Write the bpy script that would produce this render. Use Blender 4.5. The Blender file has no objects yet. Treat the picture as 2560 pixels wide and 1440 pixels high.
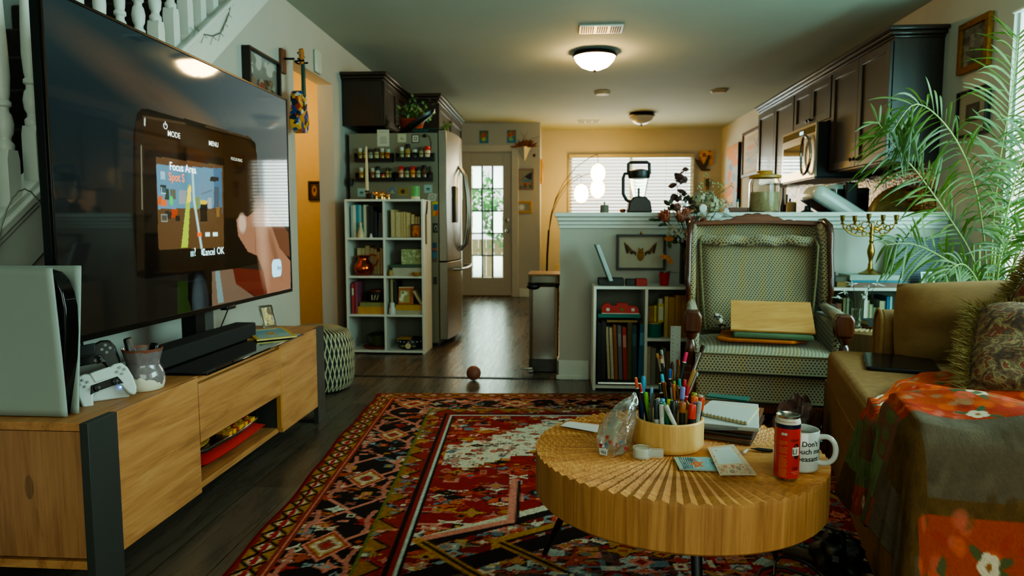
import bpy,bmesh,math,random
import numpy as np
from mathutils import Matrix,Vector
random.seed(7)
SC=bpy.context.scene
COL=SC.collection
PI=math.pi
F,CX,CY,CAMZ=1707.0,1280.0,720.0,0.98
PITCH=math.atan((CY-568)/F)
YAW=math.atan(120/(F/math.cos(PITCH)))
def W(px,py,x=None,y=None,z=None):
 """point of the world seen at a pixel of the photograph, on the plane x=, y= or z="""
 u,v=(px-CX)/F,(CY-py)/F
 cp,sp,cc,s=math.cos(PITCH),math.sin(PITCH),math.cos(YAW),math.sin(YAW)
 fy,fz=cp+v*sp,-sp+v*cp
 d=(u*cc-fy*s,u*s+fy*cc,fz)
 t=x/d[0] if x is not None else y/d[1] if y is not None else(z-CAMZ)/d[2]
 return Vector((d[0]*t,d[1]*t,d[2]*t+CAMZ))
def lin(h):
 if isinstance(h,(tuple,list)):return tuple(h[:3])
 h=h.lstrip('#');o=[]
 for i in(0,2,4):
  v=int(h[i:i+2],16)/255
  o.append(v/12.92 if v<=.04045 else((v+.055)/1.055)**2.4)
 return tuple(o)
class E:
 """tiny expression builder for shader math"""
 def __init__(s,nt,sock):s.nt,s.s=nt,sock
 def _m(s,op,o=None,o2=None):
  n=s.nt.nodes.new('ShaderNodeMath');n.operation=op
  for i,q in enumerate((s,o,o2)):
   if q is None:continue
   if isinstance(q,E):s.nt.links.new(q.s,n.inputs[i])
   else:n.inputs[i].default_value=q
  return E(s.nt,n.outputs[0])
 def __add__(s,o):return s._m('ADD',o)
 def __sub__(s,o):return s._m('SUBTRACT',o)
 def __mul__(s,o):return s._m('MULTIPLY',o)
 def __truediv__(s,o):return s._m('DIVIDE',o)
 def floor(s):return s._m('FLOOR')
 def frac(s):return s._m('FRACT')
 def abs(s):return s._m('ABSOLUTE')
 def sin(s):return s._m('SINE')
 def sqrt(s):return s._m('SQRT')
 def lt(s,o):return s._m('LESS_THAN',o)
 def gt(s,o):return s._m('GREATER_THAN',o)
 def mod(s,o):return s._m('MODULO',o)
 def mx(s,o):return s._m('MAXIMUM',o)
 def mn(s,o):return s._m('MINIMUM',o)
MATS={}
def new_mat(name):
 m=bpy.data.materials.new(name);m.use_nodes=True
 nt=m.node_tree;b=nt.nodes['Principled BSDF']
 return m,nt,b
def coords(nt,kind='Object'):
 tc=nt.nodes.new('ShaderNodeTexCoord')
 sx=nt.nodes.new('ShaderNodeSeparateXYZ');nt.links.new(tc.outputs[kind],sx.inputs[0])
 return tc.outputs[kind],[E(nt,sx.outputs[i]) for i in range(3)]
def mapping(nt,src,sc=(1,1,1),rot=(0,0,0),loc=(0,0,0)):
 m=nt.nodes.new('ShaderNodeMapping');nt.links.new(src,m.inputs[0])
 m.inputs['Scale'].default_value=sc;m.inputs['Rotation'].default_value=rot;m.inputs['Location'].default_value=loc
 return m.outputs[0]
def noise(nt,src,scale,detail=4,rough=.55,dist=0):
 n=nt.nodes.new('ShaderNodeTexNoise');nt.links.new(src,n.inputs['Vector'])
 n.inputs['Scale'].default_value=scale;n.inputs['Detail'].default_value=detail
 n.inputs['Roughness'].default_value=rough;n.inputs['Distortion'].default_value=dist
 return E(nt,n.outputs[0])
def ramp(nt,fac,stops,interp='LINEAR'):
 r=nt.nodes.new('ShaderNodeValToRGB');nt.links.new(fac.s,r.inputs[0])
 r.color_ramp.interpolation=interp;el=r.color_ramp.elements
 while len(el)<len(stops):el.new(.5)
 for e,(p,c_) in zip(el,stops):e.position=p;e.color=(*lin(c_),1)
 return r.outputs[0]
def mixc(nt,fac,a,b,mode='MIX'):
 n=nt.nodes.new('ShaderNodeMix');n.data_type='RGBA';n.blend_type=mode
 for i,q in((0,fac),(6,a),(7,b)):
  if isinstance(q,E):nt.links.new(q.s,n.inputs[i])
  elif isinstance(q,bpy.types.NodeSocket):nt.links.new(q,n.inputs[i])
  elif i==0:n.inputs[0].default_value=q
  else:n.inputs[i].default_value=(*lin(q),1)
 return n.outputs[2]
def bump(nt,b,h,strength=.3,dist=.01):
 n=nt.nodes.new('ShaderNodeBump');n.inputs['Strength'].default_value=strength
 n.inputs['Distance'].default_value=dist
 nt.links.new(h.s,n.inputs['Height']);nt.links.new(n.outputs[0],b.inputs['Normal'])
def mat(name,col,rough=.6,metal=0,spec=.5,var=.12,vs=18,bmp=0,coat=0,trans=0,ior=1.45,alpha=1,emit=0,ecol=None,sheen=0):
 if name in MATS:return MATS[name]
 m,nt,b=new_mat(name);c_=lin(col)
 b.inputs['Roughness'].default_value=rough;b.inputs['Metallic'].default_value=metal
 b.inputs['Specular IOR Level'].default_value=spec;b.inputs['Coat Weight'].default_value=coat
 b.inputs['Transmission Weight'].default_value=trans;b.inputs['IOR'].default_value=ior
 b.inputs['Alpha'].default_value=alpha;b.inputs['Sheen Weight'].default_value=sheen
 src,_=coords(nt)
 n=noise(nt,src,vs)
 d=tuple(max(0,v*(1-var)) for v in c_);l=tuple(min(1,v*(1+var)) for v in c_)
 col_s=ramp(nt,n,[(.3,d),(.7,l)])
 nt.links.new(col_s,b.inputs['Base Color'])
 if bmp:bump(nt,b,noise(nt,src,vs*6,3),bmp,.004)
 if emit:
  b.inputs['Emission Color'].default_value=(*lin(ecol or col),1);b.inputs['Emission Strength'].default_value=emit
 MATS[name]=m;return m
def mat_wood(name,c1,c2,c3=None,axis='x',scale=1.,rough=.45,knots=True,coat=0):
 if name in MATS:return MATS[name]
 m,nt,b=new_mat(name);src,_=coords(nt)
 s={'x':(1.2,9,9),'y':(9,1.2,9),'z':(9,9,1.2)}[axis]
 mp=mapping(nt,src,tuple(q*scale for q in s))
 n1=noise(nt,mp,1.3,5,.6,1.2)
 mp2=mapping(nt,src,tuple((q if q<2 else q*7)*scale for q in s))
 n2=noise(nt,mp2,2.2,4,.6,.3)
 f=n1*.65+n2*.35
 col_s=ramp(nt,f,[(.32,c1),(.5,c2),(.68,c3 or c2)])
 if knots:
  mp3=mapping(nt,src,tuple((1.6 if q<2 else 4.2)*scale for q in s))
  v=nt.nodes.new('ShaderNodeTexVoronoi');nt.links.new(mp3,v.inputs['Vector']);v.inputs['Scale'].default_value=1.1
  k=E(nt,v.outputs['Distance']).lt(.075)
  kn=noise(nt,mp2,3,3)
  col_s=mixc(nt,k*kn*1.1,col_s,tuple(q*.35 for q in lin(c1)))
 nt.links.new(col_s,b.inputs['Base Color']);b.inputs['Roughness'].default_value=rough;b.inputs['Coat Weight'].default_value=coat
 bump(nt,b,n2,.12,.002)
 MATS[name]=m;return m
def mat_attr(name,rough=.7,emit=0,coat=0,spec=.4,bmp=0,sheen=0):
 if name in MATS:return MATS[name]
 m,nt,b=new_mat(name)
 a=nt.nodes.new('ShaderNodeVertexColor');a.layer_name='Col'
 nt.links.new(a.outputs[0],b.inputs['Base Color']);b.inputs['Roughness'].default_value=rough
 b.inputs['Coat Weight'].default_value=coat;b.inputs['Specular IOR Level'].default_value=spec;b.inputs['Sheen Weight'].default_value=sheen
 if emit:
  nt.links.new(a.outputs[0],b.inputs['Emission Color']);b.inputs['Emission Strength'].default_value=emit
 if bmp:
  src,_=coords(nt);bump(nt,b,noise(nt,src,260,2),bmp,.004)
 MATS[name]=m;return m
class MB:
 def __init__(s):s.v,s.f=[],[]
 def add(s,vs,fs):
  o=len(s.v);s.v+=[Vector(q) for q in vs];s.f+=[[i+o for i in f] for f in fs];return s
 def box(s,x0,x1,y0,y1,z0,z1,M=None):
  vs=[Vector((x,y,z)) for z in(z0,z1) for y in(y0,y1) for x in(x0,x1)]
  if M is not None:vs=[M@q for q in vs]
  return s.add(vs,[(0,2,3,1),(4,5,7,6),(0,1,5,4),(2,6,7,3),(0,4,6,2),(1,3,7,5)])
 def cbox(s,c_,sx,sy,sz,M=None):
  return s.box(c_[0]-sx/2,c_[0]+sx/2,c_[1]-sy/2,c_[1]+sy/2,c_[2]-sz/2,c_[2]+sz/2,M)
 def prism(s,poly,ax,a,b):
  """polygon in the plane normal to axis ax, extruded from a to b"""
  def P(p,t):return{'x':(t,p[0],p[1]),'y':(p[0],t,p[1]),'z':(p[0],p[1],t)}[ax]
  n=len(poly)
  vs=[P(p,a) for p in poly]+[P(p,b) for p in poly]
  return s.add(vs,[tuple(range(n))[::-1],tuple(range(n,2*n))]+[(i,(i+1)%n,n+(i+1)%n,n+i) for i in range(n)])
 def lathe(s,prof,c_=(0,0,0),n=24,M=None,sx=1,sy=1,cap=True):
  o=[];fs=[];m=len(prof)
  for i in range(n):
   a=2*PI*i/n
   for r,z in prof:
    q=Vector((c_[0]+r*sx*math.cos(a),c_[1]+r*sy*math.sin(a),c_[2]+z));o.append(M@q if M is not None else q)
  for i in range(n):
   j=(i+1)%n
   for k in range(m-1):fs.append((i*m+k,j*m+k,j*m+k+1,i*m+k+1))
  if cap:
   if prof[0][0]>1e-5:fs.append(tuple(i*m for i in range(n))[::-1])
   if prof[-1][0]>1e-5:fs.append(tuple(i*m+m-1 for i in range(n)))
  return s.add(o,fs)
 def tube(s,pts,r,n=8,closed=False):
  pts=[Vector(p) for p in pts];m=len(pts);rs=r if isinstance(r,(list,tuple)) else[r]*m
  o=[];up=None
  for i,p in enumerate(pts):
   a=pts[(i-1)%m] if(i or closed) else p;b=pts[(i+1)%m] if(i<m-1 or closed) else p
   d=(b-a).normalized()
   if up is None:
    up=Vector((0,0,1)) if abs(d.z)<.9 else Vector((1,0,0))
   x=d.cross(up)
   if x.length<1e-4:x=d.orthogonal()
   x.normalize();y=x.cross(d).normalized();up=y
   for k in range(n):
    t=2*PI*k/n;o.append(p+x*(rs[i]*math.cos(t))+y*(rs[i]*math.sin(t)))
  fs=[]
  for i in range(m if closed else m-1):
   j=(i+1)%m
   for k in range(n):fs.append((i*n+k,i*n+(k+1)%n,j*n+(k+1)%n,j*n+k))
  if not closed:fs+=[tuple(range(n)),tuple(range((m-1)*n,m*n))[::-1]]
  return s.add(o,fs)
 def bar(s,p0,p1,r,n=8):return s.tube([p0,p1],r,n)
 def ball(s,c_,rx,ry=None,rz=None,n=16,m=10,M=None):
  ry=ry or rx;rz=rz or rx
  prof=[(math.sin(PI*i/m),-math.cos(PI*i/m)) for i in range(m+1)]
  o=[];fs=[]
  for i in range(n):
   a=2*PI*i/n
   for r,z in prof:
    q=Vector((c_[0]+rx*r*math.cos(a),c_[1]+ry*r*math.sin(a),c_[2]+rz*z));o.append(M@q if M is not None else q)
  k_=m+1
  for i in range(n):
   j=(i+1)%n
   for k in range(m):fs.append((i*k_+k,j*k_+k,j*k_+k+1,i*k_+k+1))
  return s.add(o,fs)
 def grid(s,nu,nv,fn,closed_u=False):
  o=[fn(i/(nu if closed_u else nu-1),j/(nv-1)) for i in range(nu) for j in range(nv)]
  fs=[(i*nv+j,((i+1)%nu)*nv+j,((i+1)%nu)*nv+j+1,i*nv+j+1) for i in range(nu if closed_u else nu-1) for j in range(nv-1)]
  return s.add(o,fs)
 def leaf(s,p0,p1,w,up=(0,0,1),sag=0,n=5):
  p0,p1,up=Vector(p0),Vector(p1),Vector(up);d=p1-p0;x=d.cross(up)
  if x.length<1e-5:x=d.orthogonal()
  x.normalize();nn=x.cross(d).normalized();o=[];fs=[]
  for i in range(n+1):
   t=i/n;c_=p0+d*t+Vector((0,0,-sag*t*t));ww=w*(math.sin(PI*min(1,t*.93+.05))**.8)
   o+=[c_-x*ww/2,c_+nn*ww*.12,c_+x*ww/2]
  for i in range(n):
   a=i*3;fs+=[(a,a+1,a+4,a+3),(a+1,a+2,a+5,a+4)]
  return s.add(o,fs)
 def xf(s,M):
  s.v=[M@q for q in s.v];return s
 def build(s,name,m,parent=None,smooth=False,bev=0,sub=0,world=False,label=None,solid=0,seg=2):
  me=bpy.data.meshes.new(name)
  vs=s.v
  if world and parent is not None:
   iv=ROOT[parent.name].inverted();vs=[iv@q for q in vs]
  me.from_pydata([tuple(q) for q in vs],[],s.f);me.materials.append(m)
  bm=bmesh.new();bm.from_mesh(me);bmesh.ops.recalc_face_normals(bm,faces=bm.faces);bm.to_mesh(me);bm.free()
  o=bpy.data.objects.new(name,me);COL.objects.link(o)
  finish(o,smooth,bev,sub,solid,seg)
  if parent is not None:o.parent=parent;ROOT[o.name]=ROOT[parent.name]
  else:ROOT[o.name]=Matrix()
  if label:o['label']=label
  return o
 def solo(s,name,m,label,cat,group=None,**k):
  """a thing that is one mesh; its origin goes to the middle of its base"""
  xs=[q.x for q in s.v];ys=[q.y for q in s.v];zs=[q.z for q in s.v]
  b=Vector(((min(xs)+max(xs))/2,(min(ys)+max(ys))/2,min(zs)))
  s.v=[q-b for q in s.v];o=s.build(name,m,None,**k);o.location=b
  ROOT[o.name]=Matrix.Translation(b)
  return tag(o,label,cat,group)
ROOT={}
def finish(o,smooth=False,bev=0,sub=0,solid=0,seg=2):
 if solid:md=o.modifiers.new('s','SOLIDIFY');md.thickness=solid;md.offset=0
 if bev:md=o.modifiers.new('b','BEVEL');md.width=bev;md.segments=seg;md.limit_method='ANGLE';md.angle_limit=.6
 if sub:md=o.modifiers.new('d','SUBSURF');md.levels=sub;md.render_levels=sub
 if smooth or sub or bev:
  for p in o.data.polygons:p.use_smooth=True
  if not sub:
   try:o.data.set_sharp_from_angle(angle=.75)
   except Exception:pass
def tag(o,label,cat,group=None):
 o['label']=label;o['category']=cat
 if group:o['group']=group
 return o
def thing(name,label,cat,loc=(0,0,0),rot=0,group=None,M=None):
 o=bpy.data.objects.new(name,None);COL.objects.link(o);o.empty_display_size=.05
 if M is None:M=Matrix.Translation(Vector(loc))@Matrix.Rotation(rot,4,'Z')
 o.matrix_world=M;ROOT[o.name]=M.copy()
 return tag(o,label,cat,group)
def struct(mb,name,m,**k):
 o=mb.build(name,m,None,**k);o['kind']='structure';return o
def dup(root,M,label=None,group=None):
 r=root.copy();COL.objects.link(r);r.matrix_world=M;ROOT[r.name]=M.copy()
 if label:r['label']=label
 if group:r['group']=group
 for ch in list(root.children):
  c_=ch.copy();COL.objects.link(c_);c_.parent=r
  for g in ch.children:
   d=g.copy();COL.objects.link(d);d.parent=c_
 return r
def smooth(pts,n=24):
 """Catmull-Rom resampling of a path"""
 pts=[Vector(p) for p in pts];o=[];m=len(pts)-1
 for k in range(n+1):
  t=k/n*m;i=min(int(t),m-1);f=t-i;p0,p1,p2,p3=pts[max(0,i-1)],pts[i],pts[i+1],pts[min(m,i+2)]
  o.append(.5*((2*p1)+(p2-p0)*f+(2*p0-5*p1+4*p2-p3)*f*f+(3*p1-p0-3*p2+p3)*f**3))
 return o
def rod(p0,p1):
 """matrix whose z axis runs from p0 to p1, origin p0"""
 p0,p1=Vector(p0),Vector(p1);z=(p1-p0).normalized()
 return Matrix.Translation(p0)@z.to_track_quat('Z','Y').to_matrix().to_4x4()
def text_mesh(body,size,M,fn=None,bold=.0,ext=0,align='CENTER',spacing=1.,sx=1.):
 cu=bpy.data.curves.new('t','FONT');cu.body=body;cu.size=size;cu.align_x=align;cu.offset=bold*size;cu.extrude=ext
 cu.space_character=spacing;cu.resolution_u=3
 o=bpy.data.objects.new('t',cu);COL.objects.link(o)
 dg=bpy.context.evaluated_depsgraph_get();me=bpy.data.meshes.new_from_object(o.evaluated_get(dg))
 mb=MB();mb.add([(v.co.x*sx,v.co.y,v.co.z) for v in me.vertices],[tuple(p.vertices) for p in me.polygons])
 mb.v=[M@(fn(q) if fn else q) for q in mb.v]
 bpy.data.objects.remove(o);bpy.data.curves.remove(cu);bpy.data.meshes.remove(me)
 return mb
class Canvas:
 """a flat picture painted in numpy, turned into per-vertex colours. u right, v up, both 0..1"""
 def __init__(s,w,h,bg):
  s.w,s.h=w,h;s.a=np.empty((h,w,3));s.a[:]=lin(bg)
  s.U,s.V=np.meshgrid((np.arange(w))/(w-1),(np.arange(h))/(h-1))
  s.asp=w/h;s.rng=np.random.RandomState(3)
 def put(s,mask,col,al=1.):
  m=(np.clip(mask,0,1)*al)[...,None];s.a=s.a*(1-m)+np.array(lin(col))*m;return s
 def poly(s,pts,col,al=1.):
  ins=np.zeros((s.h,s.w),bool);n=len(pts)
  for i in range(n):
   x0,y0=pts[i];x1,y1=pts[(i+1)%n]
   if y0==y1:continue
   c_=((s.V>=min(y0,y1))&(s.V<max(y0,y1))&(s.U<x0+(s.V-y0)*(x1-x0)/(y1-y0)));ins^=c_
  return s.put(ins.astype(float),col,al)
 def rect(s,u0,v0,u1,v1,col,al=1.):
  return s.put(((s.U>=u0)&(s.U<=u1)&(s.V>=v0)&(s.V<=v1)).astype(float),col,al)
 def ell(s,u,v,ru,rv,col,al=1.,rot=0,soft=.15):
  du,dv=(s.U-u),(s.V-v)
  if rot:c_,q=math.cos(rot),math.sin(rot);du,dv=du*c_+dv*q/s.asp,(-du*q*s.asp+dv*c_)
  d=np.sqrt((du/ru)**2+(dv/rv)**2);return s.put(np.clip((1-d)/soft+.5,0,1),col,al)
 def line(s,pts,wd,col,al=1.):
  m=np.zeros((s.h,s.w))
  for(x0,y0),(x1,y1) in zip(pts[:-1],pts[1:]):
   ax,ay,bx,by=x0*s.asp,y0,x1*s.asp,y1;L=(bx-ax)**2+(by-ay)**2+1e-12
   t=np.clip(((s.U*s.asp-ax)*(bx-ax)+(s.V-ay)*(by-ay))/L,0,1)
   d=np.hypot(s.U*s.asp-ax-t*(bx-ax),s.V-ay-t*(by-ay));m=np.maximum(m,np.clip((wd/2-d)*s.h+.5,0,1))
  return s.put(m,col,al)
 def grad(s,c0,c1,vert=True):
  t=(s.V if vert else s.U)[...,None];s.a=np.array(lin(c0))*(1-t)+np.array(lin(c1))*t;return s
 def speck(s,n,cols,r=(.01,.03),box=(0,0,1,1)):
  for i in range(n):
   u=box[0]+s.rng.rand()*(box[2]-box[0]);v=box[1]+s.rng.rand()*(box[3]-box[1]);rr=r[0]+s.rng.rand()*(r[1]-r[0])
   s.ell(u,v,rr/s.asp*(.6+s.rng.rand()),rr,cols[s.rng.randint(len(cols))],1,s.rng.rand()*3)
  return s
 def grain(s,amt):
  s.a*=(1+(s.rng.rand(s.h,s.w,1)-.5)*amt);return s
 def mesh(s,name,fn,m,parent=None,smooth=True,world=False,solid=0,sub=0):
  """fn maps arrays U, V -> array (n, 3)"""
  P=fn(s.U.ravel(),s.V.ravel())
  if world and parent is not None:
   iv=np.array(ROOT[parent.name].inverted());P=P@iv[:3,:3].T+iv[:3,3]
  me=bpy.data.meshes.new(name);n=s.w*s.h
  me.vertices.add(n);me.vertices.foreach_set('co',P.astype(np.float32).ravel())
  idx=np.arange(n).reshape(s.h,s.w)
  q=np.stack([idx[:-1,:-1],idx[:-1,1:],idx[1:,1:],idx[1:,:-1]],-1).reshape(-1,4);k=len(q)
  me.loops.add(k*4);me.loops.foreach_set('vertex_index',q.astype(np.int32).ravel())
  me.polygons.add(k);me.polygons.foreach_set('loop_start',np.arange(0,k*4,4,dtype=np.int32))
  me.polygons.foreach_set('loop_total',np.full(k,4,np.int32));me.update();me.validate()
  at=me.color_attributes.new('Col','FLOAT_COLOR','POINT')
  at.data.foreach_set('color',np.concatenate([np.clip(s.a,0,4).reshape(-1,3),np.ones((n,1))],1).astype(np.float32).ravel())
  me.materials.append(m)
  if smooth:me.polygons.foreach_set('use_smooth',np.ones(k,bool))
  o=bpy.data.objects.new(name,me);COL.objects.link(o)
  if parent is not None:o.parent=parent;ROOT[o.name]=ROOT[parent.name]
  else:ROOT[o.name]=Matrix()
  if solid:md=o.modifiers.new('s','SOLIDIFY');md.thickness=solid;md.offset=0
  return o
 def flat(s,name,p00,p10,p01,m,parent=None,**k):
  """picture on the parallelogram p00 (u0 v0), p10 (u1 v0), p01 (u0 v1)"""
  a,b,c_=(np.array(q) for q in(p00,p10,p01))
  return s.mesh(name,lambda U,V:a+U[:,None]*(b-a)+V[:,None]*(c_-a),m,parent,**k)
ORD=['first','second','third','fourth','fifth','sixth','seventh','eighth','ninth','tenth','eleventh','twelfth']
P_ATTR=lambda:mat_attr('painted_print',.55)
WALL=mat('wall_paint','#b2ada2',.75,var=.03,vs=3)
CEIL=mat('ceiling_paint','#a9aea0',.85,var=.03,vs=2)
TRIM=mat('white_trim_paint','#cfd2ca',.4,var=.03)
WHITE=mat('white_laminate','#cfcdc2',.45,var=.03)
BLACK=mat('black_plastic','#0e0e0f',.35)
STEEL=mat('steel','#8e8a83',.3,1,var=.06)
CHROME=mat('chrome','#c9c6bf',.12,1,var=.03)
BRASS=mat('brass','#a58243',.28,1,var=.15,vs=40)
PAPER=mat('paper','#cfc8b4',.8,var=.05)
XL,XR,YB,YD,ZC=-1.75,2.36,10.36,9.58,2.42
def floor_mat():
 m,nt,b=new_mat('dark_plank_floor');src,(x,y,z)=coords(nt)
 mp=mapping(nt,src,(1,1,1),(0,0,PI/2))
 br=nt.nodes.new('ShaderNodeTexBrick');nt.links.new(mp,br.inputs[0])
 br.inputs['Scale'].default_value=1;br.inputs['Brick Width'].default_value=1.22;br.inputs['Row Height'].default_value=.165
 br.inputs['Mortar Size'].default_value=.0014;br.inputs['Color1'].default_value=(0,0,0,1);br.inputs['Color2'].default_value=(1,1,1,1)
 br.inputs['Mortar'].default_value=(.2,.2,.2,1);br.offset=.37;br.inputs['Bias'].default_value=0
 g=noise(nt,mapping(nt,src,(22,1.4,1)),1.6,6,.65,.6)
 pl=E(nt,br.outputs['Color'])
 f=g*.62+pl*.3
 col=ramp(nt,f,[(.2,'#2c2722'),(.45,'#4a4138'),(.75,'#685c50')])
 col=mixc(nt,E(nt,br.outputs['Fac']),col,'#15120f')
 nt.links.new(col,b.inputs['Base Color'])
 r=g*.16+.2;nt.links.new(r.s,b.inputs['Roughness'])
 bump(nt,b,g,.03,.002);return m
FLOOR=floor_mat()
struct(MB().box(-3.4,XR+.12,-1.6,YB+.12,-.06,0),'floor',FLOOR)
struct(MB().box(XL-.12,XR+.12,-1.6,YB+.12,ZC,ZC+.08),'ceiling',CEIL)
wl=MB()
wl.prism([(1.0,0),(4.47,0),(4.47,ZC),(4.21,ZC)],'x',XL-.12,XL)
wl.box(XL-.12,XL,4.47,5.25,2.07,ZC)
wl.box(XL-.12,XL,5.25,YD,0,ZC)
struct(wl,'wall_left',WALL)
hall=MB().box(-3.3,XL-.12,6.0,6.1,0,ZC).box(-3.4,-3.3,4.2,6.1,0,ZC).box(-3.4,XL-.12,4.2,6.1,ZC,ZC+.06).box(-3.3,XL-.12,4.2,4.3,0,ZC)
struct(hall,'wall_hall',mat('hall_paint','#bfae86',.8,var=.03))
DX0,DX1,DZ=-1.44,-.68,2.02
wd=MB().box(XL-.12,DX0,YD,YD+.12,0,ZC).box(DX1,-.28,YD,YB+.12,0,ZC).box(DX0,DX1,YD,YD+.12,DZ,ZC)
struct(wd,'wall_door_side',WALL)
WX0,WX1,WZ0,WZ1=.124,1.965,.95,2.05
wb=MB().box(-.28,WX0,YB,YB+.12,0,ZC).box(WX1,XR+.12,YB,YB+.12,0,ZC).box(WX0,WX1,YB,YB+.12,0,WZ0).box(WX0,WX1,YB,YB+.12,WZ1,ZC)
struct(wb,'wall_back',WALL)
RY0,RY1,RZ0,RZ1=.15,3.85,.55,2.1
TW=.03
wr=MB().box(XR,XR+TW,-1.6,RY0,0,ZC).box(XR,XR+TW,RY1,YB,0,ZC).box(XR,XR+TW,RY0,RY1,0,RZ0).box(XR,XR+TW,RY0,RY1,RZ1,ZC)
struct(wr,'wall_right',WALL)
hw=MB().box(.0,XR,4.37,4.49,0,1.0)
struct(hw,'wall_half',WALL)
cap=MB().box(-.035,XR,4.315,4.56,1.045,1.072).box(-.02,XR,4.335,4.53,1.02,1.045).box(-.012,XR,4.352,4.51,.995,1.02).box(-.008,XR,4.36,4.5,.972,.995)
struct(cap,'trim_1',TRIM,bev=.004)
bb=MB().box(-.014,.19,4.352,4.37,0,.125).box(-.014,0,4.352,4.5,0,.125).box(-.018,.19,4.346,4.37,0,.03)
struct(bb,'baseboard_half_wall',TRIM,bev=.004)
bb=MB().box(DX1+.11,-.28,YD-.016,YD,0,.12).box(-.28,-.264,YD-.016,YB,0,.12).box(-.264,XR,YB-.016,YB,0,.12)
struct(bb,'baseboard_back',TRIM,bev=.004)
struct(MB().box(-1.75,-.0,4.345,4.375,0,.004),'trim_2',mat('dark_threshold','#1b1713',.5))
sl=.752
def band(y):return.997+sl*(y-2.032)
bd=MB().prism([(.7,band(.7)-.222),(3.92+.22/sl,ZC),(3.92,ZC),(.7,band(.7))],'x',XL-.01,XL+.012)
struct(bd,'trim_3',TRIM)
bd=MB().prism([(.7,band(.7)-.03),(3.92,ZC-.03),(3.92,ZC),(.7,band(.7))],'x',XL-.1,XL+.03)
bd.prism([(.7,band(.7)-.055),(3.92,ZC-.055),(3.92,ZC-.03),(.7,band(.7)-.03)],'x',XL-.1,XL+.02)
struct(bd,'trim_4',TRIM,bev=.004)
STW=mat('stair_wall','#8d948c',.8,var=.04)
sw=MB().box(-2.85,-2.75,-.5,4.2,0,4.4).box(-2.75,XL-.12,4.1,4.2,ZC,4.4).box(-2.75,XL-.12,-.6,-.5,0,4.4).box(-2.85,XL,-.6,4.2,4.4,4.46).box(XL-.12,XL,-.6,4.2,ZC+.08,4.4)
struct(sw,'wall_stairwell',STW)
CARPET=mat('dark_stair_carpet','#241a14',.95,var=.3,vs=60,bmp=.3)
st=thing('staircase','dark brown carpeted stairs climbing behind the white balusters','stairs',(-2.3,1.0,0))
for i in range(13):
 y0=.82+i*.252;z1=.19*(i+1)
 MB().box(-2.75,XL-.1,y0,y0+.30,z1-.19,z1).build('step',CARPET,st,world=True,bev=.015)
rl=thing('stair_railing','white turned wooden balusters standing on the stair curb','railing',(-1.79,1.2,band(1.2)))
def baluster(y):
 z=band(y);p=[(.021,.36),(.025,.37),(.025,.385),(.017,.395),(.017,.405),(.024,.42),(.027,.45),(.022,.478),(.016,.488),(.016,.5),(.023,.506),(.023,.518),(.017,.525),(.02,.54),(.024,.6),(.022,.7),(.018,.8),(.015,.9),(.014,1.0)]
 p=[(r,zz-.2) for r,zz in p]
 mb=MB().lathe(p,(-1.79,y,z),16)
 s_=.0255
 mb.prism([(y-s_,z-s_*sl),(y+s_,z+s_*sl),(y+s_,z+.135),(y+.019,z+.165),(y-.019,z+.165),(y-s_,z+.135)],'x',-1.79-s_,-1.79+s_)
 return mb
for i in range(17):
 y=1.62+i*.125
 if band(y)<ZC-.02:baluster(y).build('baluster',TRIM,rl,world=True,smooth=True)
MB().prism([(1.3,band(1.3)+.8),(3.9,band(3.9)+.8),(3.9,band(3.9)+.86),(1.3,band(1.3)+.86)],'x',-1.82,-1.76).build('handrail',mat_wood('dark_walnut','#1d0f08','#331b0e',axis='y',knots=False),rl,world=True)
nw=MB().box(-2.70,-2.62,2.56,2.64,1.4,1.98).box(-2.72,-2.60,2.54,2.66,1.98,2.0).lathe([(.05,0),(.035,.03),(.045,.1),(.032,.4),(.04,.5)],(-2.66,2.6,2.0),14)
nw.solo('newel_post',mat_wood('dark_walnut_post','#1d0f08','#3a1f10',axis='z',knots=False),'dark brown turned newel post behind the white balusters','post',smooth=True)
def wire(name,pts,r,m,label,cat,group=None):
 return MB().tube(pts,r,6).solo(name,m,label,cat,group)
sc_=[]
for i in range(40):
 t=i/39;y=1.75+.5*t
 sc_.append((XL+.035,y,band(y)-.08+.15*abs(math.sin(t*7.5))**.7*(1 if i%2 else.97)))
wire('string_light_cord',sc_,.0025,mat('grey_cord','#8a8c80',.6),'thin pale string light cord looped over the lower stair curb','cord')
tw=MB();pp=[W(490,70,x=XL+.02),W(510,86,x=XL+.02),W(533,90,x=XL+.02),W(552,82,x=XL+.02),W(563,58,x=XL+.02),W(572,35,x=XL+.02),W(578,5,x=XL+.02)]
tw.tube(pp,.003,5)
for p in pp:
 for q in(-1,1):tw.bar(p,p+Vector((0,q*.03,-.03+.02*q)),.0015,4)
tw.solo('twig_garland',mat('grey_twig','#6d6a60',.8),'bare grey twig garland hung on the upper white stair band','garland')
dr=struct(MB().box(DX0,DX0+.2,YD+.03,YD+.07,.01,DZ).box(DX1-.12,DX1,YD+.03,YD+.07,.01,DZ).box(DX0+.2,DX1-.12,YD+.03,YD+.07,.01,.27).box(DX0+.2,DX1-.12,YD+.03,YD+.07,1.83,DZ),'door_1',mat('door_paint','#b3aa9a',.5,var=.03),bev=.003)
GX0,GX1,GZ0,GZ1=DX0+.2,DX1-.12,.27,1.83
GLASS=mat('window_glass','#ffffff',.02,spec=.5,alpha=.12,var=0)
mun=MB()
for i in(1,2):xx=GX0+(GX1-GX0)*i/3;mun.box(xx-.011,xx+.011,YD+.03,YD+.065,GZ0,GZ1)
for i in range(1,5):zz=GZ0+(GZ1-GZ0)*i/5;mun.box(GX0,GX1,YD+.031,YD+.064,zz-.009,zz+.009)
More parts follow.
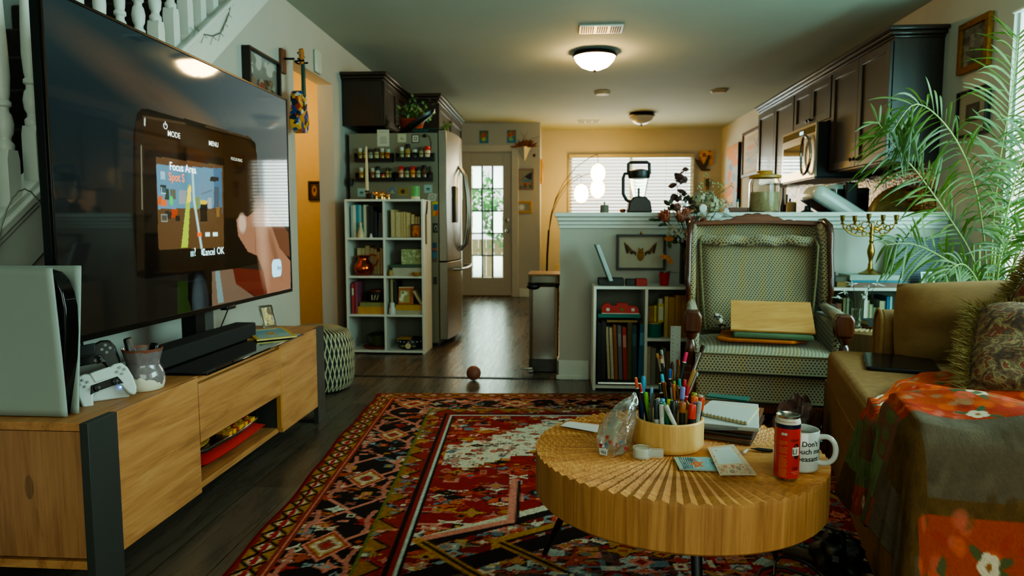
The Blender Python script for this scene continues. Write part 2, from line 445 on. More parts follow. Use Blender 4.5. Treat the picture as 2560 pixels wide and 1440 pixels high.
mun.build('muntin',mat('dark_muntin','#2c3b36',.5),dr)
MB().box(GX0,GX1,YD+.048,YD+.052,GZ0,GZ1).build('pane',GLASS,dr)
MB().lathe([(.0,0),(.03,.0),(.03,.012),(.012,.02),(.012,.04),(.026,.05),(.028,.065),(.018,.08),(0,.082)],(0,0,0),16,Matrix.Translation((DX1-.06,YD+.03,.93))@Matrix.Rotation(PI/2,4,'X')).build('door_knob',STEEL,dr,smooth=True)
MB().lathe([(.0,0),(.03,.0),(.028,.02),(0,.024)],(0,0,0),16,Matrix.Translation((DX1-.06,YD+.03,1.08))@Matrix.Rotation(PI/2,4,'X')).build('deadbolt',STEEL,dr,smooth=True)
MB().box(DX0,DX1,YD+.0,YD+.1,0,.02).build('threshold',mat('oak_sill','#6f5636',.5),dr)
tr=MB().box(DX0-.1,DX0-.005,YD-.02,YD+.03,0,DZ+.1).box(DX1+.005,DX1+.1,YD-.02,YD+.03,0,DZ+.1).box(DX0-.005,DX1+.005,YD-.02,YD+.03,DZ+.01,DZ+.1)
struct(tr,'trim_5',mat('door_trim_paint','#bcb4a6',.5,var=.03),bev=.006)
fr=MB()
for ix,iz in((0,4),(2,4),(0,2),(2,2),(0,0),(2,0)):
 a,b_=GX0+(GX1-GX0)*ix/3+.012,GX0+(GX1-GX0)*(ix+1)/3-.012;c0,c1=GZ0+(GZ1-GZ0)*iz/5+.01,GZ0+(GZ1-GZ0)*(iz+1)/5-.01
 fr.box(a,b_,YD+.053,YD+.055,c0,c1)
fm,fnt,fb=new_mat('frosted_film');fb.inputs['Base Color'].default_value=(.9,.93,.88,1);fb.inputs['Transmission Weight'].default_value=.9;fb.inputs['Roughness'].default_value=.8
fr.build('frosted_film',fm,dr)
wn=struct(MB().box(WX0-.0,WX0+.05,YB+.01,YB+.06,WZ0,WZ1).box(WX1-.05,WX1,YB+.01,YB+.06,WZ0,WZ1).box(WX0,WX1,YB+.01,YB+.06,WZ1-.05,WZ1).box(WX0,WX1,YB+.01,YB+.06,WZ0,WZ0+.05).box(1.03,1.07,YB+.02,YB+.06,WZ0,WZ1),'window_1',TRIM)
MB().box(WX0+.05,WX1-.05,YB+.035,YB+.04,WZ0+.05,WZ1-.05).build('pane',GLASS,wn)
bl=thing('window_blind','white horizontal slat blind over the far dining room window','blind',(1.04,YB-.03,WZ0))
SLAT=mat('blind_slat','#aaa28e',.5,var=.02)
sm=MB()
n_sl=21
for i in range(n_sl):
 z=WZ0+.03+(WZ1-.08-WZ0-.03)*i/(n_sl-1)
 M=Matrix.Translation((1.045,YB-.035,z))@Matrix.Rotation(math.radians(-22),4,'X')
 sm.box(-(WX1-WX0)/2+.01,(WX1-WX0)/2-.01,-.024,.024,-.0015,.0015,M)
sm.build('slats',SLAT,bl,world=True)
MB().box(WX0+.005,WX1-.005,YB-.065,YB-.005,WZ1-.05,WZ1+.005).build('headrail',SLAT,bl,world=True)
MB().box(WX0-.008,WX0+.012,YB-.03,YB+.0,WZ0,WZ1).build('side_channel',SLAT,bl,world=True)
MB().box(WX1-.012,WX1+.008,YB-.03,YB+.0,WZ0,WZ1).build('side_channel',SLAT,bl,world=True)
cd=MB()
for x in(.55,1.05,1.55):cd.box(x-.002,x+.002,YB-.062,YB-.06,WZ0,WZ1)
cd.build('ladder_cord',SLAT,bl,world=True)
w2=struct(MB().box(XR-.015,XR+.06,RY0-.07,RY0+.04,RZ0-.07,RZ1+.07).box(XR+.02,XR+.03,RY1-.02,RY1,RZ0,RZ1).box(XR-.012,XR+.06,RY0,RY1,RZ1-.01,RZ1+.0).box(XR-.02,XR+.06,RY0,RY1,RZ0-.03,RZ0).box(XR+.0,XR+.03,1.92,1.98,RZ0,RZ1).box(XR+.015,XR+.03,RY0,RY1,1.3,1.325),'window_2',TRIM)
MB().box(XR+.021,XR+.024,RY0+.03,RY1-.02,RZ0,RZ1).build('pane',GLASS,w2)
gd=MB().box(-3.2,6,YB+.2,14.5,-.12,-.05);struct(gd,'ground_patio',mat('patio','#a9a294',.9))
fe=thing('garden_fence','pale wooden board fence behind the back door glass','fence',(-2.3,13.0,-.1))
fx=MB()
for i in range(30):fx.box(-4.4+i*.15,-4.4+i*.15+.14,13.0,13.03,-.1,.75)
fx.build('boards',mat('fence_boards','#b6a67c',.8,var=.2),fe,world=True)
MB().box(-4.4,.1,13.03,13.06,.5,.58).build('rail',mat('fence_rail','#9a8a60',.8),fe,world=True)
def bush(name,c_,r,n,m,label,cat,sc=.07,trunk=None):
 rs=random.Random(int(c_[0]*100));t=thing(name,label,cat,(c_[0],c_[1],-.1 if trunk else c_[2]-r))
 mb=MB()
 for i in range(n):
  d=Vector((rs.gauss(0,1),rs.gauss(0,1),rs.gauss(0,1))).normalized()*r*(rs.random()**.4)
  p=Vector(c_)+d;q=p+Vector((rs.gauss(0,1),rs.gauss(0,1),rs.gauss(0,1))).normalized()*sc
  mb.leaf(p,q,sc*.5,(rs.random(),rs.random(),1),0,2)
 mb.build('foliage',m,t,world=True)
 if trunk:MB().tube([(c_[0],c_[1],-.1),(c_[0]+.03,c_[1],c_[2])],.04,8).build('trunk',mat('bark','#4a3a28',.9),t,world=True)
LEAFG=mat('garden_leaf','#4f9a4a',.6,var=.45,vs=9)
bush('garden_tree',(-1.7,12.3,1.45),.62,620,LEAFG,'green leafy tree outside the back door','tree',.14,True)
bush('garden_shrub',(-2.5,12.6,1.0),.42,260,LEAFG,'low green shrub by the fence outside the back door','shrub',.12)
bush('garden_shrub',(-1.05,12.6,1.1),.5,420,LEAFG,'green shrub right of the tree outside the back door','shrub',.12)
pz=MB().lathe([(.10,0),(.14,.25),(.15,.25),(.15,.3)],(-1.58,11.6,-.05),16)
pz.solo('garden_pot',mat('blue_glazed_pot','#3f7fb0',.3),'blue glazed plant pot outside the back door','plant pot')
pz=MB().lathe([(.08,0),(.12,.16),(.13,.2)],(-1.82,12.0,.42),16).box(-1.84,-1.80,11.98,12.02,-.05,.42)
pz.solo('terracotta_planter',mat('terracotta','#cf5a22',.8),'orange terracotta planter on a post outside the back door','plant pot')
def dome_light(x,y,rr,label,lit):
 t=thing('ceiling_light',label,'ceiling light',(x,y,ZC-.13))
 MB().lathe([(rr*.55,0),(rr*.95,-.015),(rr,-.035),(rr*.93,-.045),(rr*.9,-.04)],(x,y,ZC),32).build('rim',mat('bronze_rim','#3a3128',.35,.8),t,world=True,smooth=True)
 gm=mat('lit_glass_dome','#fff0cf',.3,emit=60,ecol='#ffcf8a',var=0) if lit else mat('unlit_glass_dome','#cfc8b6',.25,var=.05)
 MB().lathe([(rr*.9,-.04),(rr*.82,-.075),(rr*.6,-.115),(rr*.3,-.138),(0,-.145)],(x,y,ZC),32,cap=False).build('glass_dome',gm,t,world=True,smooth=True)
 MB().lathe([(.012,-.14),(.014,-.15),(.008,-.16),(0,-.165)],(x,y,ZC),10).build('finial',mat('bronze_rim','#3a3128'),t,world=True,smooth=True)
p=W(1487,130,z=ZC);dome_light(p.x,p.y,.185,'lit dome ceiling light with bronze rim glowing warm white',True);LAMP=p
p=W(1604,283,z=ZC);dome_light(p.x,p.y,.17,'unlit frosted dome ceiling light in the dining area',False)
def vent(a,b_,c_,label):
 p0=W(*a,z=ZC);p1=W(*b_,z=ZC);yy=W(*c_,z=ZC).y
 t=thing('ceiling_vent',label,'vent',((p0.x+p1.x)/2,(p0.y+yy)/2,ZC-.012))
 x0,x1,y0,y1=p0.x,p1.x,min(p0.y,yy),max(p0.y,yy)
 MB().box(x0,x1,y0,y1,ZC-.01,ZC).build('frame',TRIM,t,world=True,bev=.003)
 s_=MB();n=18
 for i in range(n):
  xx=x0+.02+(x1-x0-.04)*i/(n-1)
  if i in(6,12):continue
  s_.box(xx-.0045,xx+.0045,y0+.025,y1-.025,ZC-.013,ZC-.0101)
 s_.build('slots',mat('vent_dark','#1c1a16',.8),t,world=True)
vent((1447,82),(1553,82),(1500,61),'white slotted ceiling vent in front of the lit dome light')
vent((1442,306),(1497,306),(1470,300),'small ceiling vent above the blinds window')
for px,py,lab in((1506,230,'round smoke detector on the ceiling beyond the lit dome light'),(1797,226,'round smoke detector on the ceiling near the dark cabinets')):
 p=W(px,py,z=ZC);MB().lathe([(.085,0),(.085,-.012),(.07,-.028),(0,-.03)],(p.x,p.y,ZC),24).solo('smoke_detector',mat('detector','#b5a687',.6),lab,'smoke detector')
def lamp(kind,name,loc,energy,col,size=.1,rot=(0,0,0),sy=None,spread=None):
 d=bpy.data.lights.new(name,kind);d.energy=energy;d.color=lin(col);d.specular_factor=0 if kind=='POINT' else 1
 if kind=='AREA':
  d.size=size;d.shape='RECTANGLE' if sy else 'SQUARE'
  if sy:d.size_y=sy
  if spread:d.spread=spread
 else:d.shadow_soft_size=size
 o=bpy.data.objects.new(name,d);COL.objects.link(o);o.location=loc;o.rotation_euler=rot;return o
lamp('AREA','window_daylight',(XR+.3,(RY0+RY1)/2,1.45),200,'#b2e8e4',RY1-RY0,(0,PI/2,0),1.5)
lamp('AREA','window_skylight',(XR+.28,3.0,1.35),34,'#a4e6ea',.9,(PI/2,0,math.radians(38)),1.3)
lamp('AREA','rear_window_daylight',(.9,-1.75,1.55),26,'#e2eedd',2.6,(PI/2,0,math.radians(14)),1.5)
lamp('AREA','dining_daylight',(1.05,YB+.5,1.5),60,'#eaf6f2',1.8,(-PI/2,0,0),1.1)
lamp('AREA','garden_daylight',(-1.6,10.9,3.4),260,'#fbfff4',3.0,(math.radians(25),0,0),1.2)
lamp('AREA','door_daylight',(-1.05,YD+.45,1.1),16,'#e6fff0',.7,(-PI/2,0,0),1.6)
lamp('POINT','hall_bulb',(-2.3,5.2,2.0),16,'#ffc878',.08)
lamp('POINT','stair_fill',(-2.3,2.6,4.0),30,'#dfeee6',.4)
wd_=bpy.data.worlds.new('sky');SC.world=wd_;wd_.use_nodes=True;nt=wd_.node_tree;bg=nt.nodes['Background']
tc=nt.nodes.new('ShaderNodeTexCoord');sx=nt.nodes.new('ShaderNodeSeparateXYZ');nt.links.new(tc.outputs['Generated'],sx.inputs[0])
f=(E(nt,sx.outputs[1])*.7+E(nt,sx.outputs[0])*.55+.42)
nt.links.new(ramp(nt,f,[(.0,(.20,.22,.19)),(.42,(.26,.28,.25)),(.8,(1.9,2.2,2.1)),(1,(2.6,2.9,2.8))]),bg.inputs[0])
for e in nt.nodes:
 if e.type=='VALTORGB':
  for el,c_ in zip(e.color_ramp.elements,((.26,.29,.21),(.32,.36,.27),(1,1,1),(1,1,1))):el.color=(*c_,1)
bg.inputs[1].default_value=1.6
cam=bpy.data.cameras.new('camera');co=bpy.data.objects.new('camera',cam);COL.objects.link(co);SC.camera=co
cam.sensor_width=36;cam.lens=F*36/2560;co.location=(0,0,CAMZ);co.rotation_euler=(PI/2-PITCH,0,YAW);cam.clip_start=.05
cam.dof.use_dof=True;cam.dof.focus_distance=1.75;cam.dof.aperture_fstop=5.0
SC.view_settings.view_transform='AgX';SC.view_settings.look='AgX - Medium High Contrast';SC.view_settings.exposure=.8;SC.view_settings.use_white_balance=True;SC.view_settings.white_balance_temperature=6300;SC.view_settings.white_balance_tint=0
OAK=mat_wood('oak_board','#7a4c28','#a87040','#bb8654',axis='y',scale=1.3,rough=.5)
OAKV=mat_wood('oak_board_upright','#744828','#986640','#a8764c',axis='z',scale=1.3,rough=.5)
DARKF=mat('anthracite_board','#2e2f2b',.5,var=.05)
X0=-1.2
cs=thing('media_console','low oak media console with dark frame legs under the television','console',(-1.41,2.5,0))
Z0,Z1=.088,.48
MB().box(-1.62,X0-.018,1.63,3.36,Z1-.022,Z1).build('top_board',OAK,cs,world=True,bev=.001)
MB().box(-1.62,X0-.02,1.63,3.36,Z0,Z0+.022).build('bottom_board',OAK,cs,world=True)
MB().box(-1.60,-1.222,1.632,1.65,Z0+.03,Z1-.024).build('end_panel',OAKV,cs,world=True)
MB().box(-1.60,-1.222,3.335,3.355,Z0+.03,Z1-.024).build('end_panel',OAKV,cs,world=True)
MB().box(-1.62,-1.605,1.64,3.35,Z0,Z1-.02).build('back_panel',DARKF,cs,world=True)
for y in(2.155,2.825):MB().box(-1.6,-1.215,y,y+.02,Z0+.022,Z1-.022).build('partition',DARKF if y>2.5 else OAKV,cs,world=True)
MB().box(-1.219,-1.2005,2.822,2.835,Z0+.02,.47).build('partition_edge',mat_wood('oak_edge','#8a5a20','#a87430',axis='z',knots=False),cs,world=True)
MB().box(-1.218,X0,1.742,2.158,Z0,Z1).build('door',OAK,cs,world=True,bev=.001)
MB().box(-1.218,X0,2.836,3.268,Z0,Z1).build('door',OAK,cs,world=True,bev=.001)
MB().box(-1.218,X0,2.162,2.824,.258,.458).build('drawer_front',OAK,cs,world=True,bev=.001)
MB().box(-1.6,-1.219,2.175,2.825,.25,.256).build('shelf_ceiling',DARKF,cs,world=True)
for y0,y1 in((1.624,1.74),(3.27,3.375)):
 MB().box(-1.222,X0+.001,y0,y1,0,Z1).box(-1.6,X0,y0+.03,y1-.03,0,.012).box(-1.62,-1.6,y0,y1,0,Z1-.02).build('frame_leg',DARKF,cs,world=True,bev=.001)
RED=mat('red_cloth','#a00f0c',.85,var=.2,vs=14,bmp=.2)
cu=MB();
def pillow(mb,c_,sx,sy,sz,n=14,M=None,p=.35):
 for sg in(1,-1):
  def fn(u,v):
   a,b=2*u-1,2*v-1
   h=sz*(max(0,(1-a*a))**p)*(max(0,(1-b*b))**p)
   q=Vector((c_[0]+sx*a*(1-.06*b*b),c_[1]+sy*b*(1-.06*a*a),c_[2]+sg*h));return M@q if M is not None else q
  mb.grid(n,n,fn)
 return mb
pillow(cu,(-1.40,2.48,.150),.175,.28,.036)
pillow(cu,(-1.50,2.66,.185),.075,.13,.045)
cu.solo('red_cloth_bundle',RED,'folded red cloth bundle in the open compartment of the oak console','cloth',smooth=True)
tr_=thing('carved_instrument','dark carved wooden instrument with red and yellow bars on the red cloth','instrument',(-1.33,2.46,.19))
dk=mat('dark_ebony','#2a1a10',.3,coat=.3)
pl=MB();o_=[(-.12,-.30),(-.05,-.32),(.04,-.30),(.10,-.2),(.115,0),(.10,.2),(.05,.30),(-.04,.32),(-.12,.28)]
pl.prism([(-1.33+a,2.46+b) for a,b in o_],'z',.19,.207);pl.build('body',dk,tr_,world=True,bev=.006)
for k in range(9):
 for r_ in range(4):
  MB().box(-1.345+r_*.032+(k%2)*.004,-1.318+r_*.032+(k%2)*.004,2.44+k*.024-r_*.012,2.460+k*.024-r_*.012,.207,.220+.003*(k%2)).build('bar',mat('bar_red','#a01410',.4) if(k+r_)%4==1 else mat('bar_yellow','#c98a1e',.4),tr_,world=True)
MB().lathe([(0,0),(.05,.003),(.055,.012),(.04,.016),(0,.010)],(-1.285,2.27,.207),20,sx=.7,sy=1.5).build('scoop',mat_wood('pale_olive_wood','#7a5424','#a57a38',axis='y',knots=False),tr_,world=True,smooth=True)
TX=-1.42
tv=thing('television','large black flat screen television showing a hand holding a compact camera','television',(TX,2.67,Z1))
TY0,TY1,TZ0,TZ1=1.825,3.52,.64,1.64
GLOSSB=mat('gloss_black','#050506',.06,coat=.6)
MB().box(TX-.03,TX-.001,TY0,TY1,TZ0,TZ1).build('housing',BLACK,tv,world=True,bev=.004)
fr=MB().box(TX-.004,TX+.006,TY0,TY1,TZ0,TZ0+.018).box(TX-.004,TX+.006,TY0,TY1,TZ1-.009,TZ1).box(TX-.004,TX+.006,TY0,TY0+.009,TZ0,TZ1).box(TX-.004,TX+.006,TY1-.009,TY1,TZ0,TZ1)
fr.build('bezel',mat('dark_bezel','#14110c',.3,.5),tv,world=True,bev=.001)
MB().box(TX-.02,TX+.012,2.79,2.87,TZ0-.012,TZ0+.004).build('sensor_bar',BLACK,tv,world=True,bev=.003)
SY0,SY1,SZ0,SZ1=TY0+.009,TY1-.009,TZ0+.018,TZ1-.009
def S(px,py):
 p=W(px,py,x=TX+.002);return((p.y-SY0)/(SY1-SY0),(p.z-SZ0)/(SZ1-SZ0))
def ZS(zx,zy):return S(320+zx/2.667,260+zy/2.667)
cv=Canvas(420,245,'#101416')
cv.grad('#0d0b09','#1a2326')
cv.put(np.clip((cv.U-.25)*1.1,0,1)*np.clip((cv.V-.35)*3,0,1),'#5b5d60',.75)
cv.put(np.clip((.50-cv.V)*8,0,1)*np.clip((cv.U)*3,.4,1),'#1c1712',.9)
cv.ell(.30,.80,.24,.06,'#4a382c',.55,rot=-.25,soft=1.2)
cv.ell(.55,.72,.18,.05,'#5c432f',.5,rot=-.3,soft=1.2)
cv.poly([ZS(690,1090),ZS(905,1110),ZS(930,1270),ZS(860,1285),ZS(720,1210)],'#4a1812')
cv.poly([ZS(560,1105),ZS(700,1100),ZS(720,1200),ZS(850,1290),ZS(560,1360)],'#5a463a')
cv.poly([ZS(330,1180),ZS(400,1180),ZS(420,1400),ZS(330,1420)],'#1c260e')
cv.poly([ZS(580,1110),ZS(610,1105),ZS(640,1320),ZS(600,1330)],'#5d6b6c')
cv.poly([ZS(60,60),ZS(95,28),ZS(130,35),ZS(400,105),ZS(500,130),ZS(690,190),ZS(800,215),ZS(850,260),ZS(880,620),ZS(880,1060),ZS(700,1100),ZS(120,1165),ZS(60,1150),ZS(30,700),ZS(35,200)],'#0c0907')
cv.poly([ZS(95,90),ZS(130,80),ZS(800,240),ZS(860,330),ZS(860,760),ZS(640,760),ZS(640,360),ZS(100,300)],'#241509',.9)
cv.poly([ZS(50,120),ZS(105,90),ZS(110,1100),ZS(60,1120)],'#1c140e')
cv.line([ZS(88,280),ZS(95,700)],.005,'#6a6254');cv.line([ZS(112,95),ZS(112,140)],.006,'#b9b6ac')
cv.line([ZS(100,85),ZS(380,130)],.008,'#3a2a1d');cv.line([ZS(520,150),ZS(820,230)],.008,'#3a2a1d')
cv.poly([ZS(185,350),ZS(635,410),ZS(640,960),ZS(205,970)],'#4a3220')
cv.poly([ZS(185,402),ZS(620,432),ZS(625,700),ZS(200,710)],'#4f6b80')
cv.poly([ZS(570,425),ZS(625,430),ZS(630,770),ZS(580,770)],'#39526b')
cv.poly([ZS(195,700),ZS(628,690),ZS(636,955),ZS(205,968)],'#4a3320')
for(a,b,w_,h_,c_) in((215,640,30,60,'#a04a26'),(260,600,26,80,'#25332a'),(300,600,36,70,'#4a4a3e'),(365,620,50,90,'#77777a'),(310,730,40,60,'#8c2f16'),(330,760,28,40,'#151312'),(505,720,46,130,'#0a0807'),(505,655,46,22,'#b8962a'),(600,700,20,100,'#6b4d2a'),(575,500,56,30,'#1c1a16'),(590,620,34,140,'#36414e'),(235,560,40,40,'#1f211f'),(270,740,40,50,'#231f1b'),(455,660,40,80,'#5f6c3a'),(545,660,26,70,'#7d8287'),(240,660,36,44,'#b3552b')):
 cv.poly([ZS(a-w_/2,b-h_/2),ZS(a+w_/2,b-h_/2+3),ZS(a+w_/2,b+h_/2+1),ZS(a-w_/2,b+h_/2)],c_)
cv.poly([ZS(355,955),ZS(400,955),ZS(418,540),ZS(402,540)],'#8d9a2c');cv.poly([ZS(398,560),ZS(420,545),ZS(420,650),ZS(392,660)],'#d8b52e')
cv.line([ZS(430,450),ZS(440,640),ZS(490,955)],.016,'#8fa3a6');cv.line([ZS(492,600),ZS(560,575)],.004,'#3a4a52')
u_,v_=ZS(290,645);cv.ell(u_,v_,.006,.018,'#2fa84a')
cv.rect(*ZS(462,884),*ZS(490,854),'#d1521b');cv.rect(*ZS(516,884),*ZS(545,855),'#b4d0d4');cv.rect(*ZS(568,884),*ZS(598,855),'#b4d0d4')
cv.rect(*ZS(220,500),*ZS(245,455),'#8ba0ac',.8);cv.rect(*ZS(222,595),*ZS(252,555),'#b9c5c9',.6);cv.rect(*ZS(225,590),*ZS(249,560),'#39464d')
cv.rect(*ZS(220,785),*ZS(262,735),'#9aa9aa',.35);cv.rect(*ZS(225,780),*ZS(257,740),'#3a2f25',.9)
cv.poly([ZS(400,1010),ZS(640,985),ZS(640,1030),ZS(405,1040)],'#0a0c0d')
cv.rect(*ZS(416,1015),*ZS(438,980),'#7f9aa0')
cv.rect(*ZS(488,1005),*ZS(508,972),'#8aa6ad')
cv.poly([ZS(400,1120),ZS(555,1105),ZS(560,1380),ZS(430,1390),ZS(400,1300)],'#0a0908')
u_,v_=ZS(485,1330);cv.ell(u_,v_,.038,.115,'#1d1f21');u_,v_=ZS(470,1300);cv.ell(u_,v_,.022,.08,'#3b3f42',.6,soft=.8)
skin,skd,skl='#7d5544','#553327','#a07a67'
cv.poly([ZS(880,640),ZS(950,700),ZS(1000,760),ZS(1070,860),ZS(1080,1020),ZS(1000,980),ZS(940,860)],skd)
cv.poly([ZS(722,770),ZS(745,745),ZS(800,750),ZS(850,710),ZS(890,700),ZS(925,730),ZS(970,850),ZS(1010,960),ZS(1085,1050),ZS(1085,1240),ZS(930,1270),ZS(905,1120),ZS(860,1010),ZS(800,985),ZS(735,880)],skin)
u_,v_=ZS(890,760);cv.ell(u_,v_,.04,.08,skl,.7,soft=1.2)
u_,v_=ZS(900,960);cv.ell(u_,v_,.03,.16,skl,.6,rot=.15,soft=1.2)
u_,v_=ZS(762,795);cv.ell(u_,v_,.022,.042,'#a88a7b',.9,soft=.5)
u_,v_=ZS(980,1000);cv.ell(u_,v_,.015,.12,skd,.5,rot=.5,soft=1)
cv.line([ZS(845,760),ZS(850,990)],.006,skd,.6)
rr_=ZS(992,1095);cv.put((((np.abs(cv.U-rr_[0])/.034)**4+(np.abs(cv.V-rr_[1])/.046)**4)<1).astype(float),'#a9d4ee')
cv.grain(.05)
SCR=mat_attr('screen_picture',.04,.62,0,.5)
scr=cv.mesh('screen',lambda U,V:np.stack([np.full_like(U,TX+.002),SY0+U*(SY1-SY0),SZ0+V*(SZ1-SZ0)],1),SCR,tv,world=True,smooth=False)
MT=Matrix(((0,0,1,0),(1,0,0,0),(0,1,0,0),(0,0,0,1)))
def scr_text(s_,px,py,size,col,em,sx=1.,bold=.01):
 p=W(px,py,x=TX+.004);b=text_mesh(s_,size,Matrix.Translation(p)@MT,bold=bold,sx=sx)
 b.build('screen_text',mat('screen_ink_'+col[1:],col,.4,emit=em,var=0),scr,world=True)
def zp(zx,zy):return 320+zx/2.667,260+zy/2.667
scr_text('MODE',*zp(308,222),.029,'#d6d6d0',.7);scr_text('MENU',*zp(572,282),.028,'#d6d6d0',.6)
scr_text('Focus Area',*zp(370,452),.042,'#e8ecec',.9,.95);scr_text('Spot S',*zp(326,515),.043,'#e06a2a',.9,.95)
scr_text('?',*zp(448,1012),.045,'#c6dce0',.7);scr_text('Cancel',*zp(538,1008),.04,'#c6dce0',.8,.95);scr_text('OK',*zp(618,1000),.042,'#c6dce0',.8)
scr_text('FOCUS RING',*zp(725,380),.018,'#b9b6ac',.5);scr_text('Shop',*zp(1008,1103),.028,'#3c5568',.0,.9)
pw=W(*zp(250,146),x=TX+.004)
MB().tube([pw+Vector((0,.011*math.sin(a),.011*math.cos(a))) for a in[.6+i*.5 for i in range(11)]],.0012,5).bar(pw+Vector((0,0,.002)),pw+Vector((0,0,.016)),.0012,5).build('screen_icon',mat('screen_ink_d6d6d0','#d6d6d0'),scr,world=True)
MB().box(TX-.10,TX-.04,2.63,2.70,Z1+.008,.80).build('stand_post',BLACK,tv,world=True)
MB().box(TX-.11,TX-.05,2.72,2.79,Z1+.008,.80).build('stand_post',mat('grey_post','#3b3d39',.5),tv,world=True)
MB().prism([(-1.59,2.18),(-1.182,2.19),(-1.182,3.06),(-1.59,3.04)],'z',Z1+.001,Z1+.009).build('stand_base',GLOSSB,tv,world=True,bev=.002)
MB().box(-1.455,-1.36,2.20,2.955,Z1+.010,Z1+.075).solo('soundbar',mat('black_mesh_cloth','#131313',.8,var=.2,vs=200),'long black soundbar lying in front of the television stand','soundbar',bev=.006)
MB().tube([(TX-.04,3.12,.80),(-1.52,3.11,.70),(-1.54,3.06,.60),(-1.54,2.98,.52),(-1.545,2.95,.495)],.003,6).solo('power_cable',BLACK,'thin black cable hanging below the right end of the television','cable')
pc=thing('game_console','upright white game console with a black core, left of the television','game console',(-1.42,1.72,Z1))
PW_=mat('white_matte_plastic','#8d948c',.5,var=.02)
def plate(xb,xt,yf):
 def fn(u,v):
  return Vector((-1.58+u*(xb+(xt-xb)*v+1.58),yf(u,v),Z1+.003+v*.392))
 return MB().grid(16,22,fn)
plate(-1.293,-1.301,lambda u,v:1.677-.014*u*v**1.5).build('side_plate',PW_,pc,world=True,smooth=True,solid=.006)
plate(-1.284,-1.311,lambda u,v:1.762+(1-u)*.0-u**2*(1-v)**1.3*.056+.022*u*v**2).build('side_plate',PW_,pc,world=True,smooth=True,solid=.006)
core=[(-1.56,Z1),(-1.312,Z1),(-1.300,.58),(-1.289,.70),(-1.288,.77),(-1.294,.81),(-1.306,.84),(-1.325,.862),(-1.35,.868),(-1.56,.868)]
MB().prism(core,'y',1.686,1.735).build('core',mat('core_black','#0a0a0b',.12),pc,world=True,bev=.004)
MB().box(-1.30,-1.2875,1.69,1.731,.790,.7915).build('disc_slot',mat('slot_grey','#3c3f3f',.3),pc,world=True)
def controller(name,label,M,shell,pad,dark,s_=1.):
 t=thing(name,label,'game controller',M=M)
 out=[(-.030,.045),(.030,.045),(.045,.050),(.066,.047),(.078,.025),(.083,-.01),(.082,-.045),(.074,-.066),(.062,-.068),(.052,-.055),(.042,-.025),(.03,-.012),(-.03,-.012),(-.042,-.025),(-.052,-.055),(-.062,-.068),(-.074,-.066),(-.082,-.045),(-.083,-.01),(-.078,.025),(-.066,.047),(-.045,.050)]
 MB().prism([(a*s_,b*s_) for a,b in out],'y',-.018*s_,.026*s_).build('shell',shell,t,bev=.011,seg=4,smooth=True)
 MB().prism([(-.030*s_,.046*s_),(.030*s_,.046*s_),(.025*s_,.012*s_),(-.025*s_,.012*s_)],'y',-.0215*s_,-.017*s_).build('touch_pad',pad,t,bev=.002)
 MB().prism([(-.04*s_,.008*s_),(.04*s_,.008*s_),(.05*s_,-.02*s_),(.03*s_,-.016*s_),(-.03*s_,-.016*s_),(-.05*s_,-.02*s_)],'y',-.0205*s_,-.015*s_).build('faceplate',dark,t,bev=.002)
 for sx in(-1,1):
  MB().lathe([(.012,0),(.010,.006),(.006,.008),(.009,.016),(.008,.019),(0,.018)],(0,0,0),14,Matrix.Translation((sx*.027*s_,-.018*s_,-.006*s_))@Matrix.Rotation(PI/2,4,'X')).build('thumbstick',dark,t,smooth=True)
 dp=MB()
 for a,b in((0,.011),(0,-.011),(.011,0),(-.011,0)):dp.cbox((-.055*s_+a,-.020*s_,.022*s_+b),.007,.006,.008)
 dp.build('direction_pad',mat('pad_grey','#8d908c',.4) if shell is PW_ or 'white' in label else dark,t,bev=.001)
 for a,b in((0,.011),(0,-.011),(.011,0),(-.011,0)):
  MB().lathe([(.0045,0),(.0045,.004),(0,.005)],(0,0,0),10,Matrix.Translation((.055*s_+a,-.018*s_,.022*s_+b))@Matrix.Rotation(PI/2,4,'X')).build('button',mat('button_clear','#7d827f',.2),t,smooth=True)
 return t
PW2=mat('white_pad_plastic','#b4bab6',.4,var=.02)
Mx=Matrix.Translation((-1.305,1.845,.532))@Matrix.Rotation(math.radians(44),4,'Z')@Matrix.Rotation(math.radians(-14),4,'X')@Matrix.Rotation(math.radians(-14),4,'Y')@Matrix.Scale(.88,4)
controller('game_controller','white game controller with black sticks resting on a white dock',Mx,PW2,PW2,mat('pad_black','#101011',.25))
Mx=Matrix.Translation((-1.41,1.925,.585))@Matrix.Rotation(math.radians(30),4,'Z')@Matrix.Rotation(math.radians(-8),4,'X')@Matrix.Rotation(math.radians(-8),4,'Y')
controller('game_controller','black game controller standing behind the white one',Mx,mat('pad_black2','#121314',.4),mat('pad_black3','#1a1c1e',.5),mat('pad_black','#101011'),.98)
dk_=thing('charging_dock','white controller charging dock with a small blue light','charging dock',(-1.345,1.88,Z1))
MB().prism([(-.055,0),(.048,0),(.046,.012),(.022,.05),(.012,.062),(-.012,.062),(-.026,.05),(-.055,.012)],'y',-.03,.06).xf(Matrix.Translation((-1.318,1.885,Z1))@Matrix.Rotation(math.radians(44),4,'Z')).build('body',PW2,dk_,world=True,bev=.008,seg=3)
MB().cbox((.004,-.0335,.048),.004,.004,.018).xf(Matrix.Translation((-1.318,1.885,Z1))@Matrix.Rotation(math.radians(44),4,'Z')@Matrix.Rotation(.5,4,'Y')).build('indicator',mat('blue_led','#6aa8ff',.3,emit=5,ecol='#4f8cff',var=0),dk_,world=True)
MB().tube([(-1.45,1.90,.62),(-1.46,1.91,.66),(-1.48,1.93,.69)],.004,6).tube([(-1.45,1.96,.62),(-1.46,1.97,.66),(-1.48,1.99,.69)],.004,6).build('dock_cable',mat('dark_blue_cable','#14202c',.5),dk_,world=True)
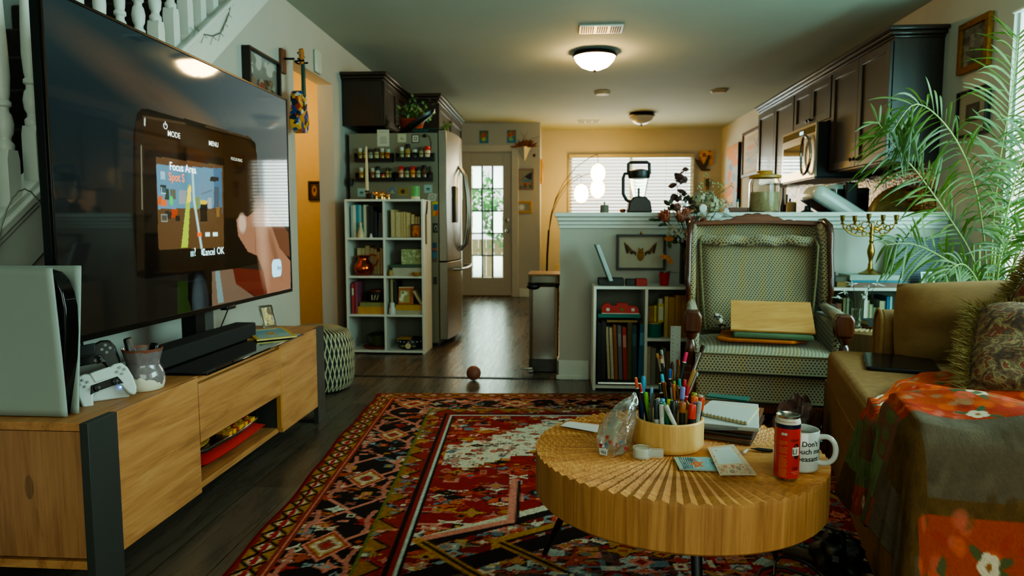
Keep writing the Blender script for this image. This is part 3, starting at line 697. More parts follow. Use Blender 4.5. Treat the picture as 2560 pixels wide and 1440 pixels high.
def glaze():
 m,nt,b=new_mat('drip_glaze');src,(x,y,z)=coords(nt)
 n=noise(nt,mapping(nt,src,(24,24,5)),1.1,2,.5,.4);n2=noise(nt,src,60,3)
 f=z+(n-.5)*.085
 c1=mixc(nt,n2,'#5d5052','#84797a')
 col=mixc(nt,f.gt(.040),'#cfc6b0',c1)
 col=mixc(nt,(z+(n2-.5)*.02).gt(.121),col,'#7b4a3a')
 nt.links.new(col,b.inputs['Base Color']);b.inputs['Roughness'].default_value=.12;b.inputs['Coat Weight'].default_value=.4;return m
vs_=MB().lathe([(.050,0),(.056,.004),(.060,.02),(.060,.045),(.055,.062),(.048,.075),(.047,.085),(.052,.105),(.0585,.128),(.0565,.129),(.049,.105),(.044,.085),(.045,.07),(.05,.04),(.045,.012),(0,.01)],(-1.285,2.0,Z1),40)
vs_.solo('glazed_jar',glaze(),'hourglass ceramic jar with dripping grey glaze holding remote controls','jar',smooth=True)
rm=thing('remote_control','black remote control leaning left in the glazed jar','remote',M=rod((-1.292,1.985,.50),(-1.318,1.98,.64)))
MB().cbox((0,0,.073),.036,.015,.145).build('body',BLACK,rm,bev=.005)
rm=thing('remote_control','rounded black remote tip leaning right in the glazed jar','remote',M=rod((-1.272,2.005,.50),(-1.262,2.03,.62)))
MB().cbox((0,0,.06),.034,.018,.125).build('body',mat('satin_black','#17181a',.25),rm,bev=.0085,seg=4)
def magazine(name,label,pts,z,h,cv_,edge):
 t=thing(name,label,'magazine',((pts[0][0]+pts[2][0])/2,(pts[0][1]+pts[2][1])/2,z))
 MB().prism(pts,'z',z,z+h).build('pages',mat('mag_edge_'+edge[1:],edge,.7),t,world=True)
 a,b,d=(Vector((*pts[i],z+h+.0006)) for i in(0,1,3));cv_.flat('cover',a,b,d,P_ATTR(),t,world=True)
mc=Canvas(90,110,'#c79a1c');mc.rect(.07,.05,.93,.93,'#6f97a0');mc.rect(.07,.05,.93,.4,'#8aa6a0');mc.ell(.5,.45,.1,.16,'#b9863a');mc.rect(.2,.85,.8,.9,'#d9d9cc');mc.speck(14,['#4f7d8a','#9fb7ae','#c48a3a'],(.01,.04),(.1,.1,.9,.8))
def quad_at(pxs,z):return[tuple(W(*p,z=z)[:2]) for p in pxs]
magazine('magazine','magazine with a blue cover and yellow border, topmost of two on the console',quad_at([(642,846),(742,836),(715,822),(612,823)],.505),.493,.006,mc,'#c9b26a')
mc2=Canvas(40,40,'#a8763a');mc2.speck(20,['#c79a4a','#7a4a22'],(.03,.08))
magazine('magazine','lower magazine showing a fan of brown and yellow page edges',quad_at([(618,850),(728,843),(725,825),(606,826)],.49),.4895,.003,mc2,'#b58a4a')
pf=thing('silver_picture','small silver photo frame leaning on the far end of the oak console','picture frame',(-1.44,3.30,Z1))
Mf=Matrix.Translation((-1.445,3.30,Z1))@Matrix.Rotation(math.radians(62),4,'Z')@Matrix.Rotation(math.radians(-17),4,'X')
f_=MB().box(-.04,.04,0,.006,0,.012,Mf).box(-.04,.04,0,.006,.103,.115,Mf).box(-.04,-.028,0,.006,.012,.103,Mf).box(.028,.04,0,.006,.012,.103,Mf)
f_.build('frame',CHROME,pf,world=True,bev=.001)
pcv=Canvas(30,40,'#b9a070');pcv.speck(20,['#d8b06a','#7a5a3a','#cfc8b0'],(.05,.15))
pcv.flat('photo',Mf@Vector((-.03,.003,.01)),Mf@Vector((.03,.003,.01)),Mf@Vector((-.03,.003,.105)),P_ATTR(),pf,world=True)
def lattice(name,dark,light,s_,w_,cyl=True):
 m,nt,b=new_mat(name);src,(x,y,z)=coords(nt)
 if cyl:
  n=nt.nodes.new('ShaderNodeMath');n.operation='ARCTAN2';nt.links.new(y.s,n.inputs[0]);nt.links.new(x.s,n.inputs[1]);u=E(nt,n.outputs[0])*(.5*s_)
 else:u=(x+y)*s_
 v=z*(2.6*s_)
 a=((u*5+v).frac()-.5).abs();d=((u*5-v).frac()-.5).abs()
 ms=a.gt(.5-w_).mx(d.gt(.5-w_))
 col=mixc(nt,ms,dark,light);nt.links.new(col,b.inputs['Base Color']);b.inputs['Roughness'].default_value=.85
 bump(nt,b,noise(nt,src,300,2),.2,.003);return m
LAT=lattice('lattice_cloth','#1d1c18','#b7aa84',3.2,.11)
pfv=MB().lathe([(.14,0),(.20,.01),(.225,.05),(.23,.18),(.225,.29),(.20,.35),(.14,.375),(.0,.38)],(-1.48,4.02,.001),40)
pfv.solo('pouf',LAT,'round pouf with a cream diamond lattice beside the oak console','pouf',smooth=True)
def wall_picture(name,label,P00,P10,P01,dep,nrm,fw,fmat,cvs,matw=0,matc='#d8d0bd',lab2=None,cat='picture',group=None):
 """frame on the parallelogram P00,P10,P01 of the wall; dep = thickness along the normal nrm"""
 P00,P10,P01,nrm=(Vector(q) for q in(P00,P10,P01,nrm));c_=(P10+P01)/2;U,V=P10-P00,P01-P00;wu,wv=U.length,V.length;u,v=U/wu,V/wv
 t=thing(name,label,cat,c_,0,group)
 def slab(mb,a0,a1,b0,b1,d0,d1):
  mb.add([P00+u*a+v*b+nrm*d for d in(d0,d1) for b in(b0,b1) for a in(a0,a1)],[(0,2,3,1),(4,5,7,6),(0,1,5,4),(2,6,7,3),(0,4,6,2),(1,3,7,5)])
 if fw:
  f=MB();slab(f,0,wu,0,fw,0,dep);slab(f,0,wu,wv-fw,wv,0,dep);slab(f,0,fw,fw,wv-fw,0,dep);slab(f,wu-fw,wu,fw,wv-fw,0,dep)
  f.build('frame',fmat,t,world=True,bev=min(.003,fw*.25))
 else:
  f=MB();slab(f,0,wu,0,wv,0,dep-.001);f.build('canvas_edge',fmat,t,world=True)
 e=dep*.5 if fw else dep;i0=fw
 if matw:
  f=MB();slab(f,fw,wu-fw,fw,wv-fw,0,e-.002);f.build('mount',mat('mount_'+matc[1:],matc,.8,var=.03),t,world=True);i0=fw+matw
 o=P00+nrm*e
 cvs.flat('picture_print',o+u*i0+v*i0,o+u*(wu-i0)+v*i0,o+u*i0+v*(wv-i0),P_ATTR(),t,world=True)
 return t
pc_=Canvas(80,60,'#55584f');pc_.grad('#3a3128','#8a8f8c');pc_.speck(60,['#4a3a2c','#6f5a40','#2b241c','#7d8478'],(.03,.09),(0,0,1,.5));pc_.rect(.4,.25,.55,.4,'#7a2f22');pc_.speck(20,['#a9aca4','#6d726e'],(.05,.15),(0,.55,1,1))
a,b,c3=W(618,190,x=XL+.03),W(694,232,x=XL+.03),W(612,128,x=XL+.03)
wall_picture('framed_picture','dark framed landscape picture on the left wall above the television',(XL,a.y,1.70),(XL,b.y+.02,1.70),(XL,a.y,1.975),.05,(1,0,0),.016,mat('dark_frame','#241a14',.4),pc_)
gt=thing('guitar','small green necked guitar with a colourful mosaic body hanging on the left wall','guitar',(XL+.1,4.29,1.56))
gx=XL+.105;gy=4.29
bod=[(.0,.0),(.055,.008),(.085,.045),(.09,.09),(.07,.135),(.058,.16),(.062,.19),(.066,.22),(.05,.25),(.02,.262)]
bod=bod+[(-a_,b_) for a_,b_ in bod[::-1] if a_>0]
MOS=mat('mosaic','#b9862a',.3)
mm,mnt,mbb=new_mat('mosaic_paint');msrc,_=coords(mnt);vv=mnt.nodes.new('ShaderNodeTexVoronoi');mnt.links.new(msrc,vv.inputs[0]);vv.inputs['Scale'].default_value=34
sp=mnt.nodes.new('ShaderNodeSeparateColor');mnt.links.new(vv.outputs['Color'],sp.inputs[0])
mnt.links.new(ramp(mnt,E(mnt,sp.outputs[0]),[(.0,'#1c3f7a'),(.2,'#c07a14'),(.42,'#cfc8b6'),(.6,'#a33514'),(.75,'#d49a22'),(.9,'#1d2a3a')],'CONSTANT'),mbb.inputs[0]);mbb.inputs['Roughness'].default_value=.25
MB().prism([(gy+a_,1.572+b_) for a_,b_ in bod],'x',gx-.035,gx+.03).build('body',mm,gt,world=True,bev=.008)
GRN=mat('guitar_green','#22473b',.35)
MB().prism([(gy-.016,1.80),(gy+.016,1.80),(gy+.013,2.0),(gy-.013,2.0)],'x',gx+.02,gx+.04).build('neck',GRN,gt,world=True,bev=.003)
MB().prism([(gy-.02,1.995),(gy+.02,1.995),(gy+.03,2.08),(gy+.01,2.10),(gy-.025,2.085)],'x',gx+.012,gx+.03).build('headstock',mat_wood('orange_wood','#8a4a16','#a8641f',axis='z',knots=False),gt,world=True,bev=.003)
MB().lathe([(.022,0),(.022,.002),(0,.0025)],(0,0,0),20,Matrix.Translation((gx+.031,gy,1.73))@Matrix.Rotation(PI/2,4,'Y')).build('sound_hole',BLACK,gt,world=True)
for k in(-1,1):
 for q in range(2):MB().bar((gx+.02,gy+k*.025,2.02+q*.035),(gx+.02,gy+k*.055,2.02+q*.035),.006,8).build('tuning_peg',BLACK,gt,world=True)
hg=thing('guitar_hanger','wooden wall block with black fork holding the small guitar','hanger',(XL,4.27,1.97))
MB().box(XL,XL+.022,4.24,4.31,1.94,2.09).build('block',mat_wood('hanger_wood','#4a2413','#6a3a1e',axis='z',knots=False),hg,world=True,bev=.006)
MB().tube([(XL+.02,4.275,2.03),(gx-.02,4.28,2.03)],.007,8).tube([(gx+.05,gy-.03,2.015),(gx-.01,gy-.033,2.01),(gx-.02,gy,2.012),(gx-.01,gy+.033,2.01),(gx+.05,gy+.035,2.015)],.006,8).build('fork',BLACK,hg,world=True)
sn=W(790,155,x=XL)
MB().box(XL,XL+.025,sn.y-.055,sn.y+.055,sn.z-.08,sn.z+.08).solo('wall_sensor',mat('cream_plastic','#c2c1b2',.5),'oval white sensor high on the left wall above the doorway','sensor',bev=.02,seg=4)
hp=Canvas(16,22,'#3a2a16');hp.ell(.5,.5,.3,.35,'#9a7430');hp.ell(.5,.55,.12,.15,'#2a1c10')
p=W(786,477,y=5.99)
wall_picture('framed_picture','tiny dark framed picture on the yellow hall wall in the doorway',(p.x-.055,6.0,p.z-.085),(p.x+.055,6.0,p.z-.085),(p.x-.055,6.0,p.z+.085),.02,(0,-1,0),.018,mat('dark_frame','#241a14'),hp)
PAGES=mat('book_pages','#b7a57c',.85,var=.12,vs=60)
NCOL=[0]
def cmat(col,rough=.6):return mat('cover_'+col[1:],col,rough,var=.08,vs=30)
def book(label,x0,x1,yf,z0,h,dep,col,pages_out=False,lean=0,group=None,cat='book',stripe=None):
 """standing book, back to the wall; lean tips the top sideways (radians)"""
 w=x1-x0;M=Matrix.Translation(((x0+x1)/2,yf,z0))@Matrix.Rotation(lean,4,'Y')
 t=thing('book',label,cat,M=M,group=group);c_=min(.0025,w*.12)
 b=MB().box(-w/2,-w/2+c_,0,dep,0,h).box(w/2-c_,w/2,0,dep,0,h)
 b.box(-w/2+c_,w/2-c_,dep-c_ if pages_out else 0,dep if pages_out else c_,0,h);b.build('cover',cmat(col),t)
 MB().box(-w/2+c_,w/2-c_,.003 if pages_out else c_,dep-.003,.003,h-.003).build('pages',PAGES,t)
 if stripe:
  MB().box(-w/2+c_,w/2-c_,-.0006,0,h*.62,h*.85).build('spine_label',cmat(stripe),t)
 return t
def flatbook(label,x0,x1,yf,z0,th,dep,col,rot=0,spine=True,pages=None):
 M=Matrix.Translation(((x0+x1)/2,yf+dep/2,z0))@Matrix.Rotation(rot,4,'Z');w=x1-x0;c_=min(.0025,th*.15)
 t=thing('book',label,'book',M=M)
 b=MB().box(-w/2,w/2,-dep/2,dep/2,0,c_).box(-w/2,w/2,-dep/2,dep/2,th-c_,th)
 if spine:b.box(-w/2,w/2,-dep/2,-dep/2+c_,c_,th-c_)
 else:b.box(-w/2,-w/2+c_,-dep/2,dep/2,c_,th-c_)
 b.build('cover',cmat(col),t)
 MB().box(-w/2+(.002 if spine else c_),w/2-.003,-dep/2+(c_ if spine else.003),dep/2-.003,c_,th-c_).build('pages',pages or PAGES,t)
 return t
def cubeshelf(label,x0,x1,y0,y1,h,nx,rows,skip=()):
 """rows: heights of the shelf boards between bottom and top"""
 th=.016;t=thing('bookcase',label,'bookcase',((x0+x1)/2,(y0+y1)/2,0))
 for x in(x0,x1-th):MB().box(x,x+th,y0,y1,0,h-th).build('side_panel',WHITE,t,world=True,bev=.001)
 MB().box(x0,x1,y0,y1,h-th,h).build('top_board',WHITE,t,world=True,bev=.001)
 MB().box(x0+th,x1-th,y0+.001,y1,.012,.012+th).build('bottom_board',WHITE,t,world=True)
 MB().box(x0+th,x1-th,y1-.006,y1-.001,.028,h-th).build('back_panel',mat('grey_back','#6e6e62',.7,var=.04),t,world=True)
 xs=[x0+th+(x1-x0-th)*i/nx for i in range(nx+1)]
 for i in range(1,nx):MB().box(xs[i]-th,xs[i],y0+.001,y1-.006,.028,h-th).build('divider',WHITE,t,world=True)
 for i in range(nx):
  for r_ in rows:
   if(i,r_) in skip:continue
   MB().box(xs[i],xs[i+1]-th,y0+.002,y1-.006,r_-th/2,r_+th/2).build('shelf',WHITE,t,world=True)
 return t
BY=5.15
cubeshelf('tall white two column bookcase standing against the fridge side',-1.645,-1.037,BY,5.47,1.192,2,(.3,.598,.892))
def bx(px,y=BY+.02):return W(px,700,y=y).x
def bz(py,y=BY+.02):return W(960,py,y=y).z
def zc(zx,oy=490):return bx(860+zx/6.857)
TS='on the tall bookcase top left shelf'
Z3,Z2,Z1_,Z0_=.90,.606,.308,.029
rowA=[(122,160,'#9fa59c','grey white'),(161,206,'#c8c7b4','cream white'),(210,238,'#2f7f8c','deep teal'),(239,262,'#3b96a5','bright teal'),(264,298,'#8aa9a8','pale blue'),(300,336,'#2c5f66','dark teal'),(338,384,'#b9b498','pale cream'),(390,418,'#37393a','slate grey'),(419,450,'#1d1e20','black'),(452,500,'#2a2522','charcoal'),(502,530,'#15191c','jet black'),(533,568,'#27333d','dark navy')]
for i,(a,b,c_,nm) in enumerate(rowA):
 book(f'{nm} book, {ORD[i]} from left {TS}',zc(a),zc(b),BY+.05,Z3,[.247,.25,.252,.252,.25,.245,.252,.24,.236,.24,.21,.2][i],.18,c_)
for i,(a,b,c_,nm) in enumerate([(578,618,'#4d4b52','ash grey'),(622,668,'#5b575c','mid grey')]):
 book(f'{nm} book leaning right at the right end {TS}',zc(a),zc(b),BY+.05,Z3+.002,.19+.01*i,.16,c_,lean=.06)
CONE=MB().lathe([(0.027,0),(.024,.03),(.013,.075),(.009,.09),(.012,.1),(.010,.115),(0,.122)],(zc(300),BY+.025,Z3),16)
CONE.solo('figurine',mat('cream_ceramic','#c9b48c',.4),'cream cone shaped figurine in front of the teal books in the tall white bookcase','figurine',smooth=True)
MB().lathe([(.011,0),(.012,.012),(.007,.018),(.009,.026),(0,.034)],(zc(472),BY+.03,Z3),12).solo('figurine',mat('white_ceramic','#c5c8c4',.3),'tiny white figurine in front of the black books in the tall white bookcase','figurine',smooth=True)
TR='on the tall bookcase top right shelf'
for i,(a,b,tp,c_,nm) in enumerate([(805,880,212,'#b39a62','tallest cream'),(888,978,250,'#b7a467','thick cream'),(980,1020,252,'#a98a35','mustard cream'),(1022,1062,250,'#b79c55','pale mustard'),(1066,1142,262,'#a8842b','wide mustard'),(1150,1212,292,'#97803c','short tan'),(1216,1262,330,'#86702f','low olive tan'),(1264,1302,330,'#7a652c','low dark tan')]):
 book(f'{nm} pages out book, {ORD[i]} from left {TR}',zc(a),zc(b),BY+.045,Z3,(700-tp)/6.857*5.17/1707,.17,c_,True)
tb=thing('picture_tin','small orange picture tin leaning at the right end '+TR,'tin',(zc(1245),BY+.03,Z3))
MB().box(zc(1165),zc(1335),BY+.02,BY+.04,Z3,Z3+.103).build('body',mat('tin_dark','#2e3430',.4),tb,world=True,bev=.003)
oc=Canvas(24,34,'#9c4d10');oc.speck(14,['#c06a18','#6d3208','#b3541a'],(.06,.2))
oc.flat('label_print',(zc(1185),BY+.0195,Z3+.006),(zc(1312),BY+.0195,Z3+.006),(zc(1185),BY+.0195,Z3+.094),P_ATTR(),tb,world=True)
TC='behind the copper jug'
for i,(a,b,tp,c_,nm,lo) in enumerate([(155,232,890,'#a58c55','tan',0),(234,294,892,'#b7a76e','cream',0),(296,382,850,'#8f7146','tall brown',0),(384,442,890,'#b2ac8a','pale cream',0),(444,500,905,'#b07e46','peach',0),(502,548,960,'#a8a378','low sage cream',0),(552,596,890,'#9a5a18','rust orange',0),(598,648,895,'#8f6a10','dark mustard',0),(650,686,860,'#8b8450','olive cream',0)]):
 book(f'{nm} book, {ORD[i]} from the left {TC}',zc(a),zc(b),BY+.14,Z2,(1370-tp)/6.857*5.2/1707,.15,c_,True)
jg=thing('copper_jug','shiny copper jug with a curved handle in the tall white bookcase','jug',(zc(305),BY+.075,Z2))
COP=mat('polished_copper','#c0561a',.1,1,var=.05)
jx,jy=zc(305),BY+.075
MB().lathe([(.05,0),(.063,.008),(.076,.04),(.078,.06),(.07,.088),(.052,.108),(.042,.122),(.044,.14),(.052,.155),(.048,.155),(.038,.135),(.04,.11),(.06,.06),(0,.02)],(jx,jy,Z2),32).build('body',COP,jg,world=True,smooth=True)
MB().tube([(jx+.042,jy,Z2+.15),(jx+.075,jy,Z2+.165),(jx+.105,jy,Z2+.15),(jx+.115,jy,Z2+.12),(jx+.10,jy,Z2+.085),(jx+.07,jy,Z2+.07)],.006,10).build('handle',COP,jg,world=True,smooth=True)
MB().prism([(jx-.05,jy-.02),(jx-.05,jy+.02),(jx-.066,jy)],'z',Z2+.14,Z2+.156).build('spout',COP,jg,world=True,bev=.004)
flatbook('white boxed book lying at the bottom of the stack on the second right shelf',zc(830),zc(1338),BY+.03,Z2,.062,.22,'#a8a594',pages=mat('white_pages','#b9b59f',.8))
flatbook('dark green book lying on the white book on the second right shelf',zc(795),zc(1338),BY+.03,Z2+.0625,.024,.2,'#3f5540')
bxp=Canvas(40,30,'#8f9a6a');bxp.speck(70,['#a9b184','#7d8a5c','#b9c096','#6d7a4c'],(.02,.07))
tb=thing('patterned_box','pale green flower patterned box on top of the green book','box',(zc(1150),BY+.1,Z2+.087))
MB().box(zc(972),zc(1332),BY+.05,BY+.17,Z2+.0875,Z2+.205).build('body',mat('sage_card','#8f9a6a',.7),tb,world=True,bev=.002)
bxp.flat('front_print',(zc(974),BY+.0492,Z2+.089),(zc(1330),BY+.0492,Z2+.089),(zc(974),BY+.0492,Z2+.203),P_ATTR(),tb,world=True)
MB().lathe([(.016,0),(.019,.01),(.018,.03),(.01,.044),(0,.047)],(zc(800),BY+.03,Z2),14).solo('figurine',mat('honey_wax','#a8894a',.5),'small honey coloured egg shaped ornament left of the white book','figurine',smooth=True)
MB().lathe([(.018,0),(.03,.008),(.036,.03),(.033,.03),(.026,.01),(0,.006)],(zc(1250),BY+.005,Z2),20).solo('small_bowl',mat('amber_glaze','#a9741a',.25),'small amber bowl in front of the white book','bowl',smooth=True)
def yc(zy):return bz(690+zy/6.857)
for i,(a,b,h,c_,nm) in enumerate([(120,158,.235,'#a43a3c','coral'),(160,186,.25,'#7c1a24','dark red'),(188,218,.25,'#8a4a5c','dusty pink')]):
 book(f'{nm} book, {ORD[i]} from left on the tall bookcase third left shelf',zc(a),zc(b),BY+.03,Z1_,h,.18,c_,stripe='#c7bfa8' if i==0 else None)
flatbook('thick yellow book lying at the bottom of the third left shelf',zc(222),zc(688),BY+.03,Z1_,.058,.2,'#b8871f',pages=mat('yellow_pages','#bd9c48',.7))
flatbook('pale green book lying on the thick yellow book',zc(255),zc(690),BY+.03,Z1_+.0585,.03,.19,'#7f7f4c')
tn=thing('lettered_tin','dark oval tin with pale letter marks and a copper lid on the stacked books','tin',(zc(480),BY+.1,Z1_+.089))
MB().lathe([(.074,0),(.078,.004),(.078,.076),(.072,.08)],(zc(480),BY+.12,Z1_+.089),28,sy=.7).build('body',mat('tin_black','#1c1a16',.35),tn,world=True,smooth=True)
MB().lathe([(.06,.08),(.058,.09),(.03,.098),(0,.099)],(zc(500),BY+.12,Z1_+.089),24,sy=.7).build('lid',mat('tin_copper','#7a4424',.4,.6),tn,world=True,smooth=True)
lm=MB()
for dx,tl in((-.016,0),(0,.012),(.022,.015)):lm.add([(zc(480)+dx-.004,BY+.0655,Z1_+.105),(zc(480)+dx+.004,BY+.0655,Z1_+.105),(zc(480)+dx+.004+tl,BY+.0655,Z1_+.145),(zc(480)+dx-.004+tl,BY+.0655,Z1_+.145)],[(0,1,2,3)])
lm.build('letter_marks',mat('cream_ink','#b7ad8c',.6),tn,world=True)
book('slim cream book standing at the left of the third right shelf',zc(775),zc(812),BY+.06,Z1_,.27,.17,'#a8966c')
book('dark grey book standing behind the white owl on the third right shelf',zc(832),zc(886),BY+.06,Z1_,.25,.17,'#2f2a28')
flatbook('white book lying at the bottom of the third right shelf',zc(880),zc(1330),BY+.03,Z1_,.03,.2,'#a09a80',pages=mat('white_pages','#b9b59f'))
flatbook('yellow book lying on the white book on the third right shelf',zc(872),zc(1325),BY+.03,Z1_+.0305,.042,.19,'#b48a26',pages=mat('yellow_pages','#bd9c48'))
MB().lathe([(.024,0),(.028,.012),(.026,.04),(.018,.062),(.02,.075),(.017,.09),(0,.096)],(zc(818),BY+.026,Z1_),20).solo('owl_shaker',mat('white_ceramic','#c5c8c4',.3),'white owl shaped shaker at the left of the third right shelf','shaker',smooth=True)
cw=Canvas(40,48,'#a4551f');cw.rect(.1,.1,.72,.8,'#a59a5a');cw.rect(.36,.1,.72,.8,'#9b8c4a');cw.ell(.4,.62,.2,.12,'#c9c4a2');cw.ell(.28,.5,.1,.14,'#d6d2b8');cw.ell(.3,.65,.05,.06,'#2a2118');cw.ell(.2,.3,.14,.12,'#cfcab0');cw.rect(0,.93,1,1,'#c9a67a')
p0=Vector((zc(905),BY+.05,Z1_+.074));tb=thing('picture_card','orange bordered picture of a pale cow leaning on the yellow book','picture',p0)
cw.flat('picture_print',p0,p0+Vector((zc(1160)-zc(905),.02,0)),p0+Vector((0,.03,.135)),P_ATTR(),tb,world=True,solid=.003)
book('white book leaning right against the bookcase side on the yellow book',zc(1145),zc(1190),BY+.045,Z1_+.076,.125,.12,'#a7a084',lean=.0,pages_out=True).matrix_world=Matrix.Translation((zc(1315),BY+.045,Z1_+.074))@Matrix.Rotation(-.52,4,'Y')
MB().lathe([(.05,0),(.098,.006),(.102,.018),(.09,.02),(0,.018)],(zc(470),BY+.12,Z0_),32).solo('wooden_tray',mat('red_brown_tray','#6e2a12',.4),'round red brown wooden tray on the bottom left shelf','tray',smooth=True)
gp=thing('green_pot','dark green lidded cooking pot on the round wooden tray','pot',(zc(520),BY+.13,Z0_+.021))
MB().lathe([(.055,0),(.072,.006),(.085,.06),(.088,.075)],(zc(515),BY+.12,Z0_+.021),28).build('body',mat('green_enamel','#3a4028',.25),gp,world=True,smooth=True)
MB().lathe([(.09,.075),(.09,.082),(.06,.098),(.015,.105),(.012,.12),(0,.122)],(zc(515),BY+.12,Z0_+.021),28).build('lid',mat('green_enamel_lid','#2c301f',.25),gp,world=True,smooth=True)
nb=thing('painted_bowl','navy painted oval bowl with white flower and dots on the bottom right shelf','bowl',(zc(1090),BY+.11,Z0_))
NV=mat('navy_lacquer','#121c2a',.25)
MB().lathe([(.085,0),(.10,.012),(.107,.05),(.104,.078),(.098,.078),(.1,.05),(.09,.012),(0,.008)],(zc(1090),BY+.12,Z0_),36).build('body',NV,nb,world=True,smooth=True)
for k in range(7):
 a=-PI/2+(k-3)*.33;MB().ball((zc(1090)+.1055*math.cos(a),BY+.12+.1055*math.sin(a),Z0_+.063),.0055,n=8,m=6).build('white_dot',mat('white_dot','#c9c3a8',.5),nb,world=True)
fl=MB()
for k in range(6):fl.ball((zc(1085)+.013*math.cos(k*1.05),BY+.0135,Z0_+.033+.013*math.sin(k*1.05)),.011,.003,.011,10,6)
fl.build('painted_flower',mat('cream_flower','#c7b98c',.5),nb,world=True)
lf=MB()
for k,sx in((0,-1),(1,1)):lf.ball((zc(1085)+sx*.042,BY+.0225,Z0_+.03),.02,.004,.009,10,6)
lf.build('painted_leaf',mat('painted_leaf','#6a6f3c',.5),nb,world=True)
MB().prism([(zc(865),BY+.05),(zc(1120),BY+.04),(zc(1100),BY+.16),(zc(900),BY+.16)],'z',Z0_+.0785,Z0_+.086).solo('yellow_cloth',mat('yellow_cloth','#b8851c',.8),'folded yellow cloth lying across the navy bowl','cloth',bev=.003)
ZT=1.193
def tx(px):return W(px,480,y=BY+.1).x
ck=thing('candlestick','tall white taper candle in a dark holder on top of the tall bookcase','candle',(tx(918),BY+.1,ZT))
MB().lathe([(.03,0),(.03,.006),(.012,.012),(.01,.05),(.018,.06),(.018,.07)],(tx(918),BY+.1,ZT),18).build('holder',mat('dark_holder','#2a2114',.4),ck,world=True,smooth=True)
MB().lathe([(.0125,.05),(.0115,.2),(.006,.40),(.002,.41),(0,.411)],(tx(918),BY+.1,ZT),14).build('candle',mat('candle_wax','#bdb49a',.5),ck,world=True,smooth=True)
MB().lathe([(.022,0),(.024,.01),(.024,.05),(.021,.05),(.02,.01),(0,.008)],(tx(931),BY+.08,ZT),18).solo('small_cup',mat('dark_stoneware','#2c2a22',.4),'small dark cup right of the tall white candle','cup',smooth=True)
def pig(x,y,s_,label):
 b=MB().ball((x,y,ZT+.03*s_),.028*s_,.016*s_,.02*s_).ball((x-.03*s_,y,ZT+.034*s_),.013*s_,.012*s_,.012*s_)
 for dx in(-.017,.017):
  for dy in(-.008,.008):b.bar((x+dx*s_,y+dy*s_,ZT),(x+dx*s_,y+dy*s_,ZT+.02*s_),.005*s_,6)
 b.solo('pig_figurine',mat('gold_glaze','#b8854a',.15,.7),label,'figurine',smooth=True)
pig(tx(951),BY+.07,1.25,'shiny gold pig figurine on the tall bookcase, front left of the pair');pig(tx(966),BY+.11,1.0,'smaller gold animal figurine behind the gold pig on the tall bookcase')
gc=thing('canister','green and white cylindrical canister on top of the tall bookcase','canister',(tx(1039),BY+.09,ZT))
MB().lathe([(.034,0),(.034,.022)],(tx(1039),BY+.09,ZT),24).build('white_band',mat('white_can','#b7b49c',.5),gc,world=True,smooth=True)
MB().lathe([(.0342,.022),(.0342,.1),(.032,.102),(0,.102)],(tx(1039),BY+.09,ZT),24).build('body',mat('green_can','#5f9a5a',.45),gc,world=True,smooth=True)
sp_=thing('leather_strap','dark leather strap hanging on the right side of the tall bookcase','strap',(-1.03,5.22,.95))
MB().tube([(-1.034,5.30,1.18),(-1.030,5.27,1.13),(-1.029,5.24,1.08)],.006,6).build('cord',mat('dark_leather','#2b2114',.7),sp_,world=True)
MB().box(-1.035,-1.028,5.225,5.255,.85,1.085).build('tag',mat('tan_leather','#7c6440',.7),sp_,world=True,bev=.002)
FY0,FY1=5.505,6.36
fg=thing('refrigerator','stainless french door refrigerator with spice racks on its grey side','refrigerator',(-1.3,5.93,0))
FS=mat('fridge_side_grey','#7a7662',.55,var=.04)
FD=mat('brushed_stainless','#8f8b80',.32,.9,var=.06)
MB().box(-1.71,-.985,FY0,FY1,.03,1.735).build('body',FS,fg,world=True,bev=.004)
def fdoor(z0,z1,y0=FY0,y1=FY1):
 n=14
 pts=[(-.978,y0),(-.915,y0)]+[(-.915+.045*math.sin(PI*(y0+(y1-y0)*i/n-FY0)/(FY1-FY0)),y0+(y1-y0)*i/n) for i in range(1,n)]+[(-.915,y1) if y1==FY1 else(-.87,y1),(-.978,y1)]
 return MB().prism(pts,'z',z0,z1)
ym=(FY0+FY1)/2
fdoor(.705,1.755,FY0,ym-.002).build('door',FD,fg,world=True,bev=.003);fdoor(.705,1.755,ym+.002,FY1).build('door',FD,fg,world=True,bev=.003)
fdoor(.06,.695).build('freezer_drawer',FD,fg,world=True,bev=.003)
for y in(ym-.06,ym+.06):
 MB().tube([(-.873,y,1.50),(-.82,y,1.42),(-.80,y,1.25),(-.795,y,1.12),(-.80,y,.99),(-.82,y,.84),(-.873,y,.78)],.013,10).build('door_handle',STEEL,fg,world=True,smooth=True)
MB().tube([(-.88,FY0+.1,.635),(-.815,FY0+.11,.635),(-.79,FY0+.3,.635),(-.79,FY1-.3,.635),(-.815,FY1-.11,.635),(-.88,FY1-.1,.635)],.013,10).build('drawer_handle',STEEL,fg,world=True,smooth=True)
MB().box(-1.68,-1.0,FY0+.01,FY1,0,.03).build('toe_kick',BLACK,fg,world=True)
MB().box(-1.06,-.93,FY0+.02,FY0+.1,1.735,1.765).build('hinge_cover',BLACK,fg,world=True,bev=.004)
dp_=Canvas(10,20,'#2b2a24');MB().box(-.885,-.868,ym-.25,ym-.09,1.02,1.32).build('water_dispenser',mat('dispenser_dark','#3a372c',.2),fg,world=True,bev=.004)
FP=FY0-.0005
def fx_(px):return W(px,400,y=FP).x
def fz_(py):return W(960,py,y=FP).z
JM={}
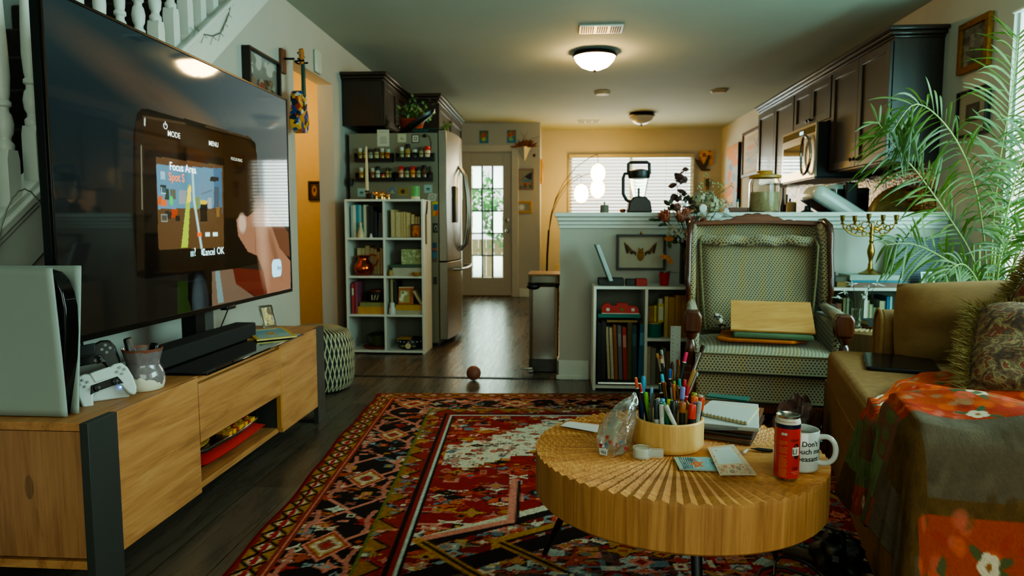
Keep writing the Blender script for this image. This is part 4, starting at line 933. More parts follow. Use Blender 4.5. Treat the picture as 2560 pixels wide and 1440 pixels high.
def jar(px,top,bot,wpx,lid,body,label,squat=False,lidh=.28):
 y=FP-.035;x=W(px,400,y=y).x;z0=W(960,bot,y=y).z;z1=W(960,top,y=y).z;r=wpx/2*y/1707;h=z1-z0
 t=thing('spice_jar',label,'spice jar',(x,y,z0),group=None)
 MB().lathe([(r*.9,0),(r,h*.05),(r,h*(1-lidh)-h*.06),(r*.82,h*(1-lidh))],(x,y,z0),14).build('jar',mat('spice_'+body[1:],body,.2,var=.25,vs=50,coat=.3),t,world=True,smooth=True)
 MB().lathe([(r*.9,h*(1-lidh)),(r*.92,h*.97),(r*.8,h),(0,h)],(x,y,z0),14).build('lid',mat('lid_'+lid[1:],lid,.35,var=.05),t,world=True,smooth=True)
def rack(x0,x1,ytop,ybot,label):
 a,b,z0,z1=fx_(x0),fx_(x1),fz_(ybot),fz_(ytop);t=thing('spice_rack',label,'spice rack',((a+b)/2,FP-.035,z0))
 y0,y1=FP-.068,FP
 MB().box(a,b,y0,y1,z0,z0+.003).build('floor_plate',BLACK,t,world=True)
 MB().box(a,b,y0-.002,y0,z0,z0+.028).build('front_lip',BLACK,t,world=True)
 MB().tube([(a,y1,z1-.01),(a,y0,z1-.01),(b,y0,z1-.01),(b,y1,z1-.01)],.002,6).build('guard_rail',BLACK,t,world=True)
 for x in(a,b-.003):MB().box(x,x+.003,y0,y1,z0,z1).build('end_plate',BLACK,t,world=True)
 MB().box(a,b,y1-.002,y1,z0,z1).build('back_plate',BLACK,t,world=True)
rack(892,985,384,406,'black wire spice rack at the upper left of the fridge side');rack(995,1087,384,404,'black wire spice rack at the upper right of the fridge side')
rack(894,988,432,454,'black wire spice rack at the lower left of the fridge side');rack(992,1082,432,454,'black wire spice rack at the lower right of the fridge side')
UL,UR,LL,LR='in the upper left spice rack','in the upper right spice rack','in the lower left spice rack','in the lower right spice rack'
for a in[(901,370,403,12,'#b3b3a2','#8d7c45','white lidded jar of tan spice, leftmost '+UL),(914,371,403,11,'#7d8a78','#a38f5c','pale lidded jar of sandy spice, second from left '+UL),(927,373,403,13,'#3a2c22','#8a9178','brown lidded jar with a pale label, third from left '+UL),(942,371,403,13,'#3b3328','#a39a6a','dark lidded jar with a cream stripe, fourth from left '+UL),(956,371,403,12,'#aeb0a0','#8a6c34','white lidded jar with an orange label, fifth from left '+UL),(970,373,403,15,'#8fa08a','#a35c10','amber filled jar, rightmost '+UL),(1005,368,402,12,'#c2c2b4','#7d8358','cream lidded jar of green herbs, leftmost '+UR),(1020,361,402,14,'#1c1d20','#9a7d40','tall black capped grinder bottle '+UR),(1037,374,402,16,'#a9a596','#26262a','squat black jar with white lid '+UR),(1053,369,402,12,'#4a4632','#8d8555','olive lidded herb jar '+UR),(1069,367,402,15,'#c01712','#c3a88a','red capped white spice bottle '+UR),(903,419,452,13,'#b4b4a6','#a5803a','white lidded jar of yellow spice, leftmost '+LL),(915,420,452,9,'#2a3226','#3d452f','dark green herb jar behind the tall candle '+LL),(931,420,452,12,'#a3a390','#8a5a3a','white lidded jar of red brown spice '+LL),(944,416,452,12,'#1d2022','#a2a894','black capped silver labelled jar '+LL),(957,435,451,11,'#b31a22','#c0883c','tiny red lidded spice tub '+LL),(968,419,452,9,'#3a3626','#9c8648','dark lidded jar of golden spice '+LL),(976,421,452,8,'#3a3626','#8f8558','narrow dark lidded jar, rightmost '+LL),(1003,416,451,13,'#bd1a1a','#b98a6a','red capped jar, leftmost '+LR),(1017,419,451,13,'#26282a','#8a8c62','black capped jar of pale herbs '+LR),(1032,416,451,13,'#bd1a1a','#c07a2e','red capped jar of orange spice, second red one '+LR),(1046,419,451,13,'#2a2c2c','#7f836a','black capped jar of grey spice '+LR),(1061,414,451,15,'#15171a','#5a3a22','tall black capped grinder of dark spice '+LR),(1075,417,451,8,'#26221c','#2c241c','slim dark bottle, rightmost '+LR)]:
 jar(*a)
def card(x0,x1,y0,y1,cvs,label,name='fridge_card',cat='magnet',th=.002,rot=0,group=None):
 a,b=fx_(x0),fx_(x1);z0,z1=fz_(y1),fz_(y0);t=thing(name,label,cat,((a+b)/2,FP,z0))
 M=Matrix.Translation(((a+b)/2,FP-th,(z0+z1)/2))@Matrix.Rotation(rot,4,'Y');w,h=(b-a)/2,(z1-z0)/2
 MB().box(-w,w,.0002,th,-h,h,M).build('backing',PAPER,t,world=True)
 cvs.flat('print',M@Vector((-w,0,-h)),M@Vector((w,0,-h)),M@Vector((-w,0,h)),P_ATTR(),t,world=True)
n_=Canvas(30,44,'#b9b7a4')
for i in range(4):n_.line([(.22+.06*(i%2),.2+i*.11),(.78-.07*(i%2),.22+i*.11)],.04,'#4a4a40',.7)
n_.line([(.2,.86),(.8,.86)],.03,'#8a887a');n_.rect(0,.71,1,.72,'#9a988a')
card(944,974,324,366,n_,'white paper note with dark handwriting at the top of the fridge side','paper_note','note')
n_=Canvas(24,24,'#b3af92');n_.poly([(.3,.35),(.8,.25),(.8,.35),(.5,.55),(.45,.7)],'#8a8874');card(995,1016,335,356,n_,'square cream card with a small grey drawing on the fridge side')
n_=Canvas(24,24,'#26241e');n_.rect(.1,.1,.9,.9,'#b5b29c');n_.rect(.3,.3,.7,.72,'#55534a');n_.rect(.38,.38,.62,.64,'#aaa792');card(1030,1049,337,358,n_,'white square card with a black border on the fridge side')
tile=Canvas(24,24,'#7f9a98');tile.rect(.08,.08,.92,.92,'#94aba2');tile.ell(.5,.5,.25,.12,'#3a5a66');tile.line([(.3,.3),(.7,.3)],.06,'#4a6a72')
card(892,913,470,492,tile,'pale blue tile magnet at the lower left of the fridge side');card(1059,1080,462,483,tile,'pale blue tile magnet right of the green canister')
t2=Canvas(24,24,'#5f7286');t2.poly([(.2,.2),(.8,.2),(.5,.85)],'#a39a5c');t2.speck(10,['#8aa0ac','#3f5670'],(.04,.1));card(970,990,469,488,t2,'blue magnet with a yellow triangle behind the gold figurines')
t2=Canvas(28,20,'#8a7430');t2.ell(.5,.5,.2,.3,'#4a2a22');t2.rect(0,.0,1,.06,'#a8944c');card(993,1019,470,488,t2,'mustard magnet with a dark oval left of the green canister')
t2=Canvas(24,28,'#a2a294');t2.ell(.5,.5,.25,.25,'#77776c');t2.ell(.5,.5,.15,.15,'#b4b4a6');card(1069,1090,483,504,t2,'grey white round print card near the fridge door',rot=.2)
t2=Canvas(20,30,'#c08a1a');t2.rect(.2,.35,.95,.8,'#1f5a8a');t2.rect(.0,.8,1,1,'#b8b02a');t2.poly([(.4,0),(1,0),(1,.4),(.7,.4)],'#c2501a');card(1079,1094,504,540,t2,'bright yellow blue and orange card beside the bookcase on the fridge')
t2=Canvas(16,22,'#23241f');t2.ell(.6,.5,.3,.3,'#8a8a78');t2.ell(.6,.45,.2,.2,'#1a1a18');card(1080,1093,558,582,t2,'black magnet with a pale arc beside the bookcase on the fridge')
t2=Canvas(16,40,'#2b4a5c');t2.rect(0,.6,1,.7,'#9a4a2a');t2.rect(.1,.2,.9,.5,'#35708c');t2.rect(.2,.02,.8,.18,'#7a4a2c');card(1079,1090,606,655,t2,'tall blue bookmark magnet beside the bookcase on the fridge')
t2=Canvas(12,14,'#22211c');t2.rect(.15,.15,.85,.85,'#3a382e');card(1080,1090,692,710,t2,'small black square magnet low on the fridge side')
hb=thing('hanging_basket','tiny dark wire basket of brown pieces on the left of the fridge side','basket',(fx_(878),FP-.03,fz_(465)))
MB().lathe([(.018,0),(.024,.02),(.027,.055),(.024,.055),(.02,.01),(0,.006)],(fx_(878),FP-.03,fz_(465)),14).build('basket',mat('dark_wire','#262018',.6),hb,world=True,smooth=True)
MB().lathe([(.022,.03),(.02,.058),(0,.066)],(fx_(878),FP-.03,fz_(465)),10).build('contents',mat('brown_bits','#5a3a22',.8),hb,world=True)
hl=thing('headlamp','black headlamp with a looped cord hung on the fridge side','lamp',(fx_(1064),FP-.02,fz_(345)))
MB().ball((fx_(1064),FP-.02,fz_(341)),.018,.014,.014).build('lamp_head',BLACK,hl,world=True,smooth=True)
MB().tube([(fx_(1066),FP-.012,fz_(338)),(fx_(1075),FP-.01,fz_(343)),(fx_(1079),FP-.006,fz_(358)),(fx_(1077),FP-.004,fz_(375))],.0025,5).build('cord',BLACK,hl,world=True)
ESP=mat_wood('espresso_cabinet','#170f0a','#24180f','#2e1f14',axis='z',scale=.9,rough=.38,knots=False,coat=.15)
ESPH=mat_wood('espresso_rail','#1a110b','#2a1c12',axis='y',scale=.9,rough=.35,knots=False,coat=.15)
def shaker(t,xf,y0,y1,z0,z1,sgn,knob=None,fwid=.055,nm='door'):
 """shaker door lying on the plane x = xf, facing sgn"""
 d=.019*sgn;x1=xf+d;a,b=min(xf,x1),max(xf,x1)
 m=MB().box(a,b,y0,y0+fwid,z0,z1).box(a,b,y1-fwid,y1,z0,z1).box(a,b,y0+fwid,y1-fwid,z0,z0+fwid).box(a,b,y0+fwid,y1-fwid,z1-fwid,z1)
 dr_=m.build(nm,ESP,t,world=True,bev=.002)
 pm=.007*sgn;MB().box(min(xf,xf+pm),max(xf,xf+pm),y0+fwid,y1-fwid,z0+fwid,z1-fwid).build('panel',ESP,dr_,world=True)
 if knob:
  MB().lathe([(.006,0),(.005,.012),(.014,.02),(.014,.026),(0,.031)],(0,0,0),12,Matrix.Translation((x1,knob[0],knob[1]))@Matrix.Rotation(PI/2*sgn,4,'Y')).build('knob',mat('dark_knob','#241d17',.3,.8),dr_,world=True,smooth=True)
def crown(x0,x1,y0,y1,z0,z1,sgn,near=True,out=.05):
 """stepped crown: front faces sgn in x, near end faces -y"""
 m=MB();st_=[(0,.25,.25),(.25,.6,.6),(.6,1,1.0)]
 for a,b,o in st_:
  e=out*o;m.box(x0-(e if sgn<0 else 0),x1+(e if sgn>0 else 0),y0-(e if near else 0),y1,z0+(z1-z0)*a,z0+(z1-z0)*b)
 return m
c1=thing('wall_cabinet','dark espresso cabinet above the fridge nearest the camera','cabinet',(-1.57,5.9,1.79))
MB().box(XL+.002,-1.42,5.47,6.34,1.79,2.15).build('carcass',ESP,c1,world=True,bev=.001)
shaker(c1,-1.42,5.475,5.9,1.795,2.14,1,(5.86,1.84));shaker(c1,-1.42,5.905,6.335,1.795,2.14,1,(5.95,1.84))
crown(XL+.002,-1.42,5.47,6.34,2.14,2.205,1).build('crown',ESPH,c1,world=True,bev=.006)
c2=thing('pantry_cabinet','tall dark pantry cabinet behind the fridge with pale crown moulding','cabinet',(-1.45,7.1,0))
MB().box(XL+.002,-1.15,6.42,7.93,0,2.15).build('carcass',ESP,c2,world=True)
shaker(c2,-1.15,6.43,7.17,1.3,2.13,1,(7.1,1.4));shaker(c2,-1.15,7.18,7.92,1.3,2.13,1,(7.24,1.4))
crown(XL+.002,-1.15,6.42,7.93,2.14,2.215,1).build('crown',ESPH,c2,world=True,bev=.006)
FT=1.7655
pt=thing('potted_herb','bushy green herb in an orange pot on top of the fridge','potted plant',(-1.22,5.72,1.736))
px_,py_=-1.24,5.74
MB().lathe([(.055,0),(.085,.12),(.09,.125),(.09,.14),(.08,.14),(.07,.1),(0,.1)],(px_,py_,1.736),24,sx=1.2).build('pot',mat('orange_pot','#a8431c',.7),pt,world=True,smooth=True)
hb_=MB();rs=random.Random(4)
for i in range(170):
 d=Vector((rs.gauss(0,.085),rs.gauss(0,.06),abs(rs.gauss(.05,.055))));p=Vector((px_+.03,py_,1.86))+d
 hb_.leaf(p,p+Vector((rs.gauss(0,1),rs.gauss(0,1),rs.gauss(.3,.7))).normalized()*.042,.026,(rs.gauss(0,.4),rs.gauss(0,.4),1),0,2)
hb_.build('foliage',mat('herb_leaf','#6a8a4e',.55,var=.5,vs=14),pt,world=True)
wk=thing('serving_tray','tilted black oval tray with a teal underside on top of the fridge','tray',(-1.1,5.6,1.736))
Mw=Matrix.Translation((-1.17,5.585,1.80))@Matrix.Rotation(math.radians(-33),4,'Y')
MB().lathe([(.10,0),(.17,.012),(.185,.03),(.18,.032),(.165,.016),(0,.004)],(0,0,0),32,Mw,sx=1.1,sy=.42).build('tray_body',mat('tray_black','#0d0d0c',.3),wk,world=True,smooth=True)
MB().lathe([(.0,-.002),(.16,.008)],(0,0,0),32,Mw,sx=1.08,sy=.42,cap=False).build('tray_underside',mat('teal_under','#153a30',.5),wk,world=True)
MB().box(-1.20,-.99,5.53,5.66,1.7355,1.775).solo('green_box',mat('dark_green_box','#16392f',.6),'dark green box under the tilted black tray on the fridge','box',bev=.01)
vn=thing('trailing_plant','small pale green trailing plant at the front corner of the fridge top','potted plant',(-.99,5.9,1.756))
vm=MB()
for i in range(60):
 p=Vector((-.965+rs.gauss(0,.022),5.8+rs.gauss(0,.07),1.80+rs.gauss(0,.035)));vm.leaf(p,p+Vector((rs.gauss(.3,.7),rs.gauss(0,1),rs.gauss(-.2,.7))).normalized()*.04,.02,(0,0,1),0,2)
vm.build('foliage',mat('vine_leaf','#76863f',.6,var=.4),vn,world=True)
MB().lathe([(.03,0),(.04,.05)],(-.98,5.82,1.7555),14).build('pot',mat('vine_pot','#3a3a30',.6),vn,world=True)
def dwall(px,py):return W(px,py,y=YD)
def door_pic(name,label,x0,x1,y0,y1,fw,fm_,cvs,dep=.015,**k):
 a,b,c_=dwall(x0,y1),dwall(x1,y1),dwall(x0,y0);z0,z1=a.z,c_.z
 return wall_picture(name,label,(a.x,YD,z0),(b.x,YD,z0),(a.x,YD,z1),dep,(0,-1,0),fw,fm_,cvs,**k)
CE=mat('canvas_edge','#5a6a5c',.8)
fl=Canvas(30,42,'#3f7a6a');fl.grad('#2f7f94','#4a6a4c');fl.ell(.5,.3,.25,.14,'#b5b84a');fl.speck(14,['#b0602a','#c08a2a','#8a3a22'],(.06,.12),(.2,.45,.8,.85))
door_pic('canvas_painting','small painting of orange flowers in a vase above the back door, left of two',1199,1221,327,358,0,CE,fl)
fl=Canvas(30,42,'#3f7a8a');fl.grad('#2b7fa6','#4f6a3c');fl.ell(.45,.3,.25,.15,'#8fae6a');fl.speck(14,['#b8602a','#c07a3a','#94472a'],(.06,.12),(.15,.5,.85,.9))
door_pic('canvas_painting','small painting of orange flowers in a vase above the back door, right of two',1268,1290,326,357,0,CE,fl)
hs=Canvas(50,66,'#8a8878');hs.grad('#7c7f74','#8f8a74');hs.poly([(.0,.42),(.55,.75),(.95,.9),(.95,.5),(.8,.45),(.4,.62),(0,.4)],'#2a2c30');hs.rect(.25,.25,.85,.5,'#5a7a94');hs.rect(.25,.12,.8,.33,'#b5702a');hs.rect(.35,.14,.5,.28,'#6a3a1a');hs.speck(16,['#4a5a40','#6a5a70'],(.03,.08),(0,0,1,.16))
door_pic('framed_picture','pink framed picture of a house with a steep dark roof right of the back door',1296,1335,422,475,.022,mat('mauve_frame','#8a6f68',.6),hs)
gf=Canvas(40,30,'#a39a84');gf.ell(.3,.5,.22,.35,'#d6dde0',soft=.6);gf.rect(.6,.1,.95,.9,'#8f8670',.5)
door_pic('framed_picture','small gold framed picture low on the wall right of the back door',1290,1330,503,533,.03,mat('gold_frame','#b07c22',.35,.5),gf)
a=W(1351,458,x=-.278);sd=Canvas(10,10,'#8a6a2a');b=W(1355,458,x=-.278)
wall_picture('framed_picture','narrow gold frame seen edge on at the corner right of the back door',(-.28,YD+.12,a.z),(-.28,YD+.42,a.z),(-.28,YD+.12,a.z+.34),.03,(1,0,0),.03,mat('gold_frame','#b07c22'),sd)
kp=dwall(1336,389);MB().ball((kp.x,YD-.02,kp.z),.022,.02,.022).solo('wall_hook',mat('dark_brown_knob','#3a1d12',.5),'round dark brown hook on the wall beside the cone planter','hook',smooth=True)
cp_=thing('wall_planter','white cone wall planter with dried brown stems right of the back door','planter',dwall(1311,405))
c0=dwall(1311,404);cw_=.10
MB().add([(c0.x,YD-.005,c0.z),(c0.x-cw_,YD-.005,c0.z+.2),(c0.x+cw_,YD-.005,c0.z+.2),(c0.x,YD-.09,c0.z+.2)],[(0,1,3),(0,3,2),(0,2,1)]).build('cone',mat('white_cone','#c5bfae',.6),cp_,world=True)
ds=MB();rs=random.Random(9)
for i in range(46):
 p=Vector((c0.x+rs.uniform(-.09,.1),YD-.04,c0.z+.2));ds.leaf(p,p+Vector((rs.gauss(.02,.06),rs.gauss(-.02,.03),rs.uniform(-.01,.1))),.03,(0,-1,.3),0,3)
ds.build('dried_leaf',mat('dried_brown','#8a4f22',.8,var=.4),cp_,world=True)
ds=MB()
for sx,h in((-.18,.12),(-.05,.2),(.05,.22),(.22,.14),(.0,.17)):ds.tube([(c0.x,YD-.04,c0.z+.2),(c0.x+sx*.4,YD-.05,c0.z+.2+h*.7),(c0.x+sx,YD-.05,c0.z+.2+h)],.002,5)
ds.build('twig',mat('twig_brown','#6a4a2c',.8),cp_,world=True)
XF=2.06
ZB=1.39
def upper(label,y0,y1,z0,knobs,split):
 t=thing('wall_cabinet',label,'cabinet',(2.21,(y0+y1)/2,z0))
 MB().box(XF,XR-.001,y0,y1,z0,2.145).build('carcass',ESP,t,world=True,bev=.001)
 for(a,b),k in zip(split,knobs):shaker(t,XF,a,b,z0+.012,2.13,-1,k)
 return t
upper('dark espresso wall cabinet nearest the palm, right of the microwave',4.50,5.43,ZB,[(4.99,ZB+.06),(4.935,ZB+.06)],[(4.965,5.42),(4.51,4.96)])
upper('short dark wall cabinet directly above the microwave',5.435,6.26,1.80,[(5.88,1.85),(5.82,1.85)],[(5.855,6.25),(5.445,5.85)])
upper('dark espresso wall cabinet left of the microwave',6.265,7.36,ZB,[None,None],[(6.275,6.81),(6.815,7.35)])
cr=thing('crown_moulding','stepped crown moulding along the top of the right hand kitchen cabinets','moulding',(2.2,5.9,2.14))
crown(XF-.0,XR-.001,4.5,7.36,2.1455,2.21,-1,True,.06).build('moulding',ESPH,cr,world=True,bev=.006)
mw=thing('microwave','stainless over the range microwave with an oval handle under the dark cabinets','microwave',(2.1,5.85,1.4))
mx=W(2037,400,y=5.45).x;mz1=W(2037,304,y=5.45).z;mz0=W(2037,442,y=5.45).z
mz1=min(mz1,1.795)
MB().box(mx+.02,XR-.01,5.45,6.24,mz0,mz1).build('body',BLACK,mw,world=True,bev=.003)
MST=mat('microwave_steel','#a59c8c',.25,.9,var=.04)
MB().box(mx,mx+.02,5.45,6.24,mz0,mz1).build('front_panel',MST,mw,world=True,bev=.003)
MB().box(mx-.0015,mx,5.70,6.20,mz0+.07,mz1-.13).build('window',mat('microwave_glass','#3a3226',.05,coat=.5),mw,world=True)
MB().box(mx-.0015,mx,5.46,6.22,mz1-.075,mz1-.02).build('display_strip',mat('display_black','#0c0c0d',.1),mw,world=True)
MB().box(mx-.003,mx-.0016,5.72,5.80,mz1-.06,mz1-.035).build('clock_digits',mat('display_cyan','#9fd6e6',.3,emit=1.2,var=0),mw,world=True)
zc_,zh=(mz0+mz1)/2-.03,(mz1-mz0)*.36
MB().tube([(mx-.035*(1-abs(math.cos(a))*.5),5.60+.105*math.cos(a),zc_+zh*math.sin(a)) for a in[2*PI*i/28 for i in range(28)]],.011,8,True).build('handle',CHROME,mw,world=True,smooth=True)
MB().box(mx+.01,XR-.02,5.47,6.22,mz0-.012,mz0-.0005).build('vent_grille',mat('vent_black','#101010',.4),mw,world=True)
def mosaic():
 m,nt,b=new_mat('mosaic_backsplash');src,_=coords(nt,'Object');mp=mapping(nt,src,(1,1,1),(0,PI/2,0))
 sx_=nt.nodes.new('ShaderNodeSeparateXYZ');nt.links.new(src,sx_.inputs[0]);cb=nt.nodes.new('ShaderNodeCombineXYZ');nt.links.new(sx_.outputs[1],cb.inputs[0]);nt.links.new(sx_.outputs[2],cb.inputs[1])
 br=nt.nodes.new('ShaderNodeTexBrick');nt.links.new(cb.outputs[0],br.inputs[0]);br.inputs['Scale'].default_value=1;br.inputs['Brick Width'].default_value=.07;br.inputs['Row Height'].default_value=.016;br.inputs['Mortar Size'].default_value=.0013
 br.inputs['Color1'].default_value=(0,0,0,1);br.inputs['Color2'].default_value=(1,1,1,1);br.offset=.41
 col=ramp(nt,E(nt,br.outputs[0]),[(0,'#3a2810'),(.4,'#7a5820'),(.75,'#a8803a'),(1,'#5a4c38')])
 nt.links.new(mixc(nt,E(nt,br.outputs['Fac']),col,'#2a2015'),b.inputs[0]);b.inputs['Metallic'].default_value=.55;b.inputs['Roughness'].default_value=.22
 bump(nt,b,noise(nt,src,45,2),.6,.01);return m
bs=thing('backsplash','glittering gold mosaic tile backsplash under the dark wall cabinets','backsplash',(XR-.005,5.9,.92))
MB().box(XR-.008,XR-.0005,4.5,7.36,.921,ZB).build('tiles',mosaic(),bs,world=True)
kc=thing('kitchen_counter','kitchen counter hidden behind the half wall under the mosaic tiles','counter',(2.05,5.95,0))
MB().box(1.60,XR-.009,4.565,7.36,.88,.92).build('worktop',mat('granite','#3a332b',.25,var=.4,vs=70),kc,world=True,bev=.003)
MB().box(1.64,XR-.01,4.57,7.35,.1,.88).build('base_cabinet',ESP,kc,world=True)
MB().box(1.68,XR-.01,4.58,7.34,0,.1).build('toe_kick',BLACK,kc,world=True)
CT=.9205
def at(px,py,y):return W(px,py,y=y)
wa=thing('griddle','white rounded tabletop appliance tipped on its side on the kitchen counter','appliance',M=Matrix.Translation((1.9,4.9,CT)))
a,b=at(2022,476,4.85),at(2104,528,4.85);b=a+(b-a)*1.55
L=(a-b).length;zd=(a-b).normalized();yd=Vector((0,1,0));yd=(yd-zd*yd.dot(zd)).normalized();xd=yd.cross(zd)
Mw=Matrix(((xd.x,yd.x,zd.x,b.x),(xd.y,yd.y,zd.y,b.y),(xd.z,yd.z,zd.z,b.z),(0,0,0,1)))
WPL=mat('white_gloss_plastic','#b4b9b2',.25,var=.02)
MB().box(-.06,.06,-.13,.13,-.0,L,Mw).build('shell',WPL,wa,world=True,bev=.05,seg=5)
MB().box(-.064,-.055,-.12,.12,.01,L-.02,Mw).build('heating_plate',BLACK,wa,world=True,bev=.003)
MB().tube([Mw@Vector((q[0],-.09,q[1])) for q in((-.06,L-.02),(-.13,L-.06),(-.15,L-.14),(-.11,L-.22),(-.06,L-.24))],.006,8).build('handle',BLACK,wa,world=True,smooth=True)
MB().box(.0605,.062,-.07,.07,L*.55,L*.72,Mw).build('label',mat('pale_label','#b7a9a2',.4),wa,world=True)
p0,p1=at(2108,456,5.25),at(2168,470,5.25);xm=at(2140,460,5.25).x
cf=thing('coffee_machine','black stepped coffee machine silhouetted on the kitchen counter','coffee machine',((p0.x+p1.x)/2,5.3,CT))
MB().box(p0.x,xm,5.2,5.42,CT,p0.z).build('tower',BLACK,cf,world=True,bev=.012)
MB().box(xm-.02,p1.x,5.2,5.42,CT,p1.z).build('tank',mat('smoked_plastic','#15130f',.2),cf,world=True,bev=.012)
kt=thing('kettle','dark glass kettle with a white lid left of the coffee machine','kettle',(at(2084,480,5.3).x,5.3,CT))
kx=at(2084,480,5.3).x;kz=at(2084,462,5.3).z
MB().lathe([(.07,0),(.078,.02),(.074,kz-CT-.035)],(kx,5.3,CT),24).build('body',mat('dark_glass','#142624',.08,coat=.5),kt,world=True,smooth=True)
MB().lathe([(.076,kz-CT-.035),(.078,kz-CT-.015),(.07,kz-CT),(0,kz-CT)],(kx,5.3,CT),24).build('lid',mat('pale_lid','#aab3aa',.35),kt,world=True,smooth=True)
MB().tube([(kx+.07,5.25,kz-.05),(kx+.10,5.23,kz-.07),(kx+.10,5.23,kz-.15),(kx+.072,5.25,kz-.17)],.008,8).build('handle',BLACK,kt,world=True,smooth=True)
wc=at(2268,540,4.85)
wk=thing('woven_tray','large round woven wooden tray leaning at the right end of the kitchen counter','tray',(wc.x,4.85,CT))
Mw=Matrix.Translation((wc.x,4.86,wc.z))@Matrix.Rotation(math.radians(-20),4,'Z')@Matrix.Rotation(math.radians(74),4,'X')
MB().lathe([(0,.012),(.17,.012),(.2,-.005),(.225,-.04),(.24,-.042),(.238,-.03),(.21,.01),(.18,.026),(0,.026)],(0,0,0),48,Mw).build('bowl',mat_wood('woven_palm','#33290e','#6a5820','#857034',axis='x',scale=2.2,knots=False),wk,world=True,smooth=True)
bt=[(1958,470,528,.018,'#1e1610','dark sauce bottle nearest the grain jar'),(1967,486,528,.02,'#33200f','brown sauce bottle in the middle of the counter bottles'),(1975,496,528,.018,'#17140f','short dark bottle at the right of the counter bottles')]
for px,tp,bo,r,c_,lb in bt:
 p=at(px,tp,5.1);h=p.z-CT;MB().lathe([(r,0),(r,h*.6),(r*.4,h*.78),(r*.38,h*.97),(r*.45,h)],(p.x,5.1,CT),14).solo('sauce_bottle',mat('bottle_'+c_[1:],c_,.15,coat=.4),lb,'bottle',smooth=True)
p=at(1979,505,5.0);MB().lathe([(.03,0),(.035,.02),(.033,p.z-CT-.01),(.028,p.z-CT),(0,p.z-CT)],(p.x,5.0,CT),20).solo('wooden_canister',mat_wood('pale_canister','#6b5230','#927246',axis='z',knots=False),'small round wooden canister behind the grain jar','canister',smooth=True)
p=at(2018,514,4.85);h=p.z-CT;MB().lathe([(.035,0),(.04,h*.5),(.045,h*.8),(.02,h*.86),(.016,h),(0,h)],(p.x,4.85,CT),18).solo('salt_pot',mat('dark_blue_pot','#1c2024',.3),'dark lidded pot under the tipped white appliance','pot',smooth=True)
p=at(2058,514,4.95);br_=MB().ball((p.x,4.95,CT+.085),.13,.07,.086);br_.solo('bread_loaf',mat('bread_crust','#8a5526',.7,var=.3),'brown loaf of bread behind the tipped white appliance','bread',smooth=True)
CP=1.0725
def cap_pt(px,py,y=4.43):return W(px,py,y=y)
bp=thing('blender','black blender with clear jug and square carry handle on the half wall','blender',(cap_pt(1597,527).x,4.43,CP))
def bl_(px,py):p=cap_pt(px,py);return(p.x,p.z)
def zz(py):return max(CP,cap_pt(1597,py).z)
DKP=mat('blender_black','#141614',.35)
MB().prism([bl_(1567,528)[:1]+(CP,),bl_(1628,528)[:1]+(CP,),bl_(1624,505),bl_(1612,492),bl_(1583,492),bl_(1571,505)],'y',4.37,4.49).build('base',DKP,bp,world=True,bev=.008)
xj=cap_pt(1597,470).x
MB().lathe([(.040,zz(494)),(.062,zz(445)),(.0595,zz(445)),(.0375,zz(493))],(xj,4.43,0),28).build('jug',mat('clear_plastic','#f2f2ea',.05,trans=.92,ior=1.2,var=0),bp,world=True,smooth=True)
MB().bar((xj,4.43,zz(494)),(xj,4.43,zz(470)),.008).build('blade_post',DKP,bp,world=True)
MB().lathe([(.066,zz(446)),(.07,zz(440)),(.068,zz(428)),(.03,zz(423)),(0,zz(423))],(xj,4.43,0),28).build('lid',DKP,bp,world=True,smooth=True)
MB().tube([(*bl_(1571,436)[:1],4.43,zz(436)),(*bl_(1571,408)[:1],4.43,zz(409)),(*bl_(1575,406)[:1],4.43,zz(406)),(*bl_(1618,406)[:1],4.43,zz(406)),(*bl_(1623,408)[:1],4.43,zz(409)),(*bl_(1624,436)[:1],4.43,zz(436))],.0105,10).build('lid_handle',DKP,bp,world=True,smooth=True)
MB().tube([(*bl_(1576,434)[:1],4.43,zz(434)),(*bl_(1562,432)[:1],4.43,zz(434)),(*bl_(1558,445)[:1],4.43,zz(445)),(*bl_(1558,488)[:1],4.43,zz(485)),(*bl_(1566,500)[:1],4.43,zz(500)),(*bl_(1576,505)[:1],4.43,zz(505))],.011,10).build('jug_handle',DKP,bp,world=True,smooth=True)
sj=cap_pt(1511,528).x
MB().lathe([(.026,0),(.028,.004),(.027,.045),(.026,.048),(.004,.05),(.004,.06),(.008,.066),(0,.07)],(sj,4.43,CP),20).solo('stone_jar',mat('grey_stone','#6a665a',.7),'small grey stone jar with a knob lid left of the blender','jar',smooth=True)
MB().lathe([(.012,0),(.02,.01),(.02,.02),(.012,.026),(0,.026)],(cap_pt(1558,528).x,4.46,CP),16).solo('copper_cup',mat('copper_small','#8a4a26',.3,.7),'tiny copper dish at the left foot of the blender','dish',smooth=True)
gj=thing('glass_jar','large clear glass jar half full of grain with a wooden lid on the half wall','jar',(cap_pt(1909,528).x,4.43,CP))
gxx=cap_pt(1909,528).x;zt=zz(446)
GJ=mat('clear_glass','#f4f7f2',.02,trans=1,ior=1.3,var=0)
MB().lathe([(0,CP+.001),(.088,CP+.001),(.092,CP+.01),(.092,zt-.03),(.078,zt),(.075,zt),(.089,zt-.032),(.089,CP+.012),(.085,CP+.006),(0,CP+.006)],(gxx,4.43,0),40,cap=False).build('glass',GJ,gj,world=True,smooth=True)
MB().lathe([(0,CP+.007),(.084,CP+.007),(.087,CP+.014),(.087,zz(482)),(.05,zz(485)),(0,zz(481))],(gxx,4.43,0),36).build('grain',mat('grain','#b8a07a',.9,var=.35,vs=160,bmp=.5),gj,world=True,smooth=True)
LID=mat_wood('bamboo_lid','#8a5f22','#b5853a','#c2944a',axis='x',knots=False)
